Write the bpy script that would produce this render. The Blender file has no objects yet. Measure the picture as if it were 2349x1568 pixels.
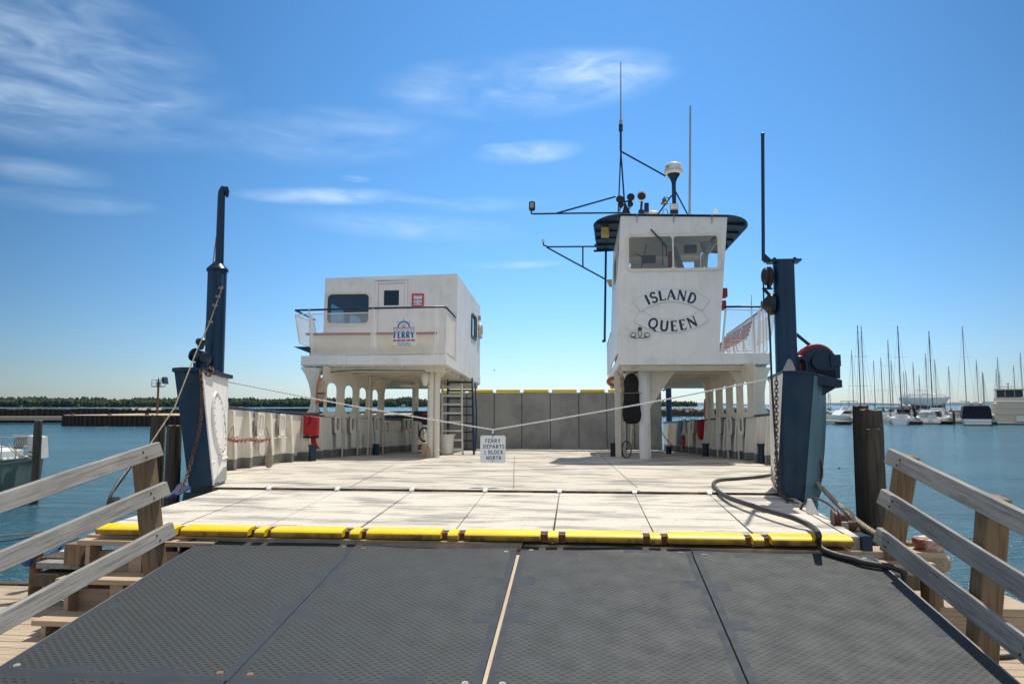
import bpy, bmesh, math, random
from mathutils import Vector, Matrix, noise
from mathutils.geometry import delaunay_2d_cdt
R = math.radians
random.seed(7)
scene = bpy.context.scene
COL = scene.collection

# ------------------------------------------------------------------ camera, sky, sun, exposure
F, CX, CY, CAMZ = 1650.0, 1174.5, 784.0, 2.9          # focal length etc. measured on a 2349 x 1568 view
PITCH = math.atan(145 / F)
cd = bpy.data.cameras.new('camera'); cam = bpy.data.objects.new('camera', cd); COL.objects.link(cam)
cd.sensor_width = 36; cd.lens = F / 2349 * 36; cd.clip_start = 0.05; cd.clip_end = 60000
cam.location = (0, 0, CAMZ); cam.rotation_euler = (math.pi / 2 + PITCH, 0, 0)
scene.camera = cam
scene.view_settings.view_transform = 'Standard'; scene.view_settings.look = 'None'
scene.view_settings.gamma = 1; scene.view_settings.use_curve_mapping = False
scene.view_settings.exposure = 0.70
SUN_EL, SUN_AZ = R(63), R(26)
sd = bpy.data.lights.new('sun', 'SUN'); sun = bpy.data.objects.new('sun', sd); COL.objects.link(sun)
sd.energy = 2.95; sd.angle = R(0.55); sd.color = (1.0, 0.925, 0.81)
sdir = Vector((math.sin(SUN_AZ) * math.cos(SUN_EL), math.cos(SUN_AZ) * math.cos(SUN_EL), math.sin(SUN_EL)))
sun.rotation_euler = sdir.to_track_quat('Z', 'Y').to_euler(); sun.location = (0, 0, 40)

def ray(x, y):
    a = (x - CX) / F; b = (CY - y) / F
    return Vector((a, math.cos(PITCH) - b * math.sin(PITCH), math.sin(PITCH) + b * math.cos(PITCH)))
CAM = Vector((0, 0, CAMZ))

world = bpy.data.worlds.new('World'); scene.world = world; world.use_nodes = True
wt = world.node_tree; wt.nodes.clear()
class NT:
    def __init__(s, t): s.t = t
    def n(s, typ, ins=None, **kw):
        nd = s.t.nodes.new(typ)
        for k, v in kw.items(): setattr(nd, k, v)
        for k, v in (ins or {}).items():
            sock = nd.inputs[k]
            if isinstance(v, bpy.types.NodeSocket): s.t.links.new(v, sock)
            else: sock.default_value = v
        return nd
    def m(s, op, a, b=0.0, c=None, clamp=False):
        ins = {0: a, 1: b}
        if c is not None: ins[2] = c
        nd = s.n('ShaderNodeMath', ins, operation=op); nd.use_clamp = clamp
        return nd.outputs[0]
    def mix(s, f, a, b, bt='MIX'):
        nd = s.n('ShaderNodeMix', data_type='RGBA', blend_type=bt)
        for k, v in ((0, f), (6, a), (7, b)):
            if isinstance(v, bpy.types.NodeSocket): s.t.links.new(v, nd.inputs[k])
            else: nd.inputs[k].default_value = (*v, 1) if (k and len(v) == 3) else v
        return nd.outputs[2]
    def noise(s, vec, scale, detail=4, rough=.55, dist=0.0):
        return s.n('ShaderNodeTexNoise', {'Vector': vec, 'Scale': scale, 'Detail': detail, 'Roughness': rough, 'Distortion': dist}).outputs[0]
    def ramp(s, v, a, b):
        nd = s.n('ShaderNodeMapRange', {0: v, 1: a, 2: b, 3: 0.0, 4: 1.0}); nd.clamp = True
        return nd.outputs[0]
    def scl(s, vec, sc):
        return s.n('ShaderNodeMapping', {'Vector': vec, 'Scale': sc}).outputs[0]
W = NT(wt)
sky = W.n('ShaderNodeTexSky'); sky.sky_type = 'NISHITA'; sky.sun_disc = False
sky.sun_elevation = SUN_EL; sky.sun_rotation = SUN_AZ; sky.altitude = 0
sky.air_density = 1.0; sky.dust_density = 0.15; sky.ozone_density = 2.2
tc = W.n('ShaderNodeTexCoord').outputs['Generated']
sx = W.n('ShaderNodeSeparateXYZ', {0: tc})
az = W.m('ARCTAN2', sx.outputs[0], sx.outputs[1]); el = W.m('ARCSINE', sx.outputs[2])
cv = W.n('ShaderNodeCombineXYZ', {0: az, 1: el, 2: 0.0}).outputs[0]
fine = W.noise(W.scl(cv, (7, 26, 1)), 1.6, 8, .56, .5)
coarse = W.noise(W.scl(cv, (3.2, 10, 1)), 1.3, 5, .55, .6)
wisp = W.m('MULTIPLY', W.ramp(fine, .26, .84), W.ramp(coarse, .25, .60))
tot = None
for (px, py, rx, ry, tilt, amp) in [(110, 120, 380, 165, -.10, .85), (20, 250, 180, 70, -.1, .5), (1210, 195, 380, 78, .05, 1.15), (1215, 350, 150, 28, .05, 1.0), (1150, 340, 60, 14, 0, .6), (745, 450, 210, 22, .06, 1.1),
        (740, 315, 330, 70, .1, .55), (930, 520, 300, 36, -.03, .5), (960, 459, 70, 10, 0, .6), (1170, 608, 150, 11, .03, .6), (70, 392, 170, 28, .03, .6), (120, 460, 200, 26, .05, .5), (815, 410, 40, 9, 0, .7), (1100, 470, 170, 20, .03, .5), (1330, 170, 240, 60, .0, .5)]:
    d = ray(px, py).normalized(); a0 = math.atan2(d.x, d.y); e0 = math.asin(d.z)
    rx /= F; ry /= F
    da = W.m('SUBTRACT', az, a0); de = W.m('SUBTRACT', el, e0)
    de = W.m('SUBTRACT', de, W.m('MULTIPLY', da, tilt))
    q = W.m('ADD', W.m('POWER', W.m('ABSOLUTE', W.m('DIVIDE', da, rx)), 2.0), W.m('POWER', W.m('ABSOLUTE', W.m('DIVIDE', de, ry)), 2.0))
    mk = W.m('MULTIPLY', W.m('POWER', W.m('SUBTRACT', 1.0, q, clamp=True), 1.3), amp)
    tot = mk if tot is None else W.m('ADD', tot, mk)
cm = W.m('MULTIPLY', W.m('MULTIPLY', tot, wisp), 1.0, clamp=True)
skyc = W.n('ShaderNodeHueSaturation', {'Color': sky.outputs[0], 'Saturation': 1.15, 'Hue': .492, 'Value': 1.0}).outputs[0]
hz = W.m('POWER', W.m('SUBTRACT', 1.0, W.m('ABSOLUTE', sx.outputs[2]), clamp=True), 5.0)      # towards the horizon
sunw = W.m('MULTIPLY_ADD', W.m('COSINE', W.m('MULTIPLY', W.m('SUBTRACT', az, .06), 2.6)), .38, .62)   # brighter on the sun's side
tint = W.mix(hz, (.72, .98, 1.18), (.68, .84, 1.16))
skyc = W.mix(1.0, skyc, tint, 'MULTIPLY')
skyc = W.mix(1.0, skyc, W.n('ShaderNodeCombineColor', {0: sunw, 1: sunw, 2: sunw}).outputs[0], 'MULTIPLY')
col = W.mix(W.m('MULTIPLY', cm, .85), skyc, (6.0, 7.4, 8.8))
veil = W.m('MULTIPLY', W.ramp(W.m('ADD', W.m('MULTIPLY', sx.outputs[1], -1.0), W.m('MULTIPLY', sx.outputs[2], .35)), -.45, .35), W.ramp(W.noise(tc, 2.2, 5), .25, .6))   # unseen cloud veil added overhead and behind for neutral fill light
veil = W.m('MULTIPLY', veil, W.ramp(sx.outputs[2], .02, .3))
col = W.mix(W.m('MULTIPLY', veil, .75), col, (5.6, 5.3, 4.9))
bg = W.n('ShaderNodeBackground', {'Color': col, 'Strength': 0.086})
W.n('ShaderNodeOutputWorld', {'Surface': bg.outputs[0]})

# ------------------------------------------------------------------ frames
def basis(vx, vy):
    v = ray(vx, vy).normalized(); u = Vector((v.y, -v.x, 0)).normalized(); return u, v, u.cross(v)
SU, SV, SW = basis(1322, 980)                              # ship frame: u to the right, v away from the quay, w up
SO = CAM + SV * 8.6 - SU * 0.95 - SW * (145 / F * 8.6)
def frame(u, v, w, o):
    return Matrix(((u.x, v.x, w.x, o.x), (u.y, v.y, w.y, o.y), (u.z, v.z, w.z, o.z), (0, 0, 0, 1)))
SHIP = frame(SU, SV, SW, SO)
RU, RV, RW = basis(1340, 699)                              # quay ramp frame
RO = CAM + ray(1190, 1262) * (6.35 / ray(1190, 1262).y)
RAMP = frame(RU, RV, RW, RO)
YAW = math.atan(165.5 / F)
DU = Vector((math.cos(YAW), -math.sin(YAW), 0)); DV = Vector((math.sin(YAW), math.cos(YAW), 0))
QUAY = frame(DU, DV, Vector((0, 0, 1)), Vector((0, 0, 0)))  # quay frame: level, z = height above the water
WORLD = Matrix.Identity(4)

def hit(fr, x, y, axis, val):                              # where the sight line (x, y) meets the plane axis = val of a frame
    inv = fr.inverted(); o = inv @ CAM; r = inv.to_3x3() @ ray(x, y)
    t = (val - o[axis]) / r[axis]; return o + r * t
def sp(x, y, v): return hit(SHIP, x, y, 1, v)
def dk(x, y, w=0.0): return hit(SHIP, x, y, 2, w)
def rp(x, y, v): return hit(RAMP, x, y, 1, v)
def qy(x, y, v): return hit(QUAY, x, y, 1, v)
def qz(x, y, z): return hit(QUAY, x, y, 2, z)
def wy(x, y, Y): return hit(WORLD, x, y, 1, Y)
def wz(x, y, Z): return hit(WORLD, x, y, 2, Z)
def Z(x0, y0, s): return lambda a, b: ((x0 + a * s) / 1.7437, (y0 + b * s) / 1.7437)
z1 = Z(1150, 1050, .3619); z2 = Z(2350, 780, .4464); z3 = Z(2050, 200, .4683); z4 = Z(850, 1450, .4683); z5 = Z(2350, 1400, .3831)
z6 = Z(2950, 1400, .542); z7 = Z(650, 700, .829); z8 = Z(3200, 1250, .38144); zR = Z(3200, 1950, .5); zL = Z(0, 2050, .43626); zM = Z(0, 1450, .4464); zT = Z(2900, 500, .6376)

# ------------------------------------------------------------------ materials
def mat(name, c, rough=.6, var=.12, vs=3.0, stretch=(1, 1, 1), bump=0.0, bs=40.0, metal=0.0, c2=None, c2lo=.55, c2hi=.7, c2s=2.0, c2st=(1, 1, 1), c3=None, c3lo=.6, c3hi=.75, c3s=6.0, c3st=(1, 1, 1), spec=.5, extra=None, bst=None, bd=.01):
    m = bpy.data.materials.new(name); m.use_nodes = True; t = m.node_tree; t.nodes.clear(); N = NT(t)
    tc = N.n('ShaderNodeTexCoord').outputs['Object']
    v = N.noise(N.scl(tc, stretch), vs, 6, .6)
    lo = tuple(x * (1 - var) for x in c); hi = tuple(min(1, x * (1 + var)) for x in c)
    colr = N.mix(N.ramp(v, .3, .7), lo, hi)
    if c2: colr = N.mix(N.ramp(N.noise(N.scl(tc, c2st), c2s, 8, .65, .3), c2lo, c2hi), colr, c2)
    if c3: colr = N.mix(N.ramp(N.noise(N.scl(tc, c3st), c3s, 8, .7, .2), c3lo, c3hi), colr, c3)
    if extra: colr = extra(N, tc, colr)
    ins = {'Base Color': colr, 'Metallic': metal, 'Specular IOR Level': spec}
    rn = N.noise(tc, vs * 2.3, 4); rr = N.n('ShaderNodeMapRange', {0: rn, 1: .3, 2: .7, 3: max(.02, rough * .85), 4: min(1, rough * 1.12)}).outputs[0]
    ins['Roughness'] = rr
    if bump:
        bn = N.noise(N.scl(tc, bst or stretch), bs, 5, .6)
        ins['Normal'] = N.n('ShaderNodeBump', {'Strength': bump, 'Distance': bd, 'Height': bn}).outputs[0]
    p = N.n('ShaderNodeBsdfPrincipled', ins)
    N.n('ShaderNodeOutputMaterial', {'Surface': p.outputs[0]})
    return m
RUST = (.20, .075, .028)
def band(N, tc, colr):                                      # grey painted kick band along the foot of the bulwark
    z = N.n('ShaderNodeSeparateXYZ', {0: tc}).outputs[2]
    return N.mix(N.m('LESS_THAN', z, .19), colr, (.21, .21, .2))
def vstreak(N, tc, colr):
    s = N.noise(N.scl(tc, (9, 9, .5)), 1.6, 6, .6)
    return N.mix(N.m('MULTIPLY', N.ramp(s, .5, .8), .28), colr, (.52, .49, .44))
WHITE = mat('white_paint', (.84, .81, .77), .42, .04, 2.0, bump=.25, bs=3, bd=.02, c2=(.64, .60, .53), c2lo=.52, c2hi=.8, c2s=1.6, c3=RUST, c3lo=.67, c3hi=.84, c3s=5, c3st=(1.4, 1.4, .3), extra=vstreak)
BULW = mat('bulwark_paint', (.82, .78, .69), .45, .05, 2.0, bump=.15, bs=5, c2=(.60, .54, .45), c2lo=.56, c2hi=.8, c2s=2, c2st=(1, 1, .4), c3=RUST, c3lo=.66, c3hi=.8, c3s=4, extra=band)
CREAM = mat('cream_paint', (.78, .72, .60), .45, .07, 2.5, bump=.1, bs=8, c2=(.55, .46, .34), c2lo=.52, c2hi=.8, c2s=2.5, c3=RUST, c3lo=.68, c3hi=.8, c3s=5)  # on platform undersides the cream stands for bounced light
NAVY = mat('navy_paint', (.006, .026, .058), .33, .3, 2.0, spec=.35, bump=.1, bs=7, c2=(.030, .050, .066), c2lo=.48, c2hi=.8, c2s=2.5, c3=RUST, c3lo=.67, c3hi=.78, c3s=9)
NAVYL = mat('navy_bright_paint', (.006, .032, .075), .3, spec=.35, var=.2, vs=2.0, bump=.06, bs=7)
HULLSIDE = mat('weathered_navy_hull', (.13, .24, .29), .4, .2, 1.2, stretch=(1, 1, .2), bump=.15, bs=5, c2=(.02, .06, .09), c2lo=.5, c2hi=.75, c2s=1.5, c2st=(2, 2, .5))  # navy lightened: sky reflection put into the base colour
DECK = mat('worn_deck_paint', (.54, .50, .42), .85, .16, 38, bump=.5, bs=90, bd=.004, stretch=(1, 1, 1), c2=(.24, .23, .205), c2lo=.47, c2hi=.60, c2s=.9, c2st=(.9, 1.9, 1), c3=(.30, .19, .11), c3lo=.60, c3hi=.74, c3s=1.6, c3st=(.5, 2, 1))
RAMPW = mat('worn_ramp_paint', (.59, .555, .475), .85, .15, 42, bump=.6, bs=120, bd=.004, c2=(.27, .26, .235), c2lo=.48, c2hi=.62, c2s=1.25, c2st=(.75, 3.2, 1), c3=(.42, .41, .38), c3lo=.58, c3hi=.7, c3s=9, c3st=(.6, 2, 1))
SGREY = mat('grey_ramp_paint', (.35, .355, .335), .6, .1, 1.5, bump=.15, bs=4, c2=(.22, .225, .22), c2lo=.45, c2hi=.7, c2s=1.3, c3=RUST, c3lo=.70, c3hi=.78, c3s=2.0)
YELLOW = mat('yellow_paint', (.94, .64, .006), .35, .06, 4, bump=.2, bs=10, c2=(.55, .30, .01), c2lo=.66, c2hi=.8, c2s=5, c3=(.12, .05, .02), c3lo=.72, c3hi=.8, c3s=10)
RUSTY = mat('rusty_steel', (.16, .075, .04), .8, .4, 8, bump=.6, bs=30, c2=(.05, .03, .02), c2lo=.45, c2hi=.65, c2s=7)
STEEL = mat('galvanised_steel', (.45, .45, .44), .4, .15, 10, metal=.6, bump=.1)
BLACK = mat('black_metal', (.012, .013, .015), .45, .3, 5, bump=.1)
RED = mat('red_paint', (.30, .014, .014), .45, .15, 4, c2=(.25, .012, .01))
REDF = mat('red_fabric', (.36, .010, .018), .75, .2, 5, bump=.4, bs=15)
ORANGE = mat('orange_fabric', (.62, .16, .05), .8, .15, 6, bump=.4, bs=15)
TRIM = mat('board_edge_grey', (.50, .49, .47), .5, .1, 5)  # grey line standing for the shaded edge of the name boards
NETF = mat('grey_net_bag', (.30, .26, .20), .9, .3, 14, bump=.6, bs=30)
BEIGEF = mat('faded_fabric', (.5, .36, .22), .85, .2, 6, bump=.4, bs=15)
def grain(bc, bd, name, dark=(.1, .08, .06), stretch=(18, 18, 1), rough=.8, knots=.72):
    return mat(name, bc, rough, .16, 2.0, stretch=(1, 1, 1), bump=.5, bs=3.0, bst=stretch, bd=.004, c2=bd, c2lo=.46, c2hi=.66, c2s=2.2, c2st=stretch, c3=dark, c3lo=knots, c3hi=knots + .07, c3s=4, c3st=(stretch[0] / 5, stretch[1] / 5, stretch[2] / 2 if stretch[2] > 2 else stretch[2]), spec=.15)
WOODV = grain((.295, .29, .275), (.15, .147, .138), 'grey_rail_timber', dark=(.05, .04, .03), stretch=(26, 1.0, 26), knots=.67)       # grain along local y
WOODP = grain((.24, .175, .11), (.13, .095, .06), 'brown_post_timber', stretch=(22, 22, 1.2))       # grain along z
PLANK = grain((.44, .36, .27), (.29, .23, .165), 'dock_plank_timber', stretch=(1.2, 24, 24), knots=.7)
TREAD = grain((.50, .385, .28), (.38, .28, .195), 'new_step_timber', stretch=(1.2, 24, 24), knots=.74)
PILE = grain((.105, .09, .07), (.045, .038, .032), 'old_piling_timber', dark=(.02, .018, .016), stretch=(14, 14, .7), knots=.66)
PILEC = grain((.20, .17, .13), (.10, .085, .065), 'weathered_pile_top', stretch=(9, 9, 9))
def rubtread(N, tc, colr):
    s = N.n('ShaderNodeSeparateXYZ', {0: tc}); x = s.outputs[0]; y = s.outputs[1]
    yr = N.m('DIVIDE', y, .0265); row = N.m('FLOOR', yr); fy = N.m('ABSOLUTE', N.m('SUBTRACT', N.m('FRACT', yr), .5))
    off = N.m('MULTIPLY', N.m('FLOORED_MODULO', row, 2.0), .5)
    fx = N.m('ABSOLUTE', N.m('SUBTRACT', N.m('FRACT', N.m('ADD', N.m('DIVIDE', x, .060), off)), .5))
    dash = N.m('MULTIPLY', N.m('LESS_THAN', fx, .27), N.m('LESS_THAN', fy, .17))
    dot = N.m('MULTIPLY', N.m('LESS_THAN', fx, .065), N.m('MULTIPLY', N.m('GREATER_THAN', N.m('FRACT', yr), .68), N.m('LESS_THAN', N.m('FRACT', yr), .98)))
    N.tread = (dash, dot)
    c = N.mix(N.m('MULTIPLY', dash, .97), colr, (.006, .004, .005))
    return N.mix(N.m('MULTIPLY', dot, .8), c, (.012, .013, .016))
RUBS = mat('smooth_black_rubber', (.036, .046, .058), .72, spec=.25, var=.18, vs=3, bump=.15, bs=20, c2=(.040, .050, .062), c2lo=.45, c2hi=.7, c2s=2.5, c3=(.11, .09, .07), c3lo=.74, c3hi=.84, c3s=3)
RUBT = mat('studded_black_rubber', (.040, .050, .052), .68, spec=.35, var=.10, vs=2.2, bump=.2, bs=60, c2=(.036, .043, .047), c2lo=.35, c2hi=.8, c2s=2.4, c3=(.10, .085, .065), c3lo=.66, c3hi=.85, c3s=1.7, extra=rubtread)
HOSE = mat('black_hose_rubber', (.035, .034, .032), .55, .2, 10, bump=.2, bs=40)
TANROPE = mat('tan_rope', (.36, .31, .23), .9, .2, 30, bump=.9, bs=60, bst=(1, 1, 1), c2=(.18, .14, .1), c2lo=.5, c2hi=.65, c2s=25)
def twist(N, tc, colr):
    s = N.n('ShaderNodeSeparateXYZ', {0: tc}); k = N.m('SINE', N.m('MULTIPLY', N.m('ADD', s.outputs[0], N.m('MULTIPLY', s.outputs[2], 1.5)), 150.0))
    return N.mix(N.m('MULTIPLY', N.m('GREATER_THAN', k, .3), .6), colr, (.25, .2, .28))
WROPE = mat('white_rope', (.8, .78, .76), .8, .1, 30, bump=.4, bs=50, extra=twist)
BLUEH = mat('blue_hose', (.16, .24, .34), .5, .15, 8)
BLUEF = mat('blue_fabric', (.01, .03, .10), .8, .3, 8, bump=.4, bs=20)
BLACKF = mat('black_fabric', (.008, .008, .009), .9, .3, 5, bump=.5, bs=12)
SIGNW = mat('sign_white', (.80, .80, .77), .4, .04, 4)
SIGNB = mat('sign_blue', (.02, .12, .33), .45, .08, 6)
SIGNR = mat('sign_red', (.55, .02, .03), .45, .08, 6)
LETN = mat('letter_navy', (.012, .03, .07), .4, .1, 6)
LETB = mat('letter_blue', (.03, .05, .2), .5, .1, 6)
PLAST = mat('white_plastic', (.74, .72, .66), .4, .06, 4, c2=(.6, .56, .48), c2lo=.5, c2hi=.8)
SEAM = mat('deck_seam_dirt', (.22, .17, .13), .9, .3, 6)
SILL = mat('rust_brown_sill', (.30, .17, .10), .85, .3, 6, c2=(.12, .06, .035), c2lo=.45, c2hi=.6, c2s=5, bump=.4)
LIPW = mat('worn_lip_edge', (.34, .19, .02), .5, .3, 6, c2=(.10, .055, .02), c2lo=.45, c2hi=.62, c2s=6, c2st=(1, 1, .4), bump=.4, bs=20)  # rust and dirt, with the shadow of the lower lip painted in
GREYP = mat('grey_plastic', (.34, .35, .34), .4, .1, 4)
LAMPG = mat('lamp_glass', (.75, .72, .6), .1, .05, 5)
YELP = mat('yellowed_plastic', (.62, .47, .17), .5, .1, 5)
BRONZE = mat('bronze', (.12, .11, .07), .3, .2, 5, metal=.8)
CONC = mat('tan_gravel', (.50, .39, .26), .9, .15, 1.0, bump=.4, bs=3, c2=(.3, .23, .16), c2s=.8)
SHEET = mat('rusty_sheet_pile', (.030, .022, .018), .8, .4, .8, stretch=(3, 3, .4), c2=(.12, .06, .035), c2lo=.6, c2hi=.75, c2s=.6, c2st=(3, 3, .3), bump=.5, bs=2)
ROCK = mat('riprap_rock', (.30, .25, .22), .9, .4, .5, bump=.6, bs=2, c2=(.14, .12, .11), c2lo=.45, c2hi=.6, c2s=1)
GEL = mat('white_gelcoat', (.86, .86, .83), .25, .03, 1)
GELC = mat('cream_gelcoat', (.60, .53, .42), .3, .05, 1)
ALU = mat('mast_aluminium', (.32, .34, .37), .35, .1, 1, metal=.3)
ALUD = mat('dark_mast', (.03, .04, .07), .4, .1, 1)
TINT = mat('tinted_glass', (.01, .015, .02), .05, .2, 1)
CANV = mat('navy_canvas', (.006, .010, .022), .85, .25, 2)
CANVG = mat('green_canvas', (.01, .05, .045), .85, .25, 2)
CANVB = mat('blue_canvas', (.01, .07, .30), .8, .2, 2)
CANVR = mat('maroon_canvas', (.16, .02, .02), .8, .2, 2)
HGREEN = mat('green_hull', (.10, .14, .115), .25, .2, 2, c2=(.09, .12, .08), c2s=1.5)
HBLUE = mat('blue_hull', (.05, .12, .22), .25, .1, 1)
FLOATW = mat('float_dock_wood', (.36, .31, .24), .85, .15, 2)
def tree_extra(N, tc, colr):
    a = N.noise(tc, .09, 3); b = N.noise(tc, .6, 3)
    c = N.mix(N.ramp(a, .42, .6), colr, (.072, .096, .050))
    return N.mix(N.m('MULTIPLY', N.ramp(b, .55, .7), .6), c, (.018, .045, .035))
FOREST = mat('mixed_forest', (.038, .066, .060), .9, .45, .12, extra=tree_extra, spec=.1)  # bluish, dulled greens: distance haze put into the colour
HILL = mat('distant_hill', (.06, .10, .12), .95, .2, .001)  # blue-grey base carries the haze as painted colour
SHORE = mat('shore_sand', (.22, .17, .11), .95, .3, .05)
BIRD = mat('bird_feathers', (.02, .02, .03), .7, .3, 20)

def glass(name, tint=(.85, .92, .95), gl=.16):
    m = bpy.data.materials.new(name); m.use_nodes = True; t = m.node_tree; t.nodes.clear(); N = NT(t)
    a = N.n('ShaderNodeBsdfTransparent', {'Color': (*tint, 1)}); b = N.n('ShaderNodeBsdfGlossy', {'Color': (1, 1, 1, 1), 'Roughness': .02})
    fr = N.n('ShaderNodeFresnel', {'IOR': 1.5}).outputs[0]
    mx = N.n('ShaderNodeMixShader', {0: N.m('ADD', fr, gl * .3), 1: a.outputs[0], 2: b.outputs[0]})
    N.n('ShaderNodeOutputMaterial', {'Surface': mx.outputs[0]}); return m
def wrap_mat():
    m = bpy.data.materials.new('white_shrink_wrap'); m.use_nodes = True; t = m.node_tree; t.nodes.clear(); N = NT(t)
    d = N.n('ShaderNodeBsdfDiffuse', {'Color': (.85, .85, .83, 1)}); e = N.n('ShaderNodeBsdfTranslucent', {'Color': (.85, .85, .83, 1)})
    N.n('ShaderNodeOutputMaterial', {'Surface': N.n('ShaderNodeMixShader', {0: .55, 1: d.outputs[0], 2: e.outputs[0]}).outputs[0]}); return m
WRAP = wrap_mat()
GLASS = glass('window_glass', (.9, .93, .93), .02); GLASSD = glass('smoked_glass', (.30, .42, .45), .08)

def water_mat():
    m = bpy.data.materials.new('lake_water'); m.use_nodes = True; t = m.node_tree; t.nodes.clear(); N = NT(t)
    tc = N.n('ShaderNodeTexCoord').outputs['Object']
    n1 = N.noise(N.scl(tc, (.9, 2.2, 1)), 1.0, 3, .5, .4); n2 = N.noise(N.scl(tc, (1.6, 4.2, 1)), 2.6, 4, .55, .5); n3 = N.noise(N.scl(tc, (.05, .16, 1)), 1, 3)
    n4 = N.noise(N.scl(tc, (.16, .42, 1)), 1.0, 4, .6, .5)
    h = N.m('ADD', N.m('MULTIPLY', n4, 3.2), N.m('ADD', N.m('MULTIPLY', n1, 1.0), N.m('MULTIPLY', n2, .62)))
    bp = N.n('ShaderNodeBump', {'Strength': 1.0, 'Distance': .28, 'Height': h})
    c = N.mix(N.ramp(n3, .35, .65), (.036, .118, .165), (.050, .152, .205))
    p = N.n('ShaderNodeBsdfPrincipled', {'Base Color': c, 'Roughness': .16, 'IOR': 1.33, 'Specular IOR Level': .36, 'Normal': bp.outputs[0]})
    N.n('ShaderNodeOutputMaterial', {'Surface': p.outputs[0]}); return m
WATER = water_mat()

# ------------------------------------------------------------------ mesh builder
OFF = {}
class MB:
    def __init__(s): s.v = []; s.f = []; s.mi = []; s.k = 0
    def add(s, pts, faces, mi=None):
        b = len(s.v); s.v += [Vector(p) for p in pts]
        for f in faces: s.f.append([b + i for i in f]); s.mi.append(s.k if mi is None else mi)
    def poly(s, pts, mi=None): s.add(pts, [list(range(len(pts)))], mi)
    def hexa(s, p, mi=None):                               # p: four bottom points then the four above them
        s.add(p, [(0, 3, 2, 1), (4, 5, 6, 7), (0, 1, 5, 4), (1, 2, 6, 5), (2, 3, 7, 6), (3, 0, 4, 7)], mi)
    def box(s, a, b, mi=None):
        (x0, y0, z0), (x1, y1, z1) = a, b
        s.hexa([(x0, y0, z0), (x1, y0, z0), (x1, y1, z0), (x0, y1, z0), (x0, y0, z1), (x1, y0, z1), (x1, y1, z1), (x0, y1, z1)], mi)
    def bar(s, p0, p1, w, h, up=(0, 0, 1), mi=None):       # square timber or flat bar; h along up
        p0, p1 = Vector(p0), Vector(p1); d = (p1 - p0).normalized(); up = Vector(up)
        x = d.cross(up).normalized(); y = x.cross(d).normalized()
        q = []
        for p in (p0, p1):
            for a, b in ((-1, -1), (1, -1), (1, 1), (-1, 1)): q.append(p + x * a * w / 2 + y * b * h / 2)
        s.hexa(q, mi)
    def tube(s, pts, r, n=10, closed=False, mi=None, cap=True):
        pts = [Vector(p) for p in pts]; m = len(pts); rs = r if isinstance(r, (list, tuple)) else [r] * m
        b = len(s.v); prev = None
        for i, p in enumerate(pts):
            if closed: d = (pts[(i + 1) % m] - pts[i - 1])
            else: d = pts[min(i + 1, m - 1)] - pts[max(i - 1, 0)]
            d = d.normalized() if d.length > 1e-9 else Vector((0, 0, 1))
            if prev is None:
                a = Vector((0, 0, 1)) if abs(d.z) < .9 else Vector((1, 0, 0)); x = d.cross(a).normalized()
            else: x = (prev - d * prev.dot(d)).normalized()
            prev = x; y = d.cross(x)
            for k in range(n):
                t = 2 * math.pi * k / n; s.v.append(p + (x * math.cos(t) + y * math.sin(t)) * rs[i])
        for i in range(m if closed else m - 1):
            i2 = (i + 1) % m
            for k in range(n):
                s.f.append([b + i * n + k, b + i * n + (k + 1) % n, b + i2 * n + (k + 1) % n, b + i2 * n + k]); s.mi.append(s.k if mi is None else mi)
        if cap and not closed:
            s.f.append([b + k for k in range(n)][::-1]); s.f.append([b + (m - 1) * n + k for k in range(n)]); s.mi += [s.k if mi is None else mi] * 2
    def lathe(s, prof, c, axis=(0, 0, 1), n=20, mi=None):
        axis = Vector(axis).normalized(); c = Vector(c)
        s.tube([c + axis * z for r, z in prof], 0.001, n, mi=mi); b = len(s.v) - n * len(prof)
        a = Vector((0, 0, 1)) if abs(axis.z) < .9 else Vector((1, 0, 0)); x = axis.cross(a).normalized(); y = axis.cross(x)
        for i, (r, z) in enumerate(prof):
            for k in range(n):
                t = 2 * math.pi * k / n; s.v[b + i * n + k] = c + axis * z + (x * math.cos(t) + y * math.sin(t)) * max(r, .0005)
    def prism(s, poly, fn, th, mi=None):                   # poly in 2-D, fn maps to 3-D, th is a thickness vector
        s.plate(poly, [], fn, th, mi)
    def plate(s, outer, holes, fn, th, mi=None, steiner=()):
        loops = [list(outer)] + [list(h) for h in holes]; pts = []; edges = []
        for lp in loops:
            b = len(pts); pts += [Vector(p) for p in lp]; edges += [(b + i, b + (i + 1) % len(lp)) for i in range(len(lp))]
        n0 = len(pts); pts += [Vector(p) for p in steiner]
        vo, eo, fo, *_ = delaunay_2d_cdt(pts, edges, [], 0, 1e-6)
        def inside(p, lp):
            c = False; j = len(lp) - 1
            for i in range(len(lp)):
                if (lp[i][1] > p[1]) != (lp[j][1] > p[1]) and p[0] < (lp[j][0] - lp[i][0]) * (p[1] - lp[i][1]) / (lp[j][1] - lp[i][1]) + lp[i][0]: c = not c
                j = i
            return c
        th = Vector(th); fr = [Vector(fn(*p)) for p in vo]; nv = len(vo)
        faces = []
        for f in fo:
            cx = sum((vo[i][0] for i in f)) / len(f); cy = sum((vo[i][1] for i in f)) / len(f)
            if inside((cx, cy), loops[0]) and not any(inside((cx, cy), h) for h in loops[1:]):
                faces.append(tuple(f)); faces.append(tuple(i + nv for i in reversed(f)))
        used = {}
        for f in faces[::2]:
            for a, b in zip(f, f[1:] + f[:1]): used[(a, b)] = 1
        for (a, b) in list(used):
            if (b, a) not in used: faces.append((b, a, a + nv, b + nv))
        s.add(fr + [p + th for p in fr], faces, mi)
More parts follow.
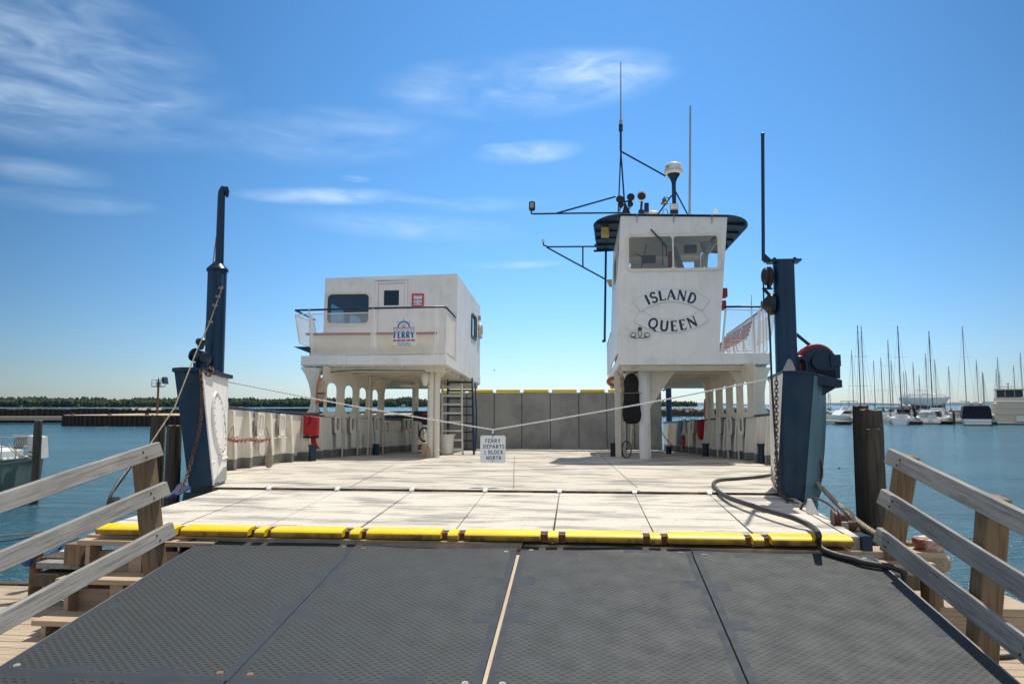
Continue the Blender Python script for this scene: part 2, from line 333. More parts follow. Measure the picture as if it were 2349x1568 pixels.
    def ball(s, c, r, sc=(1, 1, 1), n=10, m=7, mi=None):
        c = Vector(c); b = len(s.v); P = []
        for i in range(m + 1):
            t = math.pi * i / m
            for k in range(n):
                a = 2 * math.pi * k / n; P.append(c + Vector((math.sin(t) * math.cos(a) * sc[0], math.sin(t) * math.sin(a) * sc[1], math.cos(t) * sc[2])) * r)
        s.add(P, [(i * n + k, i * n + (k + 1) % n, (i + 1) * n + (k + 1) % n, (i + 1) * n + k) for i in range(m) for k in range(n)], mi)
    def build(s, name, mats, parent=None, fr=None, org=(0, 0, 0), bevel=0, smooth=True, recalc=True):
        me = bpy.data.meshes.new(name); off = OFF.get(parent, Vector(org)) if parent is not None else Vector(org)
        me.from_pydata([tuple(p - off) for p in s.v], [], s.f)
        for m in (mats if isinstance(mats, (list, tuple)) else [mats]): me.materials.append(m)
        me.polygons.foreach_set('material_index', s.mi)
        if recalc:
            bm = bmesh.new(); bm.from_mesh(me); bmesh.ops.remove_doubles(bm, verts=bm.verts, dist=1e-6)
            bmesh.ops.recalc_face_normals(bm, faces=bm.faces); bm.to_mesh(me); bm.free()
        if smooth:
            me.polygons.foreach_set('use_smooth', [True] * len(me.polygons)); me.set_sharp_from_angle(angle=R(38))
        me.update()
        o = bpy.data.objects.new(name, me); COL.objects.link(o)
        if bevel:
            bv = o.modifiers.new('bevel', 'BEVEL'); bv.width = bevel; bv.segments = 2; bv.limit_method = 'ANGLE'; bv.angle_limit = R(40)
        if parent is not None: o.parent = parent; OFF[o] = off
        else: o.matrix_world = (fr or WORLD) @ Matrix.Translation(off); OFF[o] = off
        return o
def props(o, label=None, cat=None, group=None, kind=None):
    if label: o['label'] = label
    if cat: o['category'] = cat
    if group: o['group'] = group
    if kind: o['kind'] = kind
    return o
def thing(name, label, cat, fr=WORLD, org=(0, 0, 0), group=None):
    o = bpy.data.objects.new(name, None); o.empty_display_size = .2; COL.objects.link(o)
    o.matrix_world = fr @ Matrix.Translation(Vector(org)); OFF[o] = Vector(org)
    return props(o, label, cat, group)
def arc(cx, cy, rx, ry, a0, a1, n=8): return [(cx + rx * math.cos(R(a0 + (a1 - a0) * i / n)), cy + ry * math.sin(R(a0 + (a1 - a0) * i / n))) for i in range(n + 1)]
def rrect(x0, y0, x1, y1, r, n=4):
    return arc(x1 - r, y1 - r, r, r, 0, 90, n) + arc(x0 + r, y1 - r, r, r, 90, 180, n) + arc(x0 + r, y0 + r, r, r, 180, 270, n) + arc(x1 - r, y0 + r, r, r, 270, 360, n)
def smoothpts(pts, k=6):                                    # Catmull-Rom through the points
    pts = [Vector(p) for p in pts]; out = []
    for i in range(len(pts) - 1):
        p0, p1, p2, p3 = pts[max(i - 1, 0)], pts[i], pts[i + 1], pts[min(i + 2, len(pts) - 1)]
        for j in range(k):
            t = j / k; out.append(.5 * ((2 * p1) + (p2 - p0) * t + (2 * p0 - 5 * p1 + 4 * p2 - p3) * t * t + (3 * p1 - p0 - 3 * p2 + p3) * t ** 3))
    out.append(pts[-1]); return out

# stroke lettering: glyph = (width, [(points, weight)], [serif positions])
G = {
 'I': (.34, [([(.17, 0), (.17, 1)], 1)], [(.17, 0), (.17, 1)]),
 'S': (.58, [(arc(.29, .745, .22, .235, 20, 262, 9) + arc(.29, .255, .24, .25, 82, -160, 9), .85)], []),
 'L': (.60, [([(.16, 0), (.16, 1)], 1), ([(.1, .03), (.58, .03)], .5), ([(.57, 0), (.57, .22)], .4)], [(.16, 1)]),
 'A': (.80, [([(.08, 0), (.38, 1)], .5), ([(.37, 1), (.72, 0)], 1), ([(.18, .33), (.6, .33)], .4)], [(.08, 0), (.72, 0)]),
 'N': (.80, [([(.13, 0), (.13, 1)], .5), ([(.12, 1), (.68, 0)], 1), ([(.68, 0), (.68, 1)], .5)], [(.13, 0), (.12, 1), (.68, 1)]),
 'D': (.76, [([(.16, 0), (.16, 1)], 1), ([(.16, 0.03), (.34, .03)] + arc(.34, .5, .32, .47, -90, 90, 10) + [(.16, .97)], .8)], []),
 'Q': (.86, [(arc(.42, .5, .34, .47, 0, 360, 20), .85), ([(.4, .12), (.84, -.18)], .8)], []),
 'O': (.80, [(arc(.4, .5, .32, .47, 0, 360, 20), .85)], []),
 'U': (.78, [([(.15, 1), (.15, .3)] + arc(.40, .3, .25, .28, 180, 360, 8) + [(.65, 1)], .9)], [(.15, 1), (.65, 1)]),
 'E': (.62, [([(.16, 0), (.16, 1)], 1), ([(.1, .03), (.56, .03)], .5), ([(.16, .52), (.46, .52)], .5), ([(.1, .97), (.54, .97)], .5), ([(.56, 0), (.56, .2)], .35), ([(.54, .8), (.54, 1)], .35)], []),
 'F': (.60, [([(.16, 0), (.16, 1)], 1), ([(.16, .5), (.44, .5)], .5), ([(.08, .97), (.54, .97)], .5), ([(.54, .78), (.54, 1)], .35)], [(.16, 0)]),
 'R': (.72, [([(.16, 0), (.16, 1)], 1), ([(.16, .97), (.36, .97)] + arc(.36, .73, .22, .24, 90, -90, 8) + [(.16, .49)], .75), ([(.36, .48), (.64, 0)], .9)], [(.16, 0), (.64, 0)]),
 'Y': (.72, [([(.06, 1), (.36, .45)], 1), ([(.66, 1), (.36, .45)], .55), ([(.36, .47), (.36, 0)], 1)], [(.06, 1), (.66, 1), (.36, 0)]),
 'M': (.92, [([(.12, 0), (.12, 1)], .55), ([(.12, 1), (.46, .1)], 1), ([(.46, .1), (.80, 1)], .55), ([(.80, 0), (.80, 1)], 1)], [(.12, 0), (.80, 0)]),
 'P': (.66, [([(.16, 0), (.16, 1)], 1), ([(.16, .97), (.36, .97)] + arc(.36, .71, .22, .26, 90, -90, 8) + [(.16, .45)], .8)], [(.16, 0)]),
 'T': (.66, [([(.33, 0), (.33, 1)], 1), ([(.05, .96), (.61, .96)], .7)], [(.33, 0)]),
 'B': (.66, [([(.16, 0), (.16, 1)], 1), ([(.16, .97), (.34, .97)] + arc(.34, .74, .18, .23, 90, -90, 6) + [(.16, .51)], .8), ([(.34, .51)] + arc(.34, .27, .22, .24, 90, -90, 6) + [(.16, .03)], .8)], []),
 'C': (.68, [(arc(.38, .5, .28, .47, 50, 310, 14), .9)], []),
 'K': (.70, [([(.16, 0), (.16, 1)], 1), ([(.6, 1), (.2, .45)], .8), ([(.3, .56), (.62, 0)], .9)], []),
 'H': (.72, [([(.14, 0), (.14, 1)], 1), ([(.58, 0), (.58, 1)], 1), ([(.14, .5), (.58, .5)], .8)], []),
 '1': (.40, [([(.22, 0), (.22, 1), (.08, .82)], 1), ([(.06, 0), (.38, 0)], .7)], []),
 ' ': (.36, [], [])}
def letter_strips(mb, ch, place, th, serif=0.0, uni=False, nudge=[0]):
    def strip(pts, w):
        pts = [Vector(p) for p in pts]; n = len(pts); closed = (pts[0] - pts[-1]).length < 1e-4; L = []; Rr = []
        for i in range(n):
            a = pts[i - 1] if i else (pts[-2] if closed else pts[0]); b = pts[i + 1] if i < n - 1 else (pts[1] if closed else pts[-1])
            d = (b - a).normalized(); nn = Vector((-d.y, d.x)); L.append(pts[i] + nn * w / 2); Rr.append(pts[i] - nn * w / 2)
        nudge[0] = (nudge[0] + 1) % 12; k = nudge[0] * .00012
        q = [place(p.x, p.y, k) for p in L] + [place(p.x, p.y, k) for p in Rr]
        mb.add(q, [(i, i + 1, n + i + 1, n + i) for i in range(n - 1)])
    wd, st, se = G[ch]
    for pts, w in st: strip(pts, th * (1 if uni else w))
    if serif:
        for x, y in se: strip([(x - serif, y + (.02 if y < .5 else -.02)), (x + serif, y + (.02 if y < .5 else -.02))], .055)
def text_line(mb, txt, centre, height, ex, ey, en, th=.15, serif=0, width=None, gap=.1, uni=False):
    tw = sum(G[c][0] for c in txt) + gap * (len(txt) - 1); sxx = (width / tw) if width else height
    x = -tw / 2; centre = Vector(centre); ex, ey, en = Vector(ex), Vector(ey), Vector(en)
    for c in txt:
        letter_strips(mb, c, lambda a, b, k, x=x: centre + ex * ((x + a) * sxx) + ey * ((b - .5) * height) + en * k, th, serif, uni)
        x += G[c][0] + gap
# ------------------------------------------------------------------ the ferry (everything in ship coordinates u, v, w)
LPATH = [(-3.80, .95), (-4.5, 1.6), (-4.95, 2.5), (-5.15, 3.7), (-5.27, 6.5), (-5.27, 8.9), (-4.76, 11.8), (-4.05, 15.8), (-3.75, 17.0)]
RPATH = [(3.50, .95), (3.72, 1.5), (4.2, 2.4), (4.88, 4.0), (5.05, 7.0), (5.02, 8.7), (4.7, 11.1), (4.55, 12.7), (4.2, 15.2), (3.85, 17.0)]
def dense(path, step=.4):
    out = []
    for (a, b), (c, d) in zip(path, path[1:]):
        n = max(1, int((d - b) / step))
        out += [(a + (c - a) * i / n, b + (d - b) * i / n) for i in range(n)]
    return out + [path[-1]]
def pu(path, v):
    if v <= path[0][1]: return path[0][0]
    for (a, b), (c, d) in zip(path, path[1:]):
        if b <= v <= d: return a + (c - a) * (v - b) / (d - b)
    return path[-1][0]
def topw(v): return 1.13 - .012 * v if v > 2 else 1.106 + .02 * (2 - v) / 1.5
ferry = thing('ferry', 'white and navy car ferry with lowered bow ramp and tall right wheelhouse', 'ferry', SHIP)
def part(mb, name, mt, parent=None, **kw):                  # never deeper than thing > part > sub-part
    parent = parent or ferry
    while parent.parent is not None and parent.parent.parent is not None: parent = parent.parent
    return mb.build(name, mt, parent, **kw)
GROUPS = []
def grp(name):
    e = bpy.data.objects.new(name, None); COL.objects.link(e); e.parent = ferry; OFF[e] = Vector((0, 0, 0)); GROUPS.append(e); return e

# hull
b = MB(); ring = [(-4.0, .25)] + dense(LPATH) + [(3.85, 17.0)] + dense(RPATH)[::-1][1:] + [(3.6, .25)]
def hullrow(k, w): return [(u * k, max(v, .25), w) for u, v in ring]
rows = [hullrow(1.0, -.07), hullrow(1.015, -.5), hullrow(.99, -1.1), hullrow(.93, -2.3)]; n = len(ring)
for r_ in rows: b.v += [Vector(p) for p in r_]
for i in range(3):
    for k in range(n): b.f.append([i * n + k, i * n + (k + 1) % n, (i + 1) * n + (k + 1) % n, (i + 1) * n + k]); b.mi.append(0)
b.f.append(list(range(n))); b.mi.append(0)
part(b, 'hull', NAVY)
b = MB(); b.plate([(-3.6, .2)] + dense(LPATH) + dense(RPATH)[::-1] + [(3.4, .2)], [], lambda x, y: (x, y, 0), (0, 0, -.06))
part(b, 'deck', DECK)
b = MB(); b.box((-3.58, .165, -.09), (3.4, .197, .004)); sill = part(b, 'deck_sill', SILL)
b = MB()
for i in range(7): b.box((-3.55 + i * .99, .135, .005), (-3.55 + i * .99 + (.78 if i < 6 else .96), .25, .011))
part(b, 'sill_cap', RAMPW, sill)

b = MB()
for p, q in (((1376, 1044), (1462, 1118)), ((905, 1064), (800, 1118)), ((1180, 1047), (1178, 1120))):
    a_, c_ = dk(*p), dk(*q); mid = [a_.lerp(c_, i / 8) + Vector((.01 * noise.noise(Vector((i * 3.1, p[0], 0))), 0, .003)) for i in range(9)]
    for m0_, m1_ in zip(mid, mid[1:]): b.poly([m0_ + Vector((-.007, 0, 0)), m0_ + Vector((.007, 0, 0)), m1_ + Vector((.007, 0, 0)), m1_ + Vector((-.007, 0, 0))])
part(b, 'deck_seam', SEAM, recalc=False)
# bow ramp
E_ = [-3.45, -2.744, -1.895, -1.02, -.138, .742, 1.621, 2.479, 3.255]; Hh = [-3.47, -2.83, -1.966, -1.04, -.145, .745, 1.628, 2.494, 3.27]
def rw(v): return -.018 + (-.160 + .018) * (.15 - v) / 2.2
for i in range(8):
    g0, g1 = (.008, .008) if i % 2 else (.006, .011); f0 = E_[i] + g0; f1 = E_[i + 1] - g1; h0 = Hh[i] + g0 * .4; h1 = Hh[i + 1] - g1 * .4
    b = MB(); dz = random.uniform(-.004, .004)
    q = lambda t: [(f0, -2.05, rw(-2.05) + t + dz), (f1, -2.05, rw(-2.05) + t + dz), (h1, .13, rw(.13) + t), (h0, .13, rw(.13) + t)]
    b.hexa(q(-.07) + q(0)); pl = part(b, 'bow_ramp_plate', RAMPW)
    b = MB(); a0 = f0 + (.10 if i else 0); a1 = f1 - (.10 if i < 7 else 0); w0 = rw(-2.05) + .012
    prof = [(-2.035, w0 - .072), (-2.035, w0), (-2.165, w0 - .010), (-2.195, w0 - .018), (-2.208, w0 - .034), (-2.208, w0 - .072)]; prof2 = [(-2.2085, w0 - .078), (-2.2085, w0 - .036), (-2.216, w0 - .046), (-2.22, w0 - .060), (-2.214, w0 - .078)]
    b.prism(prof, lambda y, z: (a0, y, z), (a1 - a0, 0, 0)); b.prism(prof2, lambda y, z: (a0, y, z), (a1 - a0, 0, 0), mi=1); part(b, 'yellow_lip', [YELLOW, LIPW], pl)
    if i < 7:
        b = MB(); c0 = E_[i + 1]; b.prism([(y, z - .006) for y, z in prof], lambda y, z: (c0 - .045, y, z), (.09, 0, 0)); b.prism([(y, z - .006) for y, z in prof2], lambda y, z: (c0 - .045, y, z), (.09, 0, 0), mi=1); part(b, 'lip_finger', [YELLOW, LIPW], pl)
        b = MB(); b.box((c0 - .11, -2.12, w0 - .1), (c0 + .11, -2.04, w0 - .03)); part(b, 'lip_socket', RUSTY, pl)
        b = MB(); hh = Hh[i + 1]; b.hexa([(hh - .025, .08, -.05), (hh + .025, .08, -.05), (hh + .025, .19, -.02), (hh - .025, .19, -.02), (hh - .025, .09, 0), (hh + .025, .09, 0), (hh + .025, .18, .03), (hh - .025, .18, .03)])
        b.tube([(hh - .07, .16, .012), (hh + .07, .16, .012)], .012, 8); part(b, 'hinge_lug', PLAST, pl)
b = MB(); q = lambda t: [(3.262, -2.1, rw(-2.05) + t), (3.34, -2.1, rw(-2.05) + t), (3.42, .15, rw(.15) + t), (3.28, .15, rw(.15) + t)]
b.hexa(q(-.14) + q(.0)); part(b, 'ramp_side_plate', RAMPW)
b = MB(); b.box((3.345, -2.16, -.30), (3.42, -1.93, -.145)); part(b, 'ramp_corner_block', NAVY)
b = MB(); b.box((-3.4, -1.95, -.34), (3.3, .12, -.24)); part(b, 'ramp_frame', RUSTY)

# stern ramp, raised
SE = [-3.70, -2.75, -1.81, -.877, .081, 1.033, 1.963, 2.87, 3.777]
for i in range(8):
    b = MB(); b.box((SE[i] + .008, 15.7, .02), (SE[i + 1] - .008, 15.78, 1.92 + .01 * (i % 2))); pl = part(b, 'stern_ramp_plate', SGREY)
    b = MB(); b.prism([(15.68, 1.93), (15.80, 1.93), (15.80, 2.0), (15.77, 2.03), (15.70, 2.02), (15.68, 1.99)], lambda y, z: (SE[i] + .06, y, z), (SE[i + 1] - SE[i] - .12, 0, 0)); part(b, 'yellow_lip', YELLOW, pl)
    b = MB(); b.tube([(SE[i], 15.69, .05), (SE[i], 15.69, 1.9)], .011, 6); part(b, 'seam_strip', RUSTY, pl)

# bulwarks with stiffeners, lockers, cap rail
def bulwark(path, sg, v0, v1, pockets, stiff, name):
    out = dense([p for p in path], .3); out = [(pu(path, v0), v0)] + [p for p in out if v0 < p[1] < v1] + [(pu(path, v1), v1)]
    b = MB()
    for (a, c), (d, e) in zip(out, out[1:]):
        b.poly([(a, c, 0), (d, e, 0), (d, e, topw(e)), (a, c, topw(c))]); b.poly([(a + sg * .03, c, 0), (d + sg * .03, e, 0), (d + sg * .03, e, topw(e)), (a + sg * .03, c, topw(c))])
    bw = part(b, 'bulwark', BULW, recalc=False)
    b = MB(); b.tube([(a, c, topw(c)) for a, c in out], .028, 8); b.bar((0, 0, -50), (0, 0, -50.1), .001, .001) if 0 else None
    part(b, 'cap_rail', NAVY, bw)
    for v in stiff:
        u = pu(path, v); b = MB()
        b.plate([(0, .0), (-sg * .16, .0), (-sg * .16, .35), (-sg * .10, topw(v) - .05), (0, topw(v) - .03)], [], lambda x, y: (u + x, v, y), (0, .012, 0))
        b.box((u - sg * .16 - .015, v - .03, 0), (u - sg * .16 + .015, v + .045, .36)); b.bar((u - sg * .16, v, .36), (u - sg * .10, v, topw(v) - .05), .08, .02, up=(sg, 0, 0))
        part(b, 'stiffener', BULW, bw)
    for v in pockets:
        u = pu(path, v); du = pu(path, v + .13) - pu(path, v - .13)
        f = lambda x, y, u=u, v=v, du=du: (u - sg * .09 + du * x / .26, v + x, y)
        b = MB(); b.plate(rrect(-.14, .58, .14, 1.02, .06), [rrect(-.10, .68, .10, .98, .05)], f, (-sg * .03, 0, 0)); b.plate(rrect(-.14, .58, .14, 1.02, .06), [], lambda x, y: (f(x, y)[0] + sg * .05, f(x, y)[1], y), (sg * .01, 0, 0), mi=1)
        fp = part(b, 'locker_frame', [BULW, SGREY], bw)
        b = MB(); b.plate(rrect(-.12, .22, .12, .60, .03), [], lambda x, y: (f(x, y)[0] - sg * .03, f(x, y)[1], y), (-sg * .03, 0, 0)); part(b, 'locker_door', PLAST, fp)
    return bw
lb = bulwark(LPATH, -1, .97, 15.9, [4.85, 6.0, 9.35, 10.15, 11.55, 13.6, 13.95], [2.75, 3.6, 4.3, 5.35, 6.5, 7.4, 8.3, 8.95, 9.7, 10.5, 11.25, 12.1, 12.8, 13.5, 14.2, 15.0], 'l')
rb = bulwark(RPATH, 1, .97, 16.6, [9.1, 9.9, 10.7, 13.3, 14.2], [3, 3.8, 4.6, 5.4, 6.2, 7.0, 7.8, 8.7, 9.4, 10.2, 11.1, 11.9, 12.6, 13.4, 14.1, 14.9, 15.7], 'r')
for v, w0, ww in ((7.05, .12, .16), (7.75, .22, .36), (11.0, .25, .3)):   # freeing ports in the left bulwark seen as light ovals
    u = pu(LPATH, v); b = MB(); b.plate(rrect(v - .09, w0, v + .09, w0 + ww, .07), [], lambda x, y: (u + .012, x, y), (.004, 0, 0)); fp = part(b, 'freeing_port', CREAM, lb)
    b = MB(); b.plate(rrect(v - .07, w0 + .02, v + .07, w0 + ww - .02, .06), [], lambda x, y: (u + .018, x, y), (.002, 0, 0)); part(b, 'port_cover', mat('pale_port_cover', (.62, .78, .84), .3, .05), fp)
b = MB()
for s0, s1 in ((2.4, 3.0), (3.05, 3.7), (4.9, 5.7), (5.9, 6.5)): b.hexa([(pu(LPATH, s0), s0, .52), (pu(LPATH, s1), s1, .52), (pu(LPATH, s1) + .10, s1, .52), (pu(LPATH, s0) + .10, s0, .52), (pu(LPATH, s0), s0, .535), (pu(LPATH, s1), s1, .535), (pu(LPATH, s1) + .10, s1, .535), (pu(LPATH, s0) + .10, s0, .535)])
part(b, 'stringer_shelf', BULW, lb)
# stencilled notices on the bulwark (illegible rows of small blue letters)
b = MB()
for j, t in enumerate(('LOAD', 'MAX')): text_line(b, 'BO' if j else 'BOAT', (pu(LPATH, 3.15) + .02, 3.15, .87 - j * .12), .055, (.1, .9, 0), (0, 0, 1), (1, 0, 0), .16, uni=True)
for j, t in enumerate(('KEEP', 'OFF THE', 'RAMP')): text_line(b, t.replace('G', 'O'), (pu(LPATH, 12.45) + .02, 12.45, .84 - j * .1), .06, (.17, .95, 0), (0, 0, 1), (1, 0, 0), .16, uni=True)
part(b, 'stencil', LETB, lb)

# side walls under the upper platforms, with rounded windows
def SL(v, w): return w - .018 * (v - 8.9)
def sidewall(path, sg, utop, holes, v0, v1, name):
    def fn(x, y):
        return (pu(path, x), x, SL(x, y))
    outer = [(v0 + .02, 1.0), (v1, 1.0)] + [(v1 - .22 * math.sin(R(a)) + .0, 1.0 + .62 * (1 - math.cos(R(a)))) for a in (30, 60, 90)] + [(v1 - .22 + .9 * (1 - math.cos(R(a))), 1.62 + .62 * math.sin(R(a))) for a in (20, 45, 70, 90)]
    outer += [(v0 - .1, 2.24), (v0 - .08, 1.9), (v0 + .02, 1.5)]
    st = [(x * .25 + v0 + .1, y * .2 + 1.1) for x in range(int((v1 - v0) / .25)) for y in range(6)]
    st = [s_ for s_ in st if not any(h[0] - .02 < s_[0] < h[1] + .02 and 1.08 < s_[1] < 1.9 for h in holes)]
    b = MB(); b.plate(outer, [rrect(h[0], 1.13, h[1], 1.86, min(.17, (h[1] - h[0]) / 2.1), 4) for h in holes], fn, (-sg * .02, 0, 0), steiner=st)
    sw = part(b, 'side_wall', CREAM)
    return sw, fn
lw, lfn = sidewall(LPATH, -1, -5.93, [(8.92, 9.42), (9.82, 10.28), (10.62, 11.06), (11.40, 11.80)], 8.72, 12.35, 'l')
rwall, rfn = sidewall(RPATH, 1, 5.55, [(8.85, 9.15), (9.50, 9.86), (10.26, 10.62), (11.05, 11.40)], 8.3, 12.35, 'r')
def web(fn, sg, v, wall):                                   # shallow frame on the side wall with a small curved knee under the deck beam
    tw = SL(v, 2.24) + .018 * (v - 8.9); d0 = .10
    xs_ = [fn(v, 1.02 + (tw - 1.04) * i / 8)[0] for i in range(9)]; zs = [1.02 + (tw - 1.04) * i / 8 for i in range(9)]
    inner = [(x - sg * d0, z) for x, z in zip(xs_[:6], zs[:6])]; x0_, z0_ = inner[-1]
    inner += [(x0_ - sg * .42 * (1 - math.cos(R(a))), z0_ + (tw - .03 - z0_) * math.sin(R(a))) for a in (20, 40, 60, 75, 90)] + [(x0_ - sg * .42, tw)]
    pts = inner + [(xs_[-1], tw)] + list(zip(xs_, zs))[::-1][1:]
    b = MB(); b.plate(pts, [], lambda x, y: (x, v, SL(v, y)), (0, .015, 0))
    for (p, q) in zip(inner[:-1], inner[1:-1]): b.bar((p[0], v, SL(v, p[1])), (q[0], v, SL(v, q[1])), .06, .012, up=(sg, 0, .3))
    ub = pu(path_of[sg], v); b.box((ub - sg * d0 - .014, v - .03, .0), (ub - sg * d0 + .014, v + .03, 1.04))
    part(b, 'web_frame', CREAM, wall)
path_of = {-1: LPATH, 1: RPATH}
for v in (9.62, 10.45, 11.23, 12.0): web(lfn, -1, v, lw)
for v in (9.32, 10.06, 10.85, 11.65): web(rfn, 1, v, rwall)
def frontweb(pts, v, wall, nm='front_frame'):
    q = [sp(*p, v) for p in pts]; b = MB(); b.plate([(p.x, p.z) for p in q], [], lambda x, y: (x, v, y), (0, .02, 0)); part(b, nm, CREAM, wall)
frontweb([z4(750, 38), z4(790, 100), z4(820, 175), z4(838, 260), z4(838, 340), z4(825, 395), z4(805, 425), z4(905, 425), z4(905, 340), z4(912, 200), z4(930, 45)], 8.9 - .03, lw)
q0, q1 = sp(*z4(868, 420), 8.80), sp(*z4(908, 48), 8.80); b = MB(); b.tube([(q0.x, 8.82, q0.z), (q1.x, 8.82, q1.z)], .035, 8); part(b, 'brace_pipe', CREAM, lw)
frontweb([z5(1915, 180), z5(1885, 250), z5(1862, 340), z5(1850, 450), z5(1852, 560), z5(1868, 620), z5(1900, 660), z5(1735, 680), z5(1728, 560), z5(1728, 420), z5(1718, 340), z5(1700, 290), z5(1670, 240), z5(1640, 172)], 8.9 - .03, rwall)
# upper platforms
def platform(u0, u1, front0, name):
    b = MB(); p = []
    for w in (2.29, 2.53):
        p += [(u0, 8.9, w), (u1, 8.9, w), (u1, 15.35, SL(15.35, w)), (u0, 15.35, SL(15.35, w))]
    b.hexa(p); pf = part(b, 'upper_platform', WHITE, bevel=.012)
    b = MB(); p = []
    for w in (2.262, 2.286):
        p += [(u0 + .03, 8.93, w), (u1 - .03, 8.93, w), (u1 - .03, 15.3, SL(15.3, w)), (u0 + .03, 15.3, SL(15.3, w))]
    b.hexa(p)
    for k in range(9):
        v = 9.1 + k * .75; b.box((u0 + .06, v, SL(v, 2.15)), (u1 - .06, v + .02, SL(v, 2.26))); b.box((u0 + .06, v - .04, SL(v, 2.135)), (u1 - .06, v + .06, SL(v, 2.15)))
    for k in range(5):
        u = u0 + .35 + k * (u1 - u0 - .7) / 4; b.bar((u, 8.95, 2.24), (u, 15.3, SL(15.3, 2.24)), .05, .03)
    part(b, 'underside', CREAM, pf); return pf
pfl = platform(-5.95, -2.25, 8.9, 'l'); pfr = platform(2.0, 5.57, 8.9, 'r')
# posts carrying them
def pst(name, pts, r): b = MB(); b.tube(pts, r, 12); return part(b, name, PLAST)
a = dk(984, 1046); c = dk(998, 1048)
b = MB(); b.tube([(-2.72, 9.5, 0), (-2.72, 9.5, 2.2)], .095, 14); b.tube([(-2.56, 9.46, 0), (-2.56, 9.46, 2.2)], .075, 12)
b.plate([(0, 0)] + [(.32 * (1 - math.cos(R(a_))), .32 * math.sin(R(a_)) - .32) for a_ in (0, 30, 60, 90)] + [(.32, 0)], [], lambda x, y: (-2.5 + x, 9.5, 2.2 + y), (0, .02, 0))
b.plate([(0, 0)] + [(-.5 * (1 - math.cos(R(a_))), .42 * math.sin(R(a_)) - .42) for a_ in (0, 30, 60, 90)] + [(-.5, 0)], [], lambda x, y: (-2.8 + x, 9.5, 2.2 + y), (0, .02, 0))
post1 = part(b, 'support_post', CREAM)
b = MB(); b.lathe([(.0, -.02), (.06, 0), (.07, .08), (.1, .12), (.1, .3), (.07, .34), (0, .34)], (-2.86, 9.38, 1.8)); part(b, 'deck_lamp', CREAM, post1)
b = MB(); b.tube([(-3.9, 12.9, 0), (-3.9, 12.9, 2.14)], .10, 12); b.tube([(-4.12, 11.9, 1.95), (-3.9, 12.85, 2.0)], .05, 8); part(b, 'support_post', CREAM)
b = MB(); b.tube([(-4.75, 10.9, 0), (-4.75, 10.9, 2.1)], .03, 8); part(b, 'drain_pipe', CREAM)
b = MB(); b.box((2.50, 9.40, 0), (2.62, 9.44, 2.22)); b.box((2.54, 9.44, 0), (2.70, 9.56, 2.22)); b.box((2.50, 9.56, 0), (2.78, 9.60, 2.22)); post2 = part(b, 'support_post', WHITE)
b = MB(); b.box((1.62 + .35, 10.6, 0), (1.62 + .5, 10.75, 2.2)); part(b, 'support_post', CREAM); b = MB(); b.box((2.16, 10.8, 0), (2.26, 10.9, 2.2))
b.plate([(0, 0)] + [(.45 * (1 - math.cos(R(a_))), .5 * math.sin(R(a_)) - .5) for a_ in (0, 30, 60, 90)] + [(.45, 0)], [], lambda x, y: (2.26 + x, 10.82, 2.2 + y), (0, .02, 0)); part(b, 'support_post', CREAM)
b = MB(); b.plate([(0, -.05), (.75, -.05), (.62, -.2), (.1, -.95), (0, -1.15)], [], lambda x, y: (2.72 + x, 9.7, 2.24 + y), (0, .02, 0)); part(b, 'knee_bracket', CREAM)
b = MB(); b.lathe([(0, 0), (.06, .02), (.07, .17), (.09, .18), (.09, .25), (0, .26)], (2.22, 9.55, 1.85)); part(b, 'deck_lamp', CREAM, post2)
b = MB(); b.tube(smoothpts([(-5.5, 9.05, 2.1), (-4.6, 9.02, 2.17), (-3.6, 9.02, 2.16), (-2.8, 9.05, 2.15)]), .012, 6); part(b, 'cable', BLACK)

# passenger cabin on the left platform
c0, c1, cv0, cv1 = -5.95, -2.252, 10.45, 15.2
cab = grp('passenger_cabin')
def bk(x, y, v): h = sp(x, y, v); return (h.x, h.z)
b = MB()
win = rrect(-5.86, 3.56, -4.68, 4.39, .12)
b.plate([(c0, 2.52), (c1, 2.52), (c1, 4.87), (c0, 4.80)], [win], lambda x, y: (x, cv0, y), (0, .04, 0))
part(b, 'front_wall', WHITE, cab)
hb = []
for (xa, ya, xb, yb) in ((612, 515, 702, 645), (745, 560, 830, 645), (460, 430, 530, 640)):
    q0 = bk(*z1(xa, yb), cv1); q1 = bk(*z1(xb, ya), cv1); hb.append((q0[0], q0[1], q1[0], q1[1]))
b = MB(); hb = [h for h in hb if h[0] > c0 + .1]
b.plate([(c0, 2.4), (c1, 2.4), (c1, 4.74), (c0, 4.70)], [rrect(*h, .05) for h in hb], lambda x, y: (x, cv1, y), (0, .04, 0)); part(b, 'rear_wall', WHITE, cab)
b = MB(); b.plate([(cv0 + .04, 2.5), (cv1, 2.4), (cv1, 4.75), (cv0 + .04, 4.87)], [rrect(13.2, 3.56, 14.2, 4.22, .1)], lambda x, y: (c1 - .04, x, y), (.04, 0, 0)); sidew = part(b, 'side_wall', WHITE, cab)
b = MB(); b.plate([(cv0 + .04, 2.5), (cv1, 2.4), (cv1, 4.70), (cv0 + .04, 4.80)], [rrect(10.9, 3.56, 12.1, 4.22, .1), rrect(12.6, 3.56, 13.8, 4.22, .1)], lambda x, y: (c0, x, y), (.04, 0, 0)); part(b, 'side_wall', WHITE, cab)
b = MB(); b.hexa([(c0, cv0, 4.80), (c1, cv0, 4.87), (c1, cv1 + .04, 4.75), (c0, cv1 + .04, 4.70), (c0, cv0, 4.84), (c1, cv0, 4.91), (c1, cv1 + .04, 4.79), (c0, cv1 + .04, 4.74)]); part(b, 'roof', WHITE, cab)
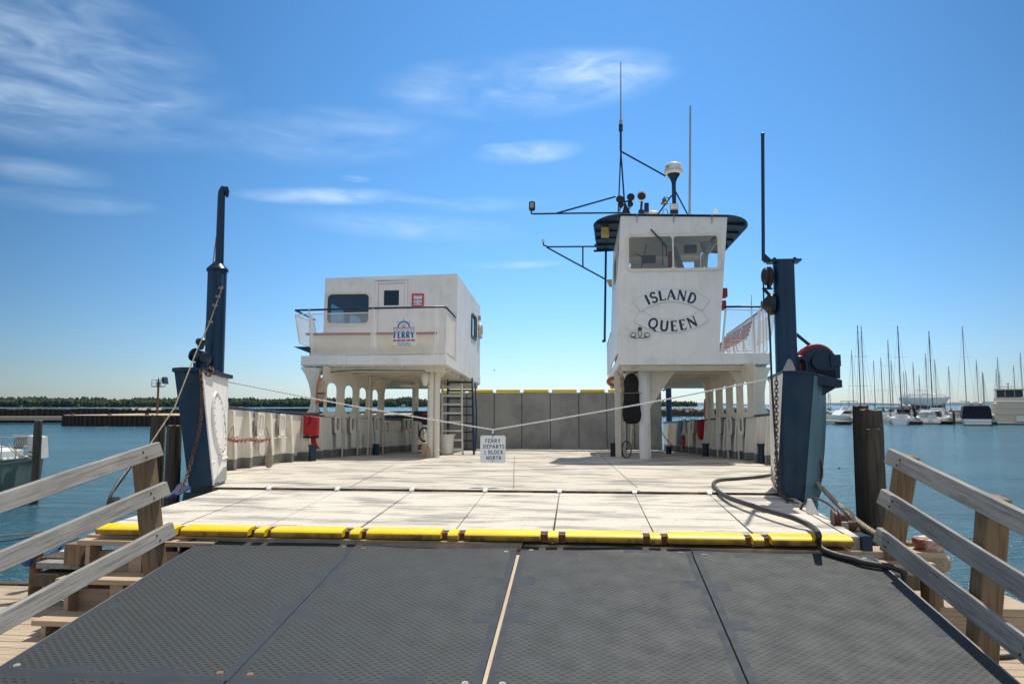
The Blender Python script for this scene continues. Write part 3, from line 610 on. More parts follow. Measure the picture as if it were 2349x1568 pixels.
b = MB(); b.plate(rrect(-5.91, 3.51, -4.63, 4.44, .15), [rrect(-5.85, 3.57, -4.69, 4.38, .12)], lambda x, y: (x, cv0 - .025, y), (0, .024, 0))
for p in rrect(-5.88, 3.54, -4.66, 4.41, .13, 3): b.ball((p[0], cv0 - .03, p[1]), .008, n=6, m=4)
wf = part(b, 'window', CREAM, cab); b = MB(); b.plate(rrect(-5.87, 3.55, -4.67, 4.4, .12), [], lambda x, y: (x, cv0 + .01, y), (0, .005, 0)); part(b, 'pane', GLASSD, wf)
b = MB(); b.plate([(x, y) for x, y in rrect(13.15, 3.5, 14.25, 4.28, .12)], [rrect(13.21, 3.57, 14.19, 4.21, .1)], lambda x, y: (c1, x, y), (.03, 0, 0)); wf = part(b, 'window', BLACK, cab)
b = MB(); b.plate(rrect(13.2, 3.56, 14.2, 4.22, .1), [], lambda x, y: (c1 - .02, x, y), (.005, 0, 0)); part(b, 'pane', GLASSD, wf)
for ww in (4.04, 3.90): pass
b = MB(); b.plate([(-4.50, 2.53), (-4.50, 4.72), (-3.62, 4.74), (-3.62, 2.53)], [[(-4.43, 2.53 + .01), (-4.43, 4.66), (-3.69, 4.67), (-3.69, 2.54)]], lambda x, y: (x, cv0 - .045, y), (0, .044, 0)); b.box((-4.53, cv0 - .07, 4.745), (-3.59, cv0 - .002, 4.765)); df = part(b, 'door_frame', WHITE, cab)
b = MB(); b.plate([(-4.42, 2.55), (-4.42, 4.65), (-3.70, 4.66), (-3.70, 2.55)], [rrect(-4.27, 4.05, -3.85, 4.47, .01)], lambda x, y: (x, cv0 - .022, y), (0, .02, 0)); dr = part(b, 'door', WHITE, df)
b = MB(); b.box((-4.27, cv0 - .016, 4.05), (-3.85, cv0 - .012, 4.47)); part(b, 'door_window', TINT, df)
b = MB(); b.plate(rrect(-3.49, 4.012, -3.165, 4.365, .01), [rrect(-3.45, 4.05, -3.205, 4.325, .01)], lambda x, y: (x, cv0 - .03, y), (0, .029, 0)); nf = part(b, 'notice_frame', SIGNR, cab)
b = MB(); b.box((-3.46, cv0 - .012, 4.04), (-3.195, cv0 - .004, 4.335)); part(b, 'notice', SIGNW, nf)
b = MB(); text_line(b, 'BE SEATED', (-3.327, cv0 - .0145, 4.30), .018, (1, 0, 0), (0, 0, 1), (0, -1, 0), .15, width=.15, uni=True)
for j in range(2):
    for k in range(2): text_line(b, ('MEN', 'ISH', 'SEA', 'CAN')[j * 2 + k].replace('C', 'C'), (-3.39 + k * .125, cv0 - .0145, 4.2 - j * .09), .05, (1, 0, 0), (0, 0, 1), (0, -1, 0), .2, width=.10, uni=True)
part(b, 'notice_text', LETB, nf)
b = MB(); b.tube([(c1 + .05, 15.0 + .2 * math.cos(t * math.pi / 10), 3.94 + .22 * math.sin(t * math.pi / 10)) for t in range(20)], .05, 10, closed=True); part(b, 'life_ring', PLAST, cab)
b = MB(); b.box((c1, 14.75, 4.28), (c1 + .07, 14.9, 4.42)); part(b, 'side_lamp', GREYP, cab)

# balcony railings with expanded-metal infill
def mesh_fill(A, B, C, D, sx=.062, sy=.034, t=.009):
    A, B, C, D = map(Vector, (A, B, C, D)); nx = max(2, int((B - A).length / (sx / 2))); ny = max(2, int((D - A).length / (sy)))
    nrm = (B - A).cross(D - A).normalized(); b = MB()
    def P_(i, y): s_ = i / nx; y = max(0, min(ny, y)) / ny; return (A * (1 - s_) + B * s_) * (1 - y) + (D * (1 - s_) + C * s_) * y
    for j in range(ny + 1):
        base = len(b.v)
        for i in range(nx + 1):
            p = P_(i, j + (.46 if (i + j) % 2 else -.46)); up = (D - A).normalized() * t * .5
            b.v += [p - up - nrm * .002, p + up - nrm * .002, p + up + nrm * .002, p - up + nrm * .002]
        for i in range(nx):
            k = base + i * 4
            for q in range(4): b.f.append([k + q, k + (q + 1) % 4, k + 4 + (q + 1) % 4, k + 4 + q]); b.mi.append(0)
    return b
def railing(name, sections, posts, hand, parent=None, rails=()):
    e = grp(name)
    b = MB(); b.tube(hand, .026, 10); part(b, 'handrail', NAVYL, e)
    for p in posts: b = MB(); b.bar(p[0], p[1], .045, .02, up=(1, 0, 0) if len(p) < 3 else p[2]); part(b, 'post', WHITE, e)
    for q in sections:
        b = mesh_fill(*q); part(b, 'mesh_panel', WHITE, e, smooth=False, recalc=False)
        b = MB()
        for i in range(4): b.bar(q[i], q[(i + 1) % 4], .022, .022, up=(.1, 1, .2))
        part(b, 'panel_frame', WHITE, e)
    return e
y0 = 8.96; wb, wt_ = 2.585, 3.62
def X(px): return sp(*z1(px, 800), y0).x
railing('balcony_railing', [((X(290), y0, wb - .02), (X(930), y0, wb), (X(920), y0, wt_), (X(262), y0, wt_ - .02)), ((X(980), y0, wb), (X(1640), y0, wb + .02), (X(1625), y0, wt_ + .01), (X(965), y0, wt_)), ((X(1675), y0, wb + .02), (-2.28, y0, wb + .02), (-2.29, y0, wt_), (X(1662), y0, wt_)),
      ((-2.28, y0 + .03, wb + .02), (-2.28, 10.4, wb), (-2.28, 10.4, wt_ - .02), (-2.28, y0 + .03, wt_)), ((-6.02, y0 + .05, 2.86), (-6.02, 10.3, 2.86), (-6.16, 10.3, 3.58), (-6.16, y0 + .05, 3.58)), ((-6.02, y0, 2.86), (X(270), y0, 2.75), (X(245), y0, 3.62), (-6.16, y0, 3.58))],
      [((X(a_), y0, 2.53), (X(b_), y0, 3.72)) for a_, b_ in ((275, 232), (950, 932), (965, 945), (1663, 1645), (1750, 1715))] + [((-2.28, 10.4, 2.5), (-2.28, 10.4, 3.68), (0, 1, 0))],
      [(-6.16, 10.35, 3.66), (-6.16, y0, 3.70), (-4.1, y0, 3.73), (-2.33, y0, 3.745), (-2.28, y0 + .1, 3.735), (-2.28, 10.42, 3.70)])
b = MB(); b.plate([(0, 0), (.42, .0), (.42, -.16)], [], lambda x, y: (-6.22 + x, 9.05, 2.78 + y), (0, 1.2, 0)); part(b, 'raft_shelf', NAVY)
b = MB(); b.box((-5.85, 9.22, 2.56), (-2.6, 9.26, 3.09)); bn = part(b, 'balcony_bench', CREAM)
b = MB(); b.box((-5.95, 9.14, 3.095), (-2.5, 9.30, 3.14)); part(b, 'bench_rail', RED, bn)
uR = 5.52
railing('balcony_railing', [((4.44, y0, wb), (5.30, y0, wb), (5.34, y0, wt_ - .05), (4.55, y0, wt_ - .02)), ((uR, y0 + .05, wb), (uR, 13.5, SL(13.5, wb)), (uR, 13.5, SL(13.5, wt_)), (uR, y0 + .05, wt_)), ((5.6, y0, 2.9), (5.62, 10.4, 2.88), (5.76, 10.4, 3.5), (5.74, y0, 3.52))],
      [((5.33, y0, 2.53), (5.38, y0, 3.66)), ((5.42, y0, 2.53), (5.45, y0, 3.66)), ((4.45, y0, 2.53), (4.58, y0, 3.6))] + [((uR, v, SL(v, 2.5)), (uR, v, SL(v, 3.64)), (0, 1, 0)) for v in (10.2, 11.4, 12.6, 13.5)],
      [(4.5, y0, 3.66), (5.0, y0, 3.66), (5.50, y0, 3.65), (uR, y0 + .1, 3.645), (uR, 13.6, SL(13.6, 3.64))])
for v in (9.5, 10.7, 11.9):
    b = MB()
    for k in range(5): b.box((4.72 + k * .09, v, 2.94), (4.79 + k * .09, v + 1.05, 2.965))
    for k in range(4): b.box((5.20 + k * .03, v, 3.02 + k * .1), (5.22 + k * .03, v + 1.05, 3.09 + k * .1))
    bn = part(b, 'balcony_bench', RED)
    for vv in (v + .1, v + .95): b = MB(); b.tube([(4.75, vv, 2.52), (4.8, vv, 2.93), (5.18, vv, 2.93), (5.32, vv, 3.42)], .014, 6); b.tube([(5.1, vv, 2.93), (5.2, vv, 2.52)], .014, 6); part(b, 'bench_frame', PLAST, bn)
b = MB(); b.plate([(4.3, 2.53), (5.57, 2.53), (5.57, 2.56), (4.3, 2.56)], [], lambda x, y: (x, 12.9, y), (0, .02, 0)); b.box((1.98, 12.6, 2.45), (2.02, 15.3, 3.5)); part(b, 'balcony_bulwark', WHITE)
b = MB(); b.tube([(2.0, 12.6, 3.52), (2.0, 15.3, 3.45)], .03, 8); part(b, 'balcony_handrail', NAVY)

# wheelhouse
wh = grp('wheelhouse')
wv0, wv1 = 8.872, 12.4
fo = [(1.965, 2.30), (4.36, 2.34), (4.42, 3.2), (4.66, 5.86), (2.09, 5.95), (1.955, 4.07)]
wwin = rrect(2.235, 4.58, 4.435, 5.43, .10)
def wq(x, y): return (x + (y - 5.0) * .03 * (x - 3.2) / 1.2 , wv0, y)
b = MB(); b.plate(fo, [wwin], lambda x, y: (x, wv0, y), (0, .026, 0)); wfront = part(b, 'front_wall', WHITE, wh)
b = MB(); b.box((2.0, 8.87, 2.262), (5.57, 8.898, 2.52)); part(b, 'fascia', WHITE, wh)
b = MB(); b.plate([(8.9, 2.54), (wv1, 2.5), (wv1, 5.85), (8.9, 5.93)], [rrect(9.1, 4.6, 10.2, 5.5, .08), rrect(10.3, 4.6, 12.0, 5.5, .08)], lambda x, y: (2.0 + (y - 4) * .04, x, y), (.03, 0, 0)); part(b, 'side_wall', WHITE, wh)
b = MB(); b.plate([(8.9, 2.54), (wv1, 2.5), (wv1, 5.78), (8.9, 5.84)], [rrect(9.1, 4.6, 11.3, 5.5, .08), rrect(11.6, 3.0, 12.2, 5.3, .08)], lambda x, y: (4.33 + (y - 2.5) * .09, x, y), (.03, 0, 0)); part(b, 'side_wall', WHITE, wh)
hs = []
for (xa, ya, xb, yb) in ((822, 598, 955, 660), (1080, 565, 1168, 668), (362, 612, 388, 650)):
    q0 = bk(*z2(xa, yb), wv1); q1 = bk(*z2(xb, ya), wv1); hs.append(rrect(q0[0], q0[1], q1[0], q1[1], .01))
b = MB(); b.plate([(2.08, 2.5), (4.33, 2.5), (4.62, 5.8), (2.1, 5.85)], [h for h in hs if h[0][0] < 4.45], lambda x, y: (x, wv1, y), (0, .03, 0)); part(b, 'rear_wall', CREAM, wh)
b = MB(); b.plate(rrect(2.195, 4.54, 4.475, 5.47, .12), [rrect(2.27, 4.61, 3.315, 5.40, .07), rrect(3.355, 4.61, 4.40, 5.40, .07)], lambda x, y: (x, wv0 - .028, y), (0, .027, 0))
for t in range(22):
    for yy in (4.515, 5.495): b.ball((2.3 + t * .098, wv0 - .002, yy), .008, n=6, m=4)
wf = part(b, 'window', CREAM, wh); b = MB(); b.box((2.22, wv0 - .008, 4.57), (4.45, wv0 - .003, 5.44)); part(b, 'pane', GLASS, wf)
b = MB(); b.bar(sp(*z2(565, 305), 8.82), sp(*z2(640, 385), 8.82), .03, .03); b.bar(sp(*z2(600, 340), 8.81), sp(*z2(708, 468), 8.81), .012, .012); b.bar(sp(*z2(640, 370), 8.81), sp(*z2(712, 462), 8.81), .012, .012); b.bar(sp(*z2(707, 460), 8.81), sp(*z2(712, 560), 8.81), .02, .012); part(b, 'wiper', BLACK, wh)
# inside
b = MB(); b.box((2.3, 9.35, 4.35), (4.3, 9.8, 4.62)); b.box((3.42, 9.4, 4.62), (3.95, 9.6, 4.72)); b.box((2.3, 9.7, 4.5), (2.9, 9.95, 4.72)); part(b, 'console', GREYP, wh)
b = MB(); b.box((2.65, 9.6, 4.95), (3.0, 9.8, 5.12)); b.box((3.75, 9.7, 5.22), (4.05, 9.9, 5.4)); b.tube(smoothpts([(2.45, 9.3, 5.1), (2.65, 9.4, 5.0), (2.6, 9.4, 4.7), (2.75, 9.4, 5.35)]), .012, 6); b.box((3.9, 9.8, 4.62), (4.2, 9.9, 4.8)); b.tube([(3.15, 9.4, 5.4), (3.15, 9.4, 4.8)], .014, 6); part(b, 'instruments', BLACK, wh)
b = MB(); b.hexa([(3.42, 10.4, 4.6), (3.62, 10.4, 4.6), (3.62, 10.5, 4.6), (3.42, 10.5, 4.6), (3.42, 10.4, 5.4), (3.55, 10.4, 5.42), (3.55, 10.5, 5.42), (3.42, 10.5, 5.4)]); part(b, 'hanging_coat', REDF, wh)
b = MB(); b.hexa([(3.7, 10.6, 5.0), (4.0, 10.6, 4.62), (4.05, 10.9, 4.62), (3.75, 10.9, 5.0), (3.5, 10.6, 5.6), (3.65, 10.6, 5.6), (3.7, 10.9, 5.6), (3.55, 10.9, 5.6)]); b.lathe([(.14, 0), (.12, -.1), (.04, -.28), (0, -.3)], (4.25, 9.6, 5.42), n=12); part(b, 'cabinet', GREYP, wh)
b = MB(); b.box((2.08, 8.9, 4.0), (4.4, 12.3, 4.03)); part(b, 'floor', GREYP, wh)
b = MB(); b.box((2.1, 8.91, 5.72), (4.55, 12.3, 5.74)); part(b, 'ceiling', CREAM, wh)
# roof with wide rounded visor
ro = [(2.1, 8.83), (4.70, 8.83)] + [(4.70 + .62 * math.sin(R(a_)), 9.75 - .92 * math.cos(R(a_))) for a_ in range(15, 91, 15)] + [(5.25, 12.2), (1.60, 12.3)] + [(2.1 - .67 * math.sin(R(a_)), 9.70 - .87 * math.cos(R(a_))) for a_ in range(90, 14, -15)]
def rfz(x, y): return 5.975 - .035 * (x - 2.1) - .012 * (y - 8.7) - .06 * max(0, abs(x - 3.4) - 1.3)
b = MB(); b.plate(ro, [], lambda x, y: (x, y, rfz(x, y)), (0, 0, .022)); rf = part(b, 'roof', NAVY, wh)
b = MB(); b.plate([(3.4 + (x - 3.4) * .985, 10.4 + (y - 10.4) * .985) for x, y in ro], [], lambda x, y: (x, y, rfz(x, y) + .023), (0, 0, .012)); part(b, 'roof_top', PLAST, rf)
b = MB()
for v in (9.4, 10.1, 10.8, 11.5, 12.15):
    b.bar((1.5, v, rfz(1.5, v) - .03), (2.08, v, rfz(2.1, v) - .03), .03, .06); b.bar((4.62, v, rfz(4.6, v) - .03), (5.2, v, rfz(5.2, v) - .03), .03, .06)
b.bar((1.46, 9.5, rfz(1.46, 10) - .02), (1.60, 12.25, rfz(1.6, 12.2) - .02), .03, .04); part(b, 'visor_rib', NAVY, rf)
for u in (2.47, 3.36, 4.28): b = MB(); b.plate([(8.79, 0), (8.87, 0), (8.87, -.20)], [], lambda x, y: (u, x, rfz(u, 8.8) - .001 + y), (.014, 0, 0)); part(b, 'roof_bracket', GREYP, rf)
s_ = sp(*z2(157, 322), 9.75); b = MB(); b.box((s_.x - .10, 9.74, s_.z - .17), (s_.x + .10, 9.8, s_.z + .17)); b.lathe([(.02, -.02), (.06, 0), (.085, .04), (.075, .04), (.03, .01)], (s_.x, 9.70, s_.z), (0, -1, 0)); part(b, 'loudspeaker', YELP, wh)
b = MB(); b.plate([(0, 0), (.16, 0), (.16, -.22), (.08, -.2)], [], lambda x, y: (1.83 + x, 11.6, 4.92 + y), (0, .05, 0)); part(b, 'side_light_board', YELP, wh)
# name boards
def arcboard(cxx, cyy, r0, r1, a0, a1, name):
    o_ = [(cxx + r1 * math.cos(R(a0 + (a1 - a0) * i / 20)), cyy + r1 * math.sin(R(a0 + (a1 - a0) * i / 20))) for i in range(21)]
    i_ = [(cxx + r0 * math.cos(R(a0 + (a1 - a0) * i / 20)), cyy + r0 * math.sin(R(a0 + (a1 - a0) * i / 20))) for i in range(21)]
    b = MB(); b.plate(o_ + i_[::-1], [], lambda x, y: (x, wv0 - .022, y), (0, .018, 0)); 
    nb = part(b, 'name_board', SIGNW, wh, bevel=.004)
    b = MB()
    for a_ in (a0 + (3 if a1 > a0 else -3), a1 - (3 if a1 > a0 else -3)):
        for rr in (r0 + .05, r1 - .05): b.ball((cxx + rr * math.cos(R(a_)), wv0 - .023, cyy + rr * math.sin(R(a_))), .008, n=6, m=4)
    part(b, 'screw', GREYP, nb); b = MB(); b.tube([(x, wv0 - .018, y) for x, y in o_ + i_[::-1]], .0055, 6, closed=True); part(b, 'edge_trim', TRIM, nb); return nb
def arctext(txt, cxx, cyy, r, a0, a1, up, nb, hgt, wsc):
    b = MB(); tw = sum(G[c][0] for c in txt) + .12 * (len(txt) - 1); x = 0
    for c in txt:
        mid = (x + G[c][0] / 2) / tw; a_ = R(a0 + (a1 - a0) * mid); ctr = Vector((cxx + r * math.cos(a_), wv0 - .0225, cyy + r * math.sin(a_)))
        rad = Vector((math.cos(a_), 0, math.sin(a_))) * up; tan = Vector((math.sin(a_), 0, -math.cos(a_))) * up
        letter_strips(b, c, lambda p, q, k, g=G[c][0]: ctr + tan * ((p - g / 2) * hgt * wsc) + rad * ((q - .5) * hgt) + Vector((0, -k, 0)), .225, .12)
        x += G[c][0] + .12
    part(b, 'lettering', LETN, nb, smooth=False)
nb = arcboard(3.26, 2.57, 1.22, 1.535, 126.5, 53.5, 'a'); arctext('ISLAND', 3.26, 2.57, 1.385, 116, 64.5, 1, nb, .248, 1.08)
nb = arcboard(3.245, 4.56, 1.22, 1.53, 234.5, 305.5, 'b'); arctext('QUEEN', 3.245, 4.56, 1.372, 247, 296, -1, nb, .248, 1.10)
for k, u in enumerate((2.33, 2.664)):
    b = MB(); b.box((u - .055, wv0 - .10, 2.925), (u + .055, wv0 - .02, 3.015)); b.bar((u, wv0 - .05, 2.93), (u, wv0, 3.03), .03, .02); fl = part(b, 'floodlight', BLACK, wh); b = MB(); b.box((u - .042, wv0 - .106, 2.938), (u + .042, wv0 - .101, 3.002)); part(b, 'flood_lens', LAMPG, fl)
b = MB(); b.box((2.46, wv0 - .05, 3.10), (2.54, wv0, 3.16)); b.tube(smoothpts([(2.34, wv0 - .01, 2.92), (2.42, wv0 - .012, 2.905), (2.50, wv0 - .012, 2.91), (2.56, wv0 - .012, 2.905), (2.66, wv0 - .01, 2.92)]), .006, 5); b.tube(smoothpts([(2.5, wv0 - .01, 3.1), (2.455, wv0 - .012, 3.03), (2.5, wv0 - .012, 2.91)]), .006, 5); b.tube(smoothpts([(2.5, wv0 - .01, 3.1), (2.55, wv0 - .012, 3.03), (2.5, wv0 - .012, 2.91)]), .006, 5); part(b, 'light_wiring', BLACK, wh)
for p0, p1 in (((1218, 835), (1232, 912)), ((1207, 945), (1224, 1020))):
    a_ = sp(*z2(*p0), 9.6); c_ = sp(*z2(*p1), 9.6); b = MB(); b.box((a_.x - .02, 9.55, c_.z), (a_.x + .09, 9.85, a_.z)); part(b, 'life_float_box', RED, wh, bevel=.01)
# mast cluster on the roof
def S_(x, y, v): return sp(x, y, v)
V1 = 9.9
e = grp('aerial_mast')
b = MB(); j = S_(1424, 347, V1)
b.tube([S_(1434, 488, V1), j], .022, 8); b.tube([S_(1418, 494, V1 + .3), j], .018, 8); b.tube([j, S_(1424, 300, V1)], .03, 8); b.tube([j, S_(1527, 404, V1)], .024, 8); b.tube([S_(1424, 301, V1), S_(1424, 286, V1)], .055, 10); part(b, 'mast_pole', NAVYL, e)
b = MB(); b.tube([S_(1424, 286, V1), S_(1424, 276, V1)], .045, 10); b.tube([S_(1424, 276, V1), S_(1424, 142, V1)], [.022, .012], 8); part(b, 'whip_aerial', GREYP, e)
b = MB(); b.tube([S_(1219, 484, V1), S_(1219, 490, V1), S_(1226, 490.5, V1), S_(1320, 489, V1), S_(1440, 488, V1)], .024, 8); b.tube([S_(1277, 489, V1), S_(1412, 451, V1)], .024, 8); part(b, 'light_boom', NAVYL, e)
b = MB(); c_ = S_(1220.5, 473, V1); b.lathe([(.0, -.11), (.08, -.11), (.085, -.08), (.085, .10), (.07, .12), (0, .13)], c_, n=14); lf = part(b, 'boom_lantern', BLACK, e)
b = MB(); b.box((c_.x - .05, V1 - .10, c_.z - .07), (c_.x + .05, V1 - .085, c_.z + .07)); part(b, 'lantern_lens', GREYP, lf)
# horns
hn = grp('air_horns')
for (hx, hy, r_, m_) in ((1422, 457, .10, NAVY), (1447, 452, .10, NAVY), (1472, 449, .125, PLAST), (1424, 470, .075, NAVY), (1446, 468, .075, NAVY)):
    c_ = S_(hx, hy, 9.3); b = MB(); b.lathe([(0, .5), (.025, .5), (.03, .3), (.05, .15), (r_, 0), (r_ * .93, 0), (r_ * .55, .08), (.03, .2), (0, .2)], c_, (0, 1, 0), 18); hm = part(b, 'horn', m_, hn)
    b = MB(); b.lathe([(0, .03), (r_ * .9, .03), (r_ * .5, .1)], c_, (0, 1, 0), 16); part(b, 'horn_mouth', BLACK, hm)
b = MB(); p = S_(1436, 492, 9.5); b.hexa([(p.x - .11, 9.4, p.z), (p.x + .11, 9.4, p.z), (p.x + .11, 9.7, p.z), (p.x - .11, 9.7, p.z), (p.x - .03, 9.5, p.z + .3), (p.x + .0, 9.5, p.z + .3), (p.x + .0, 9.6, p.z + .3), (p.x - .03, 9.6, p.z + .3)])
b.bar(S_(1420, 465, 9.5), S_(1450, 460, 9.5), .03, .04); p = S_(1470, 492, 9.5); b.tube([p, S_(1472, 462, 9.5)], .03, 10); b.box((p.x - .06, 9.4, p.z - .02), (p.x + .08, 9.6, p.z + .10)); part(b, 'horn_stand', NAVY, hn)
b = MB(); p2 = S_(1484, 476, 9.7); b.box((p2.x - .06, 9.7, p2.z - .12), (p2.x + .05, 9.85, p2.z + .13)); part(b, 'horn_box', NAVY, hn)
b = MB(); p = S_(1498, 493, 10.4); b.ball(p, .2, (1, 1, .55), 14, 8); part(b, 'vent_dome', PLAST)
# radar tripod
rd = grp('radar_mast')
V2 = 10.2; c_ = S_(1545, 400, V2); b = MB(); b.lathe([(0, 0), (.2, 0), (.235, .03), (.245, .07), (.235, .09), (.225, .22), (.2, .27), (.14, .30), (.03, .315), (.02, .34), (0, .34)], c_ + Vector((0, 0, .0)), n=26); part(b, 'radar_dome', PLAST, rd)
b = MB(); b.lathe([(.245, .07), (.249, .075), (.249, .085), (.245, .09)], c_, n=26); part(b, 'dome_seam', GREYP, rd)
b = MB(); text_line(b, 'AD', (c_.x - .17, V2 - .168, c_.z + .16), .05, (.75, -.66, 0), (0, 0, 1), (-.66, -.75, 0), .2, uni=True); part(b, 'dome_letters', BLACK, rd)
b = MB(); b.lathe([(.17, 0), (.16, -.03), (.10, -.12), (.06, -.22), (.055, -.3), (.055, -.95), (.1, -.95)], c_, n=16); b.tube([S_(1541, 448, V2), S_(1508, 493, V2)], .02, 8); b.tube([S_(1550, 440, V2), S_(1578, 493, V2)], .02, 8); p = S_(1546, 484, V2); b.box((p.x - .10, V2 - .08, p.z - .1), (p.x + .10, V2 + .08, p.z + .03)); part(b, 'radar_post', NAVY, rd)
b = MB(); p = S_(1546, 474, V2 - .12); b.box((p.x - .11, V2 - .14, p.z - .08), (p.x + .11, V2 - .10, p.z + .08)); lf = part(b, 'work_light', GREYP, rd)
b = MB()
for k in range(2): b.box((p.x - .095, V2 - .146, p.z - .06 + k * .065), (p.x + .095, V2 - .141, p.z - .005 + k * .065))
part(b, 'light_panel', PLAST, lf)
b = MB(); p = S_(1524, 466, V2); b.lathe([(0, .17), (.02, .17), (.025, .13), (.05, .12), (.065, .03), (.11, -.02), (.1, -.02), (.05, .0)], p, n=16); part(b, 'ship_bell', BRONZE)
b = MB(); b.tube([S_(1527, 452, V2), S_(1538, 455, V2)], .012, 6); b.tube([S_(1519, 493, V2), S_(1522, 480, V2), S_(1529, 480, V2), S_(1533, 493, V2)], .01, 6); part(b, 'bell_bracket', NAVY)
b = MB(); b.tube([S_(1582, 495, V2), S_(1582, 480, V2), S_(1583.5, 243, V2)], [.035, .032, .024], 10); part(b, 'tall_aerial', GREYP)
b = MB(); p = S_(1641, 495, 9.6); b.tube([p, p + Vector((0, 0, .1))], .02, 8); b.lathe([(0, .1), (.06, .1), (.065, .13), (.04, .17), (0, .18)], p, n=12); part(b, 'gps_aerial', PLAST)
V3 = 12.1; b = MB(); b.tube([S_(1390, 572, V3), S_(1387, 784, V3)], .034, 10); b.tube([S_(1247, 562, V3), S_(1257, 566, V3), S_(1388, 565, V3)], .024, 8); b.tube([S_(1254, 567, V3), S_(1388, 640, V3)], .024, 8); b.tube([S_(1337, 566, V3), S_(1337, 611, V3)], .022, 8); b.tube([S_(1247, 563, V3), S_(1246, 556, V3)], .02, 8); b.lathe([(.04, -.02), (.04, .02), (.02, .03)], S_(1384, 782, V3), (0, 1, 0), 10); lb_ = part(b, 'side_boom', NAVYL)
b = MB(); b.lathe([(0, 0), (.04, 0), (.045, .07), (.03, .1), (0, .11)], S_(1246, 556, V3), n=12); part(b, 'boom_lamp', PLAST, lb_)

# stairs and ladders under the platforms
def ladder(name, foot, top, wid, n, mt, mt2, wd=(1, 0, 0), rail=.05, tread=.03, tdep=.16, rd=1.8):
    foot, top, wd = Vector(foot), Vector(top), Vector(wd).normalized() * wid / 2
    b = MB()
    for s_ in (-1, 1): b.bar(foot + wd * s_, top + wd * s_, rail * .7, rail * rd, up=(0, -1, .2))
    ld = part(b, name, mt)
    for i in range(n):
        p = foot.lerp(top, (i + .6) / n); b = MB(); b.bar(p - wd, p + wd, tdep, tread, up=(0, 0, 1)); part(b, 'tread', mt2, ld)
    return ld
f1 = dk(1058, 1042); ladder('stairway', (f1.x, f1.y, 0), (f1.x - .17, f1.y + .75, 2.15), .72, 9, NAVYL, NAVY, rail=.06, tread=.04, tdep=.24, rd=3.2)
b = MB(); b.tube(smoothpts([(f1.x + .40, f1.y - .05, .1), (f1.x + .42, f1.y - .02, 1.0), (f1.x + .30, f1.y + .5, 2.0)]), .022, 8); part(b, 'stair_handrail', NAVYL)
ladder('steep_ladder', (f1.x - .22, f1.y - .12, 0), (f1.x - .36, f1.y + .45, 2.0), .56, 8, CREAM, CREAM, rail=.06, tread=.05, tdep=.10)
f2 = dk(1417, 1032); ladder('wheelhouse_ladder', (f2.x, f2.y, .0), (f2.x, f2.y + .25, 2.2), .30, 9, NAVY, NAVY, rail=.035, tread=.035, tdep=.05)

# bow pylons, masts and winches
def vec(p, v): h = sp(*p, v); return Vector((h.x, v, h.z))
LA0, LA1 = vec((488, 1113), .2), vec((462, 852), .16); LC0, LC1 = vec((440, 1117), .22), vec((407, 853), .22)
LB0, LB1 = vec((519, 1100), .85), vec((524, 868), .95)
def pylon(A0, A1, B0, B1, C0, C1, D0, D1, nm):
    # A inner front, B inner back, C outer front, D outer back; index 0 bottom, 1 top
    e = grp('bow_pylon')
    down = Vector((0, 0, -.0))
    def lay(t): return [A0.lerp(A1, t), C0.lerp(C1, t), D0.lerp(D1, t), B0.lerp(B1, t)]
    return e, lay
e, lay = pylon(LA0, LA1, LB0, LB1, LC0, LC1, Vector((-4.2, 1.2, 0)), Vector((-4.45, 1.1, 1.42)), 'l'); pyl = e
N_ = 14
b = MB()
for i in range(N_):
    a_, c_ = lay(i / N_), lay((i + 1) / N_); bow = lambda q, t: [q[0], q[0].lerp(q[1], .6) + Vector((0, -.10 * (1 - t * .2), 0)), q[1] + Vector((-.03, -.02, 0)), q[2]]
    qa, qc = bow(a_, i / N_), bow(c_, (i + 1) / N_)
    for k in range(3): b.poly([qa[k], qa[k + 1], qc[k + 1], qc[k]])
b.hexa([LA0 + Vector((-.32, .08, -.18)), LA0 + Vector((.06, .08, -.18)), LB0 + Vector((0, 0, -.2)), Vector((-4.2, 1.2, -.2)), LA0 + Vector((-.34, .07, .05)), LA0 + Vector((0, .05, .02)), LB0 + Vector((-.02, 0, .02)), Vector((-4.2, 1.2, .02))])
part(b, 'navy_face', NAVY, e)
b = MB(); th = Vector((-.03, .0, 0)); b.add([LA0, LB0, LB1, LA1], [(0, 1, 2, 3)]); b.add([LB0, Vector((-4.2, 1.2, 0)), Vector((-4.45, 1.1, 1.42)), LB1], [(0, 1, 2, 3)]); b.tube([LA0 + Vector((.01, 0, 0)), LA1 + Vector((.01, 0, 0))], .012, 6); b.tube([LA0.lerp(LA1, .2) + Vector((.012, 0, 0)), LB0.lerp(LB1, .22) + Vector((.012, 0, 0))], .01, 6)
part(b, 'white_face', WHITE, e, recalc=False)
b = MB(); a_ = LA0.lerp(LA1, 0.0); q = [LA0, LB0, LB0.lerp(LB1, .13), LA0.lerp(LA1, .12)]; nn = (LB0 - LA0).cross(LA1 - LA0).normalized(); nn = nn if nn.x > 0 else -nn
b.poly([p + nn * .004 for p in q]); part(b, 'grey_foot', SGREY, e)
ctr = (LA0.lerp(LA1, .5) + LB0.lerp(LB1, .5)) * .5 + Vector((0, 0, .06)); eu = (LB0.lerp(LB1, .5) - LA0.lerp(LA1, .5)).normalized(); ew = (LA1 - LA0).normalized()
def cov(x, y): return ctr + eu * x + ew * y + nn * .006
rx_, ry_ = .21, .42
b = MB(); b.plate([(rx_ * math.cos(t * math.pi / 16), ry_ * math.sin(t * math.pi / 16)) for t in range(32)], [], cov, nn * .02)
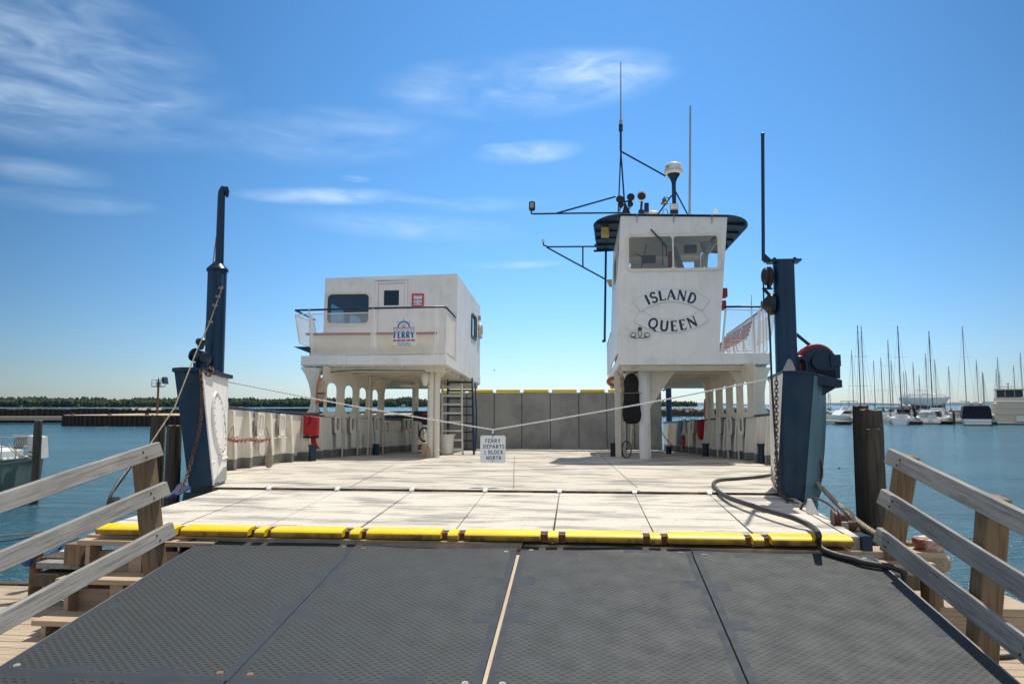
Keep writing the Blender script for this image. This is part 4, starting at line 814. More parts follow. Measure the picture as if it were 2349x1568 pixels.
b.tube([cov(rx_ * .97 * math.cos(t * math.pi / 16), ry_ * .98 * math.sin(t * math.pi / 16)) + nn * .02 for t in range(32)], .012, 6, closed=True); cp = part(b, 'inspection_cover', WHITE, e)
b = MB()
for t in range(22): b.ball(cov(rx_ * .82 * math.cos(t * math.pi / 11), ry_ * .88 * math.sin(t * math.pi / 11)) + nn * .022, .013, n=6, m=4)
part(b, 'cover_bolt', GREYP, cp)
b = MB(); top = [LA1 + Vector((.03, -.04, 0)), LB1 + Vector((.04, .05, 0)), Vector((-4.5, 1.15, 1.43)), LC1 + Vector((-.04, -.06, 0)), LA1.lerp(LC1, .6) + Vector((0, -.14, 0))]
b.add(top + [p + Vector((0, 0, .05)) for p in top], [(0, 1, 2, 3, 4), (9, 8, 7, 6, 5)] + [(i, (i + 1) % 5, 5 + (i + 1) % 5, 5 + i) for i in range(5)]); part(b, 'top_cap', NAVY, e)
# left mast
mv = .75; m0, m1 = vec((491, 862), mv), vec((499, 618), mv); b = MB(); b.tube([m0 + Vector((0, 0, -.02)), m1], .125, 24); ms = part(b, 'left_mast', NAVYL)
b = MB(); b.lathe([(.14, -.03), (.145, 0), (.13, .02), (.06, .09), (.055, .1)], m1, m1 - m0, 24); part(b, 'mast_collar', NAVYL, ms)
hk = [vec((503, 612), mv), vec((508, 452), mv), vec((509, 440), mv), vec((513, 432), mv), vec((518, 433), mv), vec((521, 440), mv + .02), vec((521, 452), mv + .02)]
b = MB(); b.tube(hk, [.058, .05, .048, .046, .044, .03, .018], 14); part(b, 'gooseneck_pipe', NAVYL, ms)
b = MB(); p = vec((506, 645), mv - .14); b.box(p + Vector((-.03, -.03, -.07)), p + Vector((.03, .03, .1))); part(b, 'wire_lug', NAVYL, ms)
# windlass on left pylon
wn = grp('windlass')
w0_ = vec((443, 812), .45); w1_ = vec((488, 830), .35); ax = (w1_ - w0_)
b = MB(); b.lathe([(0, 0), (.07, 0), (.09, .015), (.09, .04), (.055, .055), (.075, .07), (.085, .12), (.085, .18), (.06, .2), (.09, .215), (.09, .245), (.05, .26), (0, .26)], w0_, ax, 20); b.lathe([(0, -.01), (.03, 0), (.045, .05), (.07, .08), (.07, .12), (.05, .14), (0, .14)], vec((461, 797), .4) + Vector((0, 0, -.02)), (0, 0, 1), 16); part(b, 'windlass_drum', NAVY, wn, smooth=True)
p = vec((465, 850), .4); b = MB(); b.lathe([(.09, 0), (.06, .08), (.045, .2)], p, n=14); b.box(p + Vector((-.09, -.08, -.03)), p + Vector((.16, .12, .015))); b.box(p + Vector((-.07, -.12, 0)), p + Vector((-.03, -.06, .1))); part(b, 'windlass_foot', NAVY, wn)

# right pylon
v0 = .05
RA0, RA1 = vec((1782, 1131), v0), vec((1796, 853), v0); RB0, RB1 = vec((1769, 1100), .55), vec((1764, 868), .55)
RC0, RC1 = vec((1846, 1146), -.02), vec((1868, 860), v0); RD0, RD1 = vec((1884, 1128), .45), vec((1890, 880), .9)
e = grp('bow_pylon'); pyr = e
b = MB()
def nav(t): A_, C_ = RA0.lerp(RA1, t), RC0.lerp(RC1, t); return [A_, A_.lerp(C_, .4) + Vector((0, -.06, 0)), A_.lerp(C_, .8) + Vector((0, -.045, 0)), C_]
for i in range(12):
    a_, c_ = nav(i / 12), nav((i + 1) / 12)
    for k in range(3): b.poly([a_[k], a_[k + 1], c_[k + 1], c_[k]])
part(b, 'navy_face', NAVY, e)
b = MB()
def sidep(t):
    C_, D_ = RC0.lerp(RC1, t), RD0.lerp(RD1, t); M_ = C_.lerp(D_, .5) + Vector((.05 + .03 * math.sin(t * 3.14), -.08, 0)); return [C_, C_.lerp(M_, .5) + Vector((.01, -.01, 0)), M_, D_, Vector((D_.x + .25, 1.6, D_.z))]
for i in range(12):
    a_, c_ = sidep(i / 12), sidep((i + 1) / 12)
    for k in range(4): b.poly([a_[k], a_[k + 1], c_[k + 1], c_[k]])
a_ = sidep(0); lo = [p + Vector((-.08, .25, -.28)) for p in a_]
for k in range(4): b.poly([a_[k], a_[k + 1], lo[k + 1], lo[k]])
part(b, 'hull_side', HULLSIDE, e)
b = MB(); a_ = nav(0) + []; lo = [p + Vector((0, .22, -.26)) for p in a_]; b.v += a_ + lo; b.f += [(k, k + 1, 5 + k, 4 + k) for k in range(3)]; b.mi += [0] * 3; part(b, 'foot_plate', NAVYL, e)
b = MB(); b.poly([RA0, RA1, RB1, RB0]); b.poly([RB0, RB1, Vector((RB1.x + .3, 1.5, 1.2)), Vector((RB0.x + .3, 1.5, 0))])
for i in range(16): b.ball(RA0.lerp(RA1, .25 + i * .045).lerp(RB0.lerp(RB1, .25 + i * .045), .82) + Vector((-.005, 0, 0)), .012, n=6, m=4)
part(b, 'white_face', WHITE, e, recalc=False)
b = MB(); b.poly([p + Vector((-.004, -.003, 0)) for p in (RA0, RB0, RB0.lerp(RB1, .13), RA0.lerp(RA1, .13))]); part(b, 'grey_foot', SGREY, e)
b = MB(); top = [RA1 + Vector((-.01, -.02, -.01)), RB1 + Vector((-.02, 0, -.01)), Vector((RB1.x + .3, 1.5, 1.25)), RD1 + Vector((0, .3, 0)), RD1, RC1 + Vector((.01, -.02, 0)), RA1.lerp(RC1, .5) + Vector((0, -.08, .0))]; n_ = len(top)
b.add(top + [p + Vector((0, 0, .03)) for p in top], [tuple(range(n_)), tuple(range(2 * n_ - 1, n_ - 1, -1))] + [(i, (i + 1) % n_, n_ + (i + 1) % n_, n_ + i) for i in range(n_)]); part(b, 'top_cap', NAVY, e)
b = MB(); q = sidep(.22)[2] + Vector((-.05, -.04, 0)); b.plate([(.035 * math.cos(t * .5236), .13 * math.sin(t * .5236)) for t in range(12)], [[(.02 * math.cos(t * .5236), .10 * math.sin(t * .5236)) for t in range(12)]], lambda x, y: (q.x + x, q.y - .02, q.z + y), (0, .03, 0)); part(b, 'fairlead', RUSTY, e)
mv = .35; m0, m1 = vec((1805, 858), mv), vec((1797, 602), mv); b = MB(); b.tube([m0, m1], [.128, .125], 24); ms = part(b, 'right_mast', NAVYL)
b = MB(); b.box(m1 + Vector((-.18, -.1, 0)), m1 + Vector((.19, .1, .025))); b.ball(m1 + Vector((-.12, -.06, .03)), .025, n=6, m=4); b.ball(m1 + Vector((.12, -.06, .03)), .025, n=6, m=4); part(b, 'top_plate', NAVYL, ms)
b = MB(); b.tube([vec((1751, 598), mv), vec((1749.5, 309), mv)], .021, 10); b.bar(vec((1752, 600), mv), vec((1775, 601), mv), .05, .02); b.prism([(0, 0), (.12, 0), (0, .12)], lambda x, y: vec((1752, 600), mv) + Vector((x, 0, y)), (0, .02, 0)); b.ball(vec((1749.5, 309), mv), .026, n=8, m=5); part(b, 'pole', NAVYL, ms)
b = MB()
for (cx_, cy_, rx_, ry_) in ((1756, 634, .055, .11), (1767, 634, .04, .12)): c_ = vec((cx_, cy_), mv - .05); b.ball(c_, 1, (rx_, .07, ry_), 12, 8)
c_ = vec((1766, 698), mv); b.lathe([(0, 0), (.13, 0), (.13, .05), (.05, .12), (.05, .14)], c_ + Vector((.04, 0, 0)), (-1, 0, 0), 18); b.bar(vec((1752, 662), mv), vec((1772, 662), mv), .02, .02); b.tube([vec((1750, 660), mv), vec((1768, 680), mv)], .02, 6); b.tube([vec((1751, 650), mv), vec((1752, 692), mv), vec((1758, 712), mv)], .01, 6); b.bar(vec((1764, 612), mv), vec((1764, 660), mv), .015, .05); part(b, 'pulley_block', BLACK, ms)
b = MB(); b.tube([vec((1825, 765), mv + .1), vec((1862, 795), mv + .2)], .02, 6); part(b, 'brace', NAVYL, ms)
b = MB(); b.tube([vec((1762, 710), mv - .2), vec((1766, 760), mv - .2), vec((1770, 870), .0), vec((1778, 1000), -.05), vec((1786, 1100), -.06)], .013, 6); part(b, 'hoist_wire', BLACK, ms)
# winch
wn = grp('bow_winch')
c_ = vec((1871, 832), .55); b = MB(); b.lathe([(0, -.07), (.225, -.07), (.235, -.05), (.235, .0), (.19, .0), (.19, .08), (.23, .08), (.23, .1), (0, .1)], c_, (0, 1, 0), 28); part(b, 'winch_drum', RED, wn)
b = MB(); b.plate(arc(0, 0, .19, .19, 20, 160, 8) + [(-.2, -.12), (-.2, -.2), (.24, -.2), (.25, .06)], [], lambda x, y: c_ + Vector((x + .01, -.10, y)), (0, .02, 0)); b.lathe([(0, 0), (.09, 0), (.09, .04), (0, .04)], c_ + Vector((0, -.15, 0)), (0, 1, 0), 16); b.box(c_ + Vector((-.1, -.1, -.26)), c_ + Vector((.2, .2, -.1))); b.box(c_ + Vector((.14, -.12, -.05)), c_ + Vector((.26, -.02, .09))); b.tube(smoothpts([c_ + Vector((-.26, -.1, -.2)), c_ + Vector((-.26, -.1, .0)), c_ + Vector((-.21, -.1, .05)), c_ + Vector((-.15, -.1, .0)), c_ + Vector((-.15, -.1, -.2))]), .035, 10); part(b, 'winch_frame', NAVY, wn)
b = MB(); p0, p1 = vec((1868, 876), .25), vec((1924, 880), .25); b.hexa([p0 + Vector((0, -.12, -.04)), p1 + Vector((0, -.12, -.05)), p1 + Vector((0, .3, -.05)), p0 + Vector((0, .3, -.05)), p0 + Vector((0, -.12, .09)), p1 + Vector((0, -.12, .04)), p1 + Vector((0, .3, .04)), p0 + Vector((0, .3, .09))]); b.prism([(0, 0), (.28, 0), (.06, -.13)], lambda x, y: p0 + Vector((x, 0, y - .05)), (0, .1, 0)); part(b, 'winch_bracket', NAVY, wn, bevel=.008)
b = MB(); p = vec((1812, 850), .0); b.plate([(-.08, 0), (.06, 0), (.03, .1), (0, .14), (-.03, .1)], [], lambda x, y: p + Vector((x, -.02, y)), (0, .04, 0)); b.bar(p + Vector((-.05, 0, .0)), p + Vector((0, 0, .13)), .05, .03); part(b, 'chain_lug', GREYP, wn)
# stern mast and far navy bits
q = sp(1535, 960, 17.2); b = MB(); b.tube([(q.x, 17.2, .3), (q.x, 17.2, 2.6)], .10, 14); part(b, 'stern_mast', NAVYL)
b = MB(); q = sp(1524, 890, 15.6); b.tube([(q.x, 15.9, 2.0), (q.x + .3, 16.6, 2.15)], .03, 6); part(b, 'ramp_catch', BLACK)
# bollards on deck (welded)
for (x_, y_, h_) in ((716, 1057, .36), (862, 1043, .30), (1534, 1040, .22), (1619, 1046, .34), (1749, 1062, .42)):
    d_ = dk(x_, y_); b = MB(); b.lathe([(.0, h_), (.105, h_), (.105, h_ - .03), (.085, h_ - .04), (.085, 0)], (d_.x, d_.y, 0), n=18); part(b, 'bollard', NAVY)
b = MB()
for (px_, py_, px2, py2) in ((1010, 1010, 1060, 1012),): pass
fs = sp(928, 760, 8.93)
sg = grp('ferry_line_sign')
def fsg(x, y): a_ = sp(*z1(x, y), 8.925); return (a_.x, 8.925, a_.z)
b = MB(); A_, B_, C_, D_ = fsg(1172, 910), fsg(1430, 905), fsg(1414, 612), fsg(1160, 612); o4 = Vector((0, -.012, 0))
b.hexa([Vector(A_) + o4, Vector(B_) + o4, B_, A_, Vector(D_) + o4, Vector(C_) + o4, C_, D_]); part(b, 'board', SIGNW, sg, bevel=.003)
cx_, cw = fsg(1287, 700)[0], fsg(1287, 718)[2]; sw_, sh_ = B_[0] - A_[0], C_[2] - B_[2]
ex, ez, ny = Vector((1, 0, .012)), Vector((-.03, 0, 1)), Vector((0, -1, 0)); C0 = Vector((cx_ - .0, 8.9115, cw))
def L(x, z, k=0): return C0 + ex * x + ez * z + ny * k
bb, br = MB(), MB()
def ringpart(mb, r0, r1, a0, a1, n=14):
    pts = arc(0, 0, r1, r1, a0, a1, n) + arc(0, 0, r0, r0, a1, a0, n); mb.add([L(x, y + .01) for x, y in pts], [(i, i + 1, 2 * n - i, 2 * n + 1 - i) for i in range(n)])
ringpart(bb, .125, .155, 0, 180); ringpart(bb, .160, .165, 0, 180); ringpart(bb, .0, .03, 0, 180, 6)
for a_ in (0, 36, 72, 90, 108, 144, 180):
    if a_ in (0, 180, 72, 108): continue
for a_ in (38, 64, 90, 116, 142):
    ca, sa = math.cos(R(a_)), math.sin(R(a_)); t_ = .004
    bb.add([L(ca * .04 - sa * t_, sa * .04 + ca * t_ + .01, .0003), L(ca * .04 + sa * t_, sa * .04 - ca * t_ + .01, .0003), L(ca * .118 + sa * t_, sa * .118 - ca * t_ + .01, .0003), L(ca * .118 - sa * t_, sa * .118 + ca * t_ + .01, .0003)], [(0, 1, 2, 3)])
for a_ in (42, 90, 138):
    ca, sa = math.cos(R(a_)), math.sin(R(a_))
    for r0, r1, t_ in ((.166, .18, .004), (.181, .225, .011)):
        bb.add([L(ca * r0 - sa * t_ * .5, sa * r0 + ca * t_ * .5 + .01, .0003), L(ca * r0 + sa * t_ * .5, sa * r0 - ca * t_ * .5 + .01, .0003), L(ca * r1 + sa * t_, sa * r1 - ca * t_ + .01, .0003), L(ca * r1 - sa * t_, sa * r1 + ca * t_ + .01, .0003)], [(0, 1, 2, 3)])
hw = sw_ * .46
def rect(mb, x0, y0, x1, y1, k=0): mb.add([L(x0, y0, k), L(x1, y0, k), L(x1, y1, k), L(x0, y1, k)], [(0, 1, 2, 3)])
rect(br, -hw, -.014, hw, .006); rect(br, -hw, -.345, hw, -.300)
text_line(bb, 'MADELINE ISLAND', L(.0, -.055), .045, ex, ez, ny, .15, .09, width=hw * 1.96, gap=.1)
text_line(bb, 'FERRY', L(0, -.185), .155, ex, ez, ny, .30, .15, width=hw * 1.94, gap=.16)
bw_ = MB(); text_line(bw_, 'L I N E', L(0, -.3225, .0015), .028, ex, ez, ny, .2, 0, width=hw * 1.5, gap=.35, uni=True)
for j in range(2):
    y_ = -.39 - j * .045; pts = [(-hw * .62 + i * hw * 1.24 / 24, y_ + .013 * math.sin(i / 24 * 2 * math.pi * 3)) for i in range(25)]
    bb.add([L(x, y + .008) for x, y in pts] + [L(x, y - .008) for x, y in pts], [(i, i + 1, 26 + i, 25 + i) for i in range(24)])
part(bb, 'blue_emblem', SIGNB, sg, smooth=False); part(br, 'red_bars', SIGNR, sg, smooth=False); part(bw_, 'white_letters', SIGNW, sg, smooth=False)

# every group of the ferry becomes one mesh part that carries the rest as its sub-parts
def merge_group(e):
    kids = [c for c in e.children]; base = lambda o: o.name.split('.')[0]
    main = {'passenger_cabin': ('front_wall', 'rear_wall', 'side_wall'), 'wheelhouse': ('front_wall', 'rear_wall', 'side_wall', 'fascia'), 'balcony_railing': ('handrail', 'panel_frame'), 'bow_pylon': ('white_face',), 'ferry_line_sign': ('board',)}.get(base(e), (base(kids[0]),))
    mains = [c for c in kids if base(c) in main]; rest = [c for c in kids if c not in mains]
    if base(e) == 'wheelhouse' or base(e) == 'passenger_cabin' or base(e) == 'balcony_railing':
        keep = mains[0]; me = bpy.data.meshes.new(base(e)); bm = bmesh.new(); mats = []
        for c in mains:
            k = len(bm.faces); bm.from_mesh(c.data); m_ = c.data.materials[0]
            if m_ not in mats: mats.append(m_)
            bm.faces.ensure_lookup_table()
            for f in bm.faces[k:]: f.material_index = mats.index(m_)
        bm.to_mesh(me); bm.free()
        for m_ in mats: me.materials.append(m_)
        me.set_sharp_from_angle(angle=R(38)); o = bpy.data.objects.new('x', me); COL.objects.link(o)
        for c in mains: bpy.data.objects.remove(c)
    else: o = mains[0]; rest += mains[1:]
    nm = base(e); o.parent = e.parent; OFF[o] = Vector((0, 0, 0))
    for c in rest: c.parent = o
    bpy.data.objects.remove(e); o.name = nm
for e in GROUPS: merge_group(e)
# ------------------------------------------------------------------ loose things on the ferry
def loose(name, label, cat, u, v, w, fr=SHIP, group=None): return thing(name, label, cat, fr, (u, v, w), group)
def single(mb, name, mt, label, cat, fr=SHIP, group=None, kind=None, **kw):
    c = Vector((sum(p.x for p in mb.v) / len(mb.v), sum(p.y for p in mb.v) / len(mb.v), min(p.z for p in mb.v)))
    o = mb.build(name, mt, None, fr=fr, org=c, **kw); return props(o, label, cat, group, kind)
# rope barrier with its sign
a0, a1, am = vec((526, 876), .95), vec((1768, 868), .55), vec((1131, 985), .72)
pts = [a0.lerp(am, t / 14) + Vector((0, 0, -.02 * math.sin(math.pi * t / 14))) for t in range(14)] + [am] + [am.lerp(a1, t / 14) + Vector((0, 0, -.02 * math.sin(math.pi * t / 14))) for t in range(1, 15)]
b = MB(); b.tube(pts, .0085, 8); b.tube([am, am + Vector((0, -.01, -.05))], .012, 8)
single(b, 'barrier_rope', WROPE, 'thin white rope strung low across the deck between the two bow pylons', 'rope')
tl, tr, bl = vec((1102, 998), .71), vec((1160, 998), .71), vec((1102, 1061), .71)
sgn = loose('departure_sign', 'small white sign with blue letters hanging at the middle of the white rope', 'sign', am.x, .71, tl.z)
b = MB(); b.plate(rrect(tl.x, bl.z, tr.x, tl.z, .03), [], lambda x, y: (x, .70, y), (0, .006, 0)); part(b, 'board', SIGNW, sgn)
b = MB(); b.tube([am + Vector((0, 0, 0)), Vector((am.x, .70, tl.z - .02))], .005, 6); b.ball((am.x, .697, tl.z - .02), .007, n=6, m=4); b.ball((am.x, .697, bl.z + .02), .007, n=6, m=4); part(b, 'hanger', BLACK, sgn)
b = MB(); W_ = tr.x - tl.x; H_ = tl.z - bl.z
for k, t in enumerate(('FERRY', 'DEPARTS', '1 BLOCK', 'NORTH')):
    cw_ = sum(G[c][0] for c in t) + .16 * (len(t) - 1); wd_ = {'FERRY': .6, 'DEPARTS': .84, '1 BLOCK': .74, 'NORTH': .6}[t]
    text_line(b, t, (am.x + (.012 if k else 0), .6985, tl.z - H_ * (.2 + .205 * k)), H_ * .135, (1, 0, 0), (0, 0, 1), (0, -1, 0), .17, width=W_ * wd_, gap=.16, uni=True)
part(b, 'lettering', LETB, sgn, smooth=False)
# life jackets, fire cover etc
def blob(mb, c, sx, sy, sz, seed, n=12, m=10, amp=.18, taper=0):
    c = Vector(c); b0 = len(mb.v); mb.ball((0, 0, 0), 1, (1, 1, 1), n, m)
    for i in range(b0, len(mb.v)):
        p = mb.v[i]; k = 1 + amp * noise.noise(p * 1.7 + Vector((seed, seed, 0))); q = Vector((abs(p.x) ** .7 * (1 if p.x > 0 else -1), abs(p.y) ** .7 * (1 if p.y > 0 else -1), abs(p.z) ** .8 * (1 if p.z > 0 else -1)))
        f = 1 - taper * q.z; mb.v[i] = c + Vector((q.x * sx * k * f, q.y * sy * k * f, q.z * sz * k))
q = sp(*z1(382, 1400), 8.62)
t = loose('life_jacket', 'faded orange and tan life jacket hanging on the front left platform pillar', 'life jacket', q.x, 8.6, q.z)
b = MB(); blob(b, (q.x, 8.60, q.z + .02), .09, .05, .25, 3, taper=.25); part(b, 'jacket', BEIGEF, t)
b = MB(); blob(b, (q.x - .06, 8.63, q.z + .0), .09, .05, .31, 5, taper=.25); b.bar((q.x - .09, 8.62, q.z), (q.x - .13, 8.64, q.z - .36), .07, .02, up=(0, 1, 0)); part(b, 'orange_side', ORANGE, t)
b = MB(); b.tube([(q.x - .1, 8.54, q.z - .10), (q.x + .1, 8.54, q.z - .10)], .014, 6); b.tube([(q.x, 8.6, q.z + .25), (q.x, 8.8, 2.2)], .008, 6); part(b, 'strap', BLACK, t)
A_, B_ = sp(*z4(785, 440), 7.35), sp(*z4(892, 625), 7.35)
t = loose('red_locker_bag', 'bright red fabric bag hung on the left bulwark with a red tail below it', 'bag', A_.x, 7.35, B_.z)
b = MB(); b.hexa([(A_.x, 7.3, B_.z + .02), (B_.x, 7.3, B_.z), (B_.x, 7.5, B_.z), (A_.x, 7.5, B_.z + .02), (A_.x, 7.28, A_.z - .02), (B_.x, 7.28, A_.z - .06), (B_.x, 7.5, A_.z - .06), (A_.x, 7.5, A_.z - .02)]); part(b, 'bag', REDF, t, bevel=.02)
b = MB(); b.box((A_.x + .01, 7.29, B_.z - .05), (B_.x - .01, 7.5, B_.z + .0)); b.tube(smoothpts([(A_.x + .14, 7.27, A_.z - .02), (A_.x + .17, 7.275, A_.z - .15), (A_.x + .10, 7.275, A_.z - .25)]), .01, 6); part(b, 'black_trim', BLACKF, t)
q = sp(*z4(850, 640), 7.3); b = MB(); b.plate([(-.06, .0), (.06, .0), (.09, -.14), (.19, -.28), (.06, -.25), (-.04, -.22), (-.05, -.1)], [], lambda x, y: (q.x + x, 7.36 - x * .3, q.z + y + .02), (0, .04, 0)); part(b, 'tail', REDF, t)
# fender and bundle on the left bulwark
q = sp(*z4(485, 770), 4.0)
b = MB(); b.lathe([(0, .5), (.01, .5), (.02, .42), (.055, .25), (.07, .12), (.05, .02), (0, 0)], (q.x, 4.0, .02), n=12); b.tube([(q.x, 4.0, .5), (q.x - .03, 3.9, .75)], .01, 6)
single(b, 'teardrop_fender', NETF, 'grey beige teardrop fender hanging against the left bulwark', 'fender')
b = MB(); p = [sp(*z4(x, y), v) for x, y, v in ((130, 650, 2.3), (180, 670, 2.6), (300, 655, 3.0), (400, 668, 3.5), (490, 650, 3.8))]; p = [Vector((h.x, v, h.z)) for h, v in zip(p, (2.3, 2.6, 3.0, 3.5, 3.8))]
t = loose('boat_hook_bundle', 'red pole lashed with cord along the left bulwark near the pylon', 'boat hook', p[0].x, 3, p[0].z)
b = MB(); b.tube(p, .022, 8); part(b, 'pole', RED, t)
b = MB()
for i in range(1, 12):
    c_ = p[0].lerp(p[-1], i / 12); c_.z = p[min(4, int(i / 2.6))].z; b.tube([c_ + Vector((.03 * math.cos(a), .02 * math.sin(a), .035 * math.sin(a * 1.3))) for a in (0, 1, 2, 3, 4, 5)], .009, 5)
b.tube(smoothpts([p[0], p[0] + Vector((.05, .05, .2)), p[1] + Vector((0, 0, .05))]), .008, 5); b.tube(smoothpts([p[1], p[1] + Vector((0, 0, -.15)), p[1] + Vector((.02, .02, -.4))]), .006, 5); b.tube(smoothpts([p[3], p[3] + Vector((0, 0, -.2)), p[3] + Vector((.05, .1, -.25)), p[4]]), .008, 5); part(b, 'cord', TANROPE, t)
# bucket
d = dk(*z4(2000, 785)); t = loose('waste_bucket', 'round white plastic bucket standing at the foot of the stairs', 'bucket', d.x, d.y, 0)
b = MB(); b.lathe([(0, 0), (.17, 0), (.205, .50), (.225, .50), (.225, .54), (.20, .54), (.16, .04), (0, .04)], (d.x, d.y, .02), n=22); part(b, 'bucket', PLAST, t)
b = MB()
for k in range(9): b.box((d.x - .17 + k * .04, d.y - .15, 0), (d.x - .145 + k * .04, d.y + .15, .02))
part(b, 'slatted_base', BLACK, t)
# glove on post foot
q = Vector((-2.86, 9.36, 0)); b = MB(); blob(b, (q.x, q.y, .15), .07, .05, .15, 9, taper=-.3); blob(b, (q.x + .03, q.y - .02, .30), .06, .04, .05, 2); b.box((q.x + .07, q.y - .04, .02), (q.x + .17, q.y - .02, .22))
single(b, 'folded_tarp', BEIGEF, 'small brown folded tarp leaning on the foot of the left support post', 'tarp')
# generator / outboard
A_, B_ = sp(*z4(1722, 415), 12.6), sp(*z4(1860, 510), 12.6)
t = loose('outboard_motor', 'black and red motor clamped on the left bulwark behind the post', 'motor', A_.x, 12.6, B_.z)
b = MB(); b.box((A_.x, 12.5, B_.z + .05), (A_.x + .3, 12.9, A_.z)); part(b, 'housing', BLACK, t, bevel=.02)
b = MB(); b.box((A_.x + .28, 12.45, B_.z + .12), (B_.x, 12.9, A_.z - .01)); part(b, 'cowl', RED, t, bevel=.03)
b = MB(); b.lathe([(0, 0), (.12, 0), (.14, .03), (.12, .08), (0, .08)], (A_.x + .38, 12.38, B_.z + .06), (0, 1, 0), 16); part(b, 'recoil_wheel', BLACK, t)
b = MB(); b.tube([(A_.x + .36 + .14 * math.cos(a * .63), 12.4, B_.z - .35 + .2 * math.sin(a * .63)) for a in range(9)], .025, 8); b.bar((A_.x + .38, 12.42, B_.z - .02), (A_.x + .38, 12.42, B_.z - .14), .03, .03); part(b, 'hanging_cable', BLACK, t)
b = MB(); b.bar((A_.x + .45, 12.6, A_.z), (B_.x - .02, 12.6, A_.z + .3), .03, .03); part(b, 'tiller', BLACK, t)
# hoses hanging on the bulwarks
def coil(name, mt, label, cat, c, wd, ht, n, v, r=.016, tail=None, lean=0):
    b = MB()
    for k in range(n):
        o_ = (k - n / 2) * wd / n * .5; x = wd * (.5 + .1 * (k % 2)); h_ = ht * (1 - .07 * (k % 3))
        b.tube(smoothpts([(c[0] + o_ - x * .3, v - .02 * k, c[1]), (c[0] + o_ - x * .5 + lean * .3, v - .02 * k, c[1] - h_ * .5), (c[0] + o_ + lean, v - .02 * k, c[1] - h_), (c[0] + o_ + x * .5 + lean * .5, v - .02 * k, c[1] - h_ * .5), (c[0] + o_ + x * .2, v - .02 * k, c[1])], 4), r, 6)
    if tail: b.tube(smoothpts(tail), r, 6)
    return single(b, name, mt, label, cat)
q = sp(*z4(1758, 490), 13.6); q2 = sp(*z4(1720, 610), 13.2)
coil('hose_coil', BLUEH, 'pale blue hose coiled over the left bulwark beside the outboard motor', 'hose', (q.x, q.z), .22, .72, 5, 13.4, tail=[(q.x - .1, 13.4, .3), (q.x - .25, 13.3, .06), (q.x + .1, 13.1, .03), (q.x + .35, 12.9, .03)])
q = sp(*z5(970, 735), 14.6)
coil('hose_coil', BLUEH, 'pale blue hose looped over the right bulwark with its end trailing on deck', 'hose', (q.x, q.z), .22, .80, 5, 14.3, lean=-.1, tail=[(q.x - .7, 14.6, .9), (q.x - .68, 14.5, .5), (q.x - .8, 14.4, .2), (q.x - 1.15, 14.3, .03), (q.x - .6, 14.3, .02), (q.x - .3, 14.3, .15), (q.x - .55, 14.4, .5), (q.x - .68, 14.5, .85)])
q = sp(*z5(995, 885), 13.9)
coil('extension_cord', REDF, 'thin red extension cord bundle hanging low on the right bulwark', 'cord', (q.x, q.z), .12, .42, 5, 13.8, r=.008)
q = sp(*z4(1470, 560), 12.6); b = MB(); b.tube(smoothpts([(q.x - .1, 12.7, q.z + .1), (q.x + .12, 12.9, q.z - .12), (q.x + .42, 13.1, q.z - .06), (q.x + .46, 13.2, q.z + .02), (q.x + .62, 13.3, q.z - .1), (q.x + .88, 13.5, q.z - .2), (q.x + 1.05, 13.6, q.z - .1), (q.x + 1.12, 13.7, q.z + .1)]), .01, 6)
single(b, 'yellow_line', mat('tan_line', (.5, .32, .12), .8, .1, 8), 'thin tan line sagging along the left bulwark before the blue hose', 'rope')
# right side
q = sp(*z5(450, 485), 9.3); A_ = sp(*z5(440, 240), 9.3); B_ = sp(*z5(450, 770), 9.3)
t = loose('covered_kayak_bag', 'long black fabric bag strapped upright to the right support post', 'bag', q.x, 9.25, B_.z)
b = MB(); n_ = 14
prof = [(.02, 1.0), (.10, .97), (.16, .90), (.19, .80), (.17, .66), (.20, .60), (.19, .5), (.20, .42), (.22, .3), (.235, .18), (.2, .06), (.12, .01), (.01, 0)]
b.lathe([(r_, B_.z + (A_.z - B_.z) * t_ ) for r_, t_ in prof[::-1]], (q.x + .02, 9.3, 0), (0, 0, 1), 16)
for i in range(len(b.v)): b.v[i].y = 9.3 + (b.v[i].y - 9.3) * .5; b.v[i].x += .012 * noise.noise(b.v[i] * 9); b.v[i].y += .02 * noise.noise(b.v[i] * 7)
part(b, 'bag', BLACKF, t)
b = MB()
for zz in (.35, .60): b.tube([(q.x - .19, 9.2, B_.z + (A_.z - B_.z) * zz), (q.x + .2, 9.2, B_.z + (A_.z - B_.z) * zz + .01), (q.x + .28, 9.3, B_.z + (A_.z - B_.z) * zz + .01)], .008, 6)
part(b, 'strap', TANROPE, t); b = MB(); b.tube([A_ + Vector((.05, 0, -.05)), (2.48, 9.35, 2.15)], .015, 6); part(b, 'handle', BLACKF, t)
q = sp(*z5(410, 780), 9.6); b = MB(); b.tube([(q.x, 9.6, q.z), (q.x - .05, 9.6, q.z + 1.55), (q.x - .09, 9.6, 2.15)], [.025, .02, .008], 8)
single(b, 'red_pole', RED, 'slim red pole standing upright behind the black bag', 'pole')
d = dk(*z5(300, 1108)); t = loose('wire_basket', 'small black square basket on deck at the foot of the right ladder', 'basket', d.x, d.y, 0)
b = MB(); b.plate([(-.15, -.13), (.15, -.13), (.15, .13), (-.15, .13)], [[(-.13, -.11), (.13, -.11), (.13, .11), (-.13, .11)]], lambda x, y: (d.x + x, d.y + y, 0.01), (0, 0, .34)); b.box((d.x - .14, d.y - .12, .012), (d.x + .14, d.y + .12, .03)); part(b, 'box', BLACK, t)
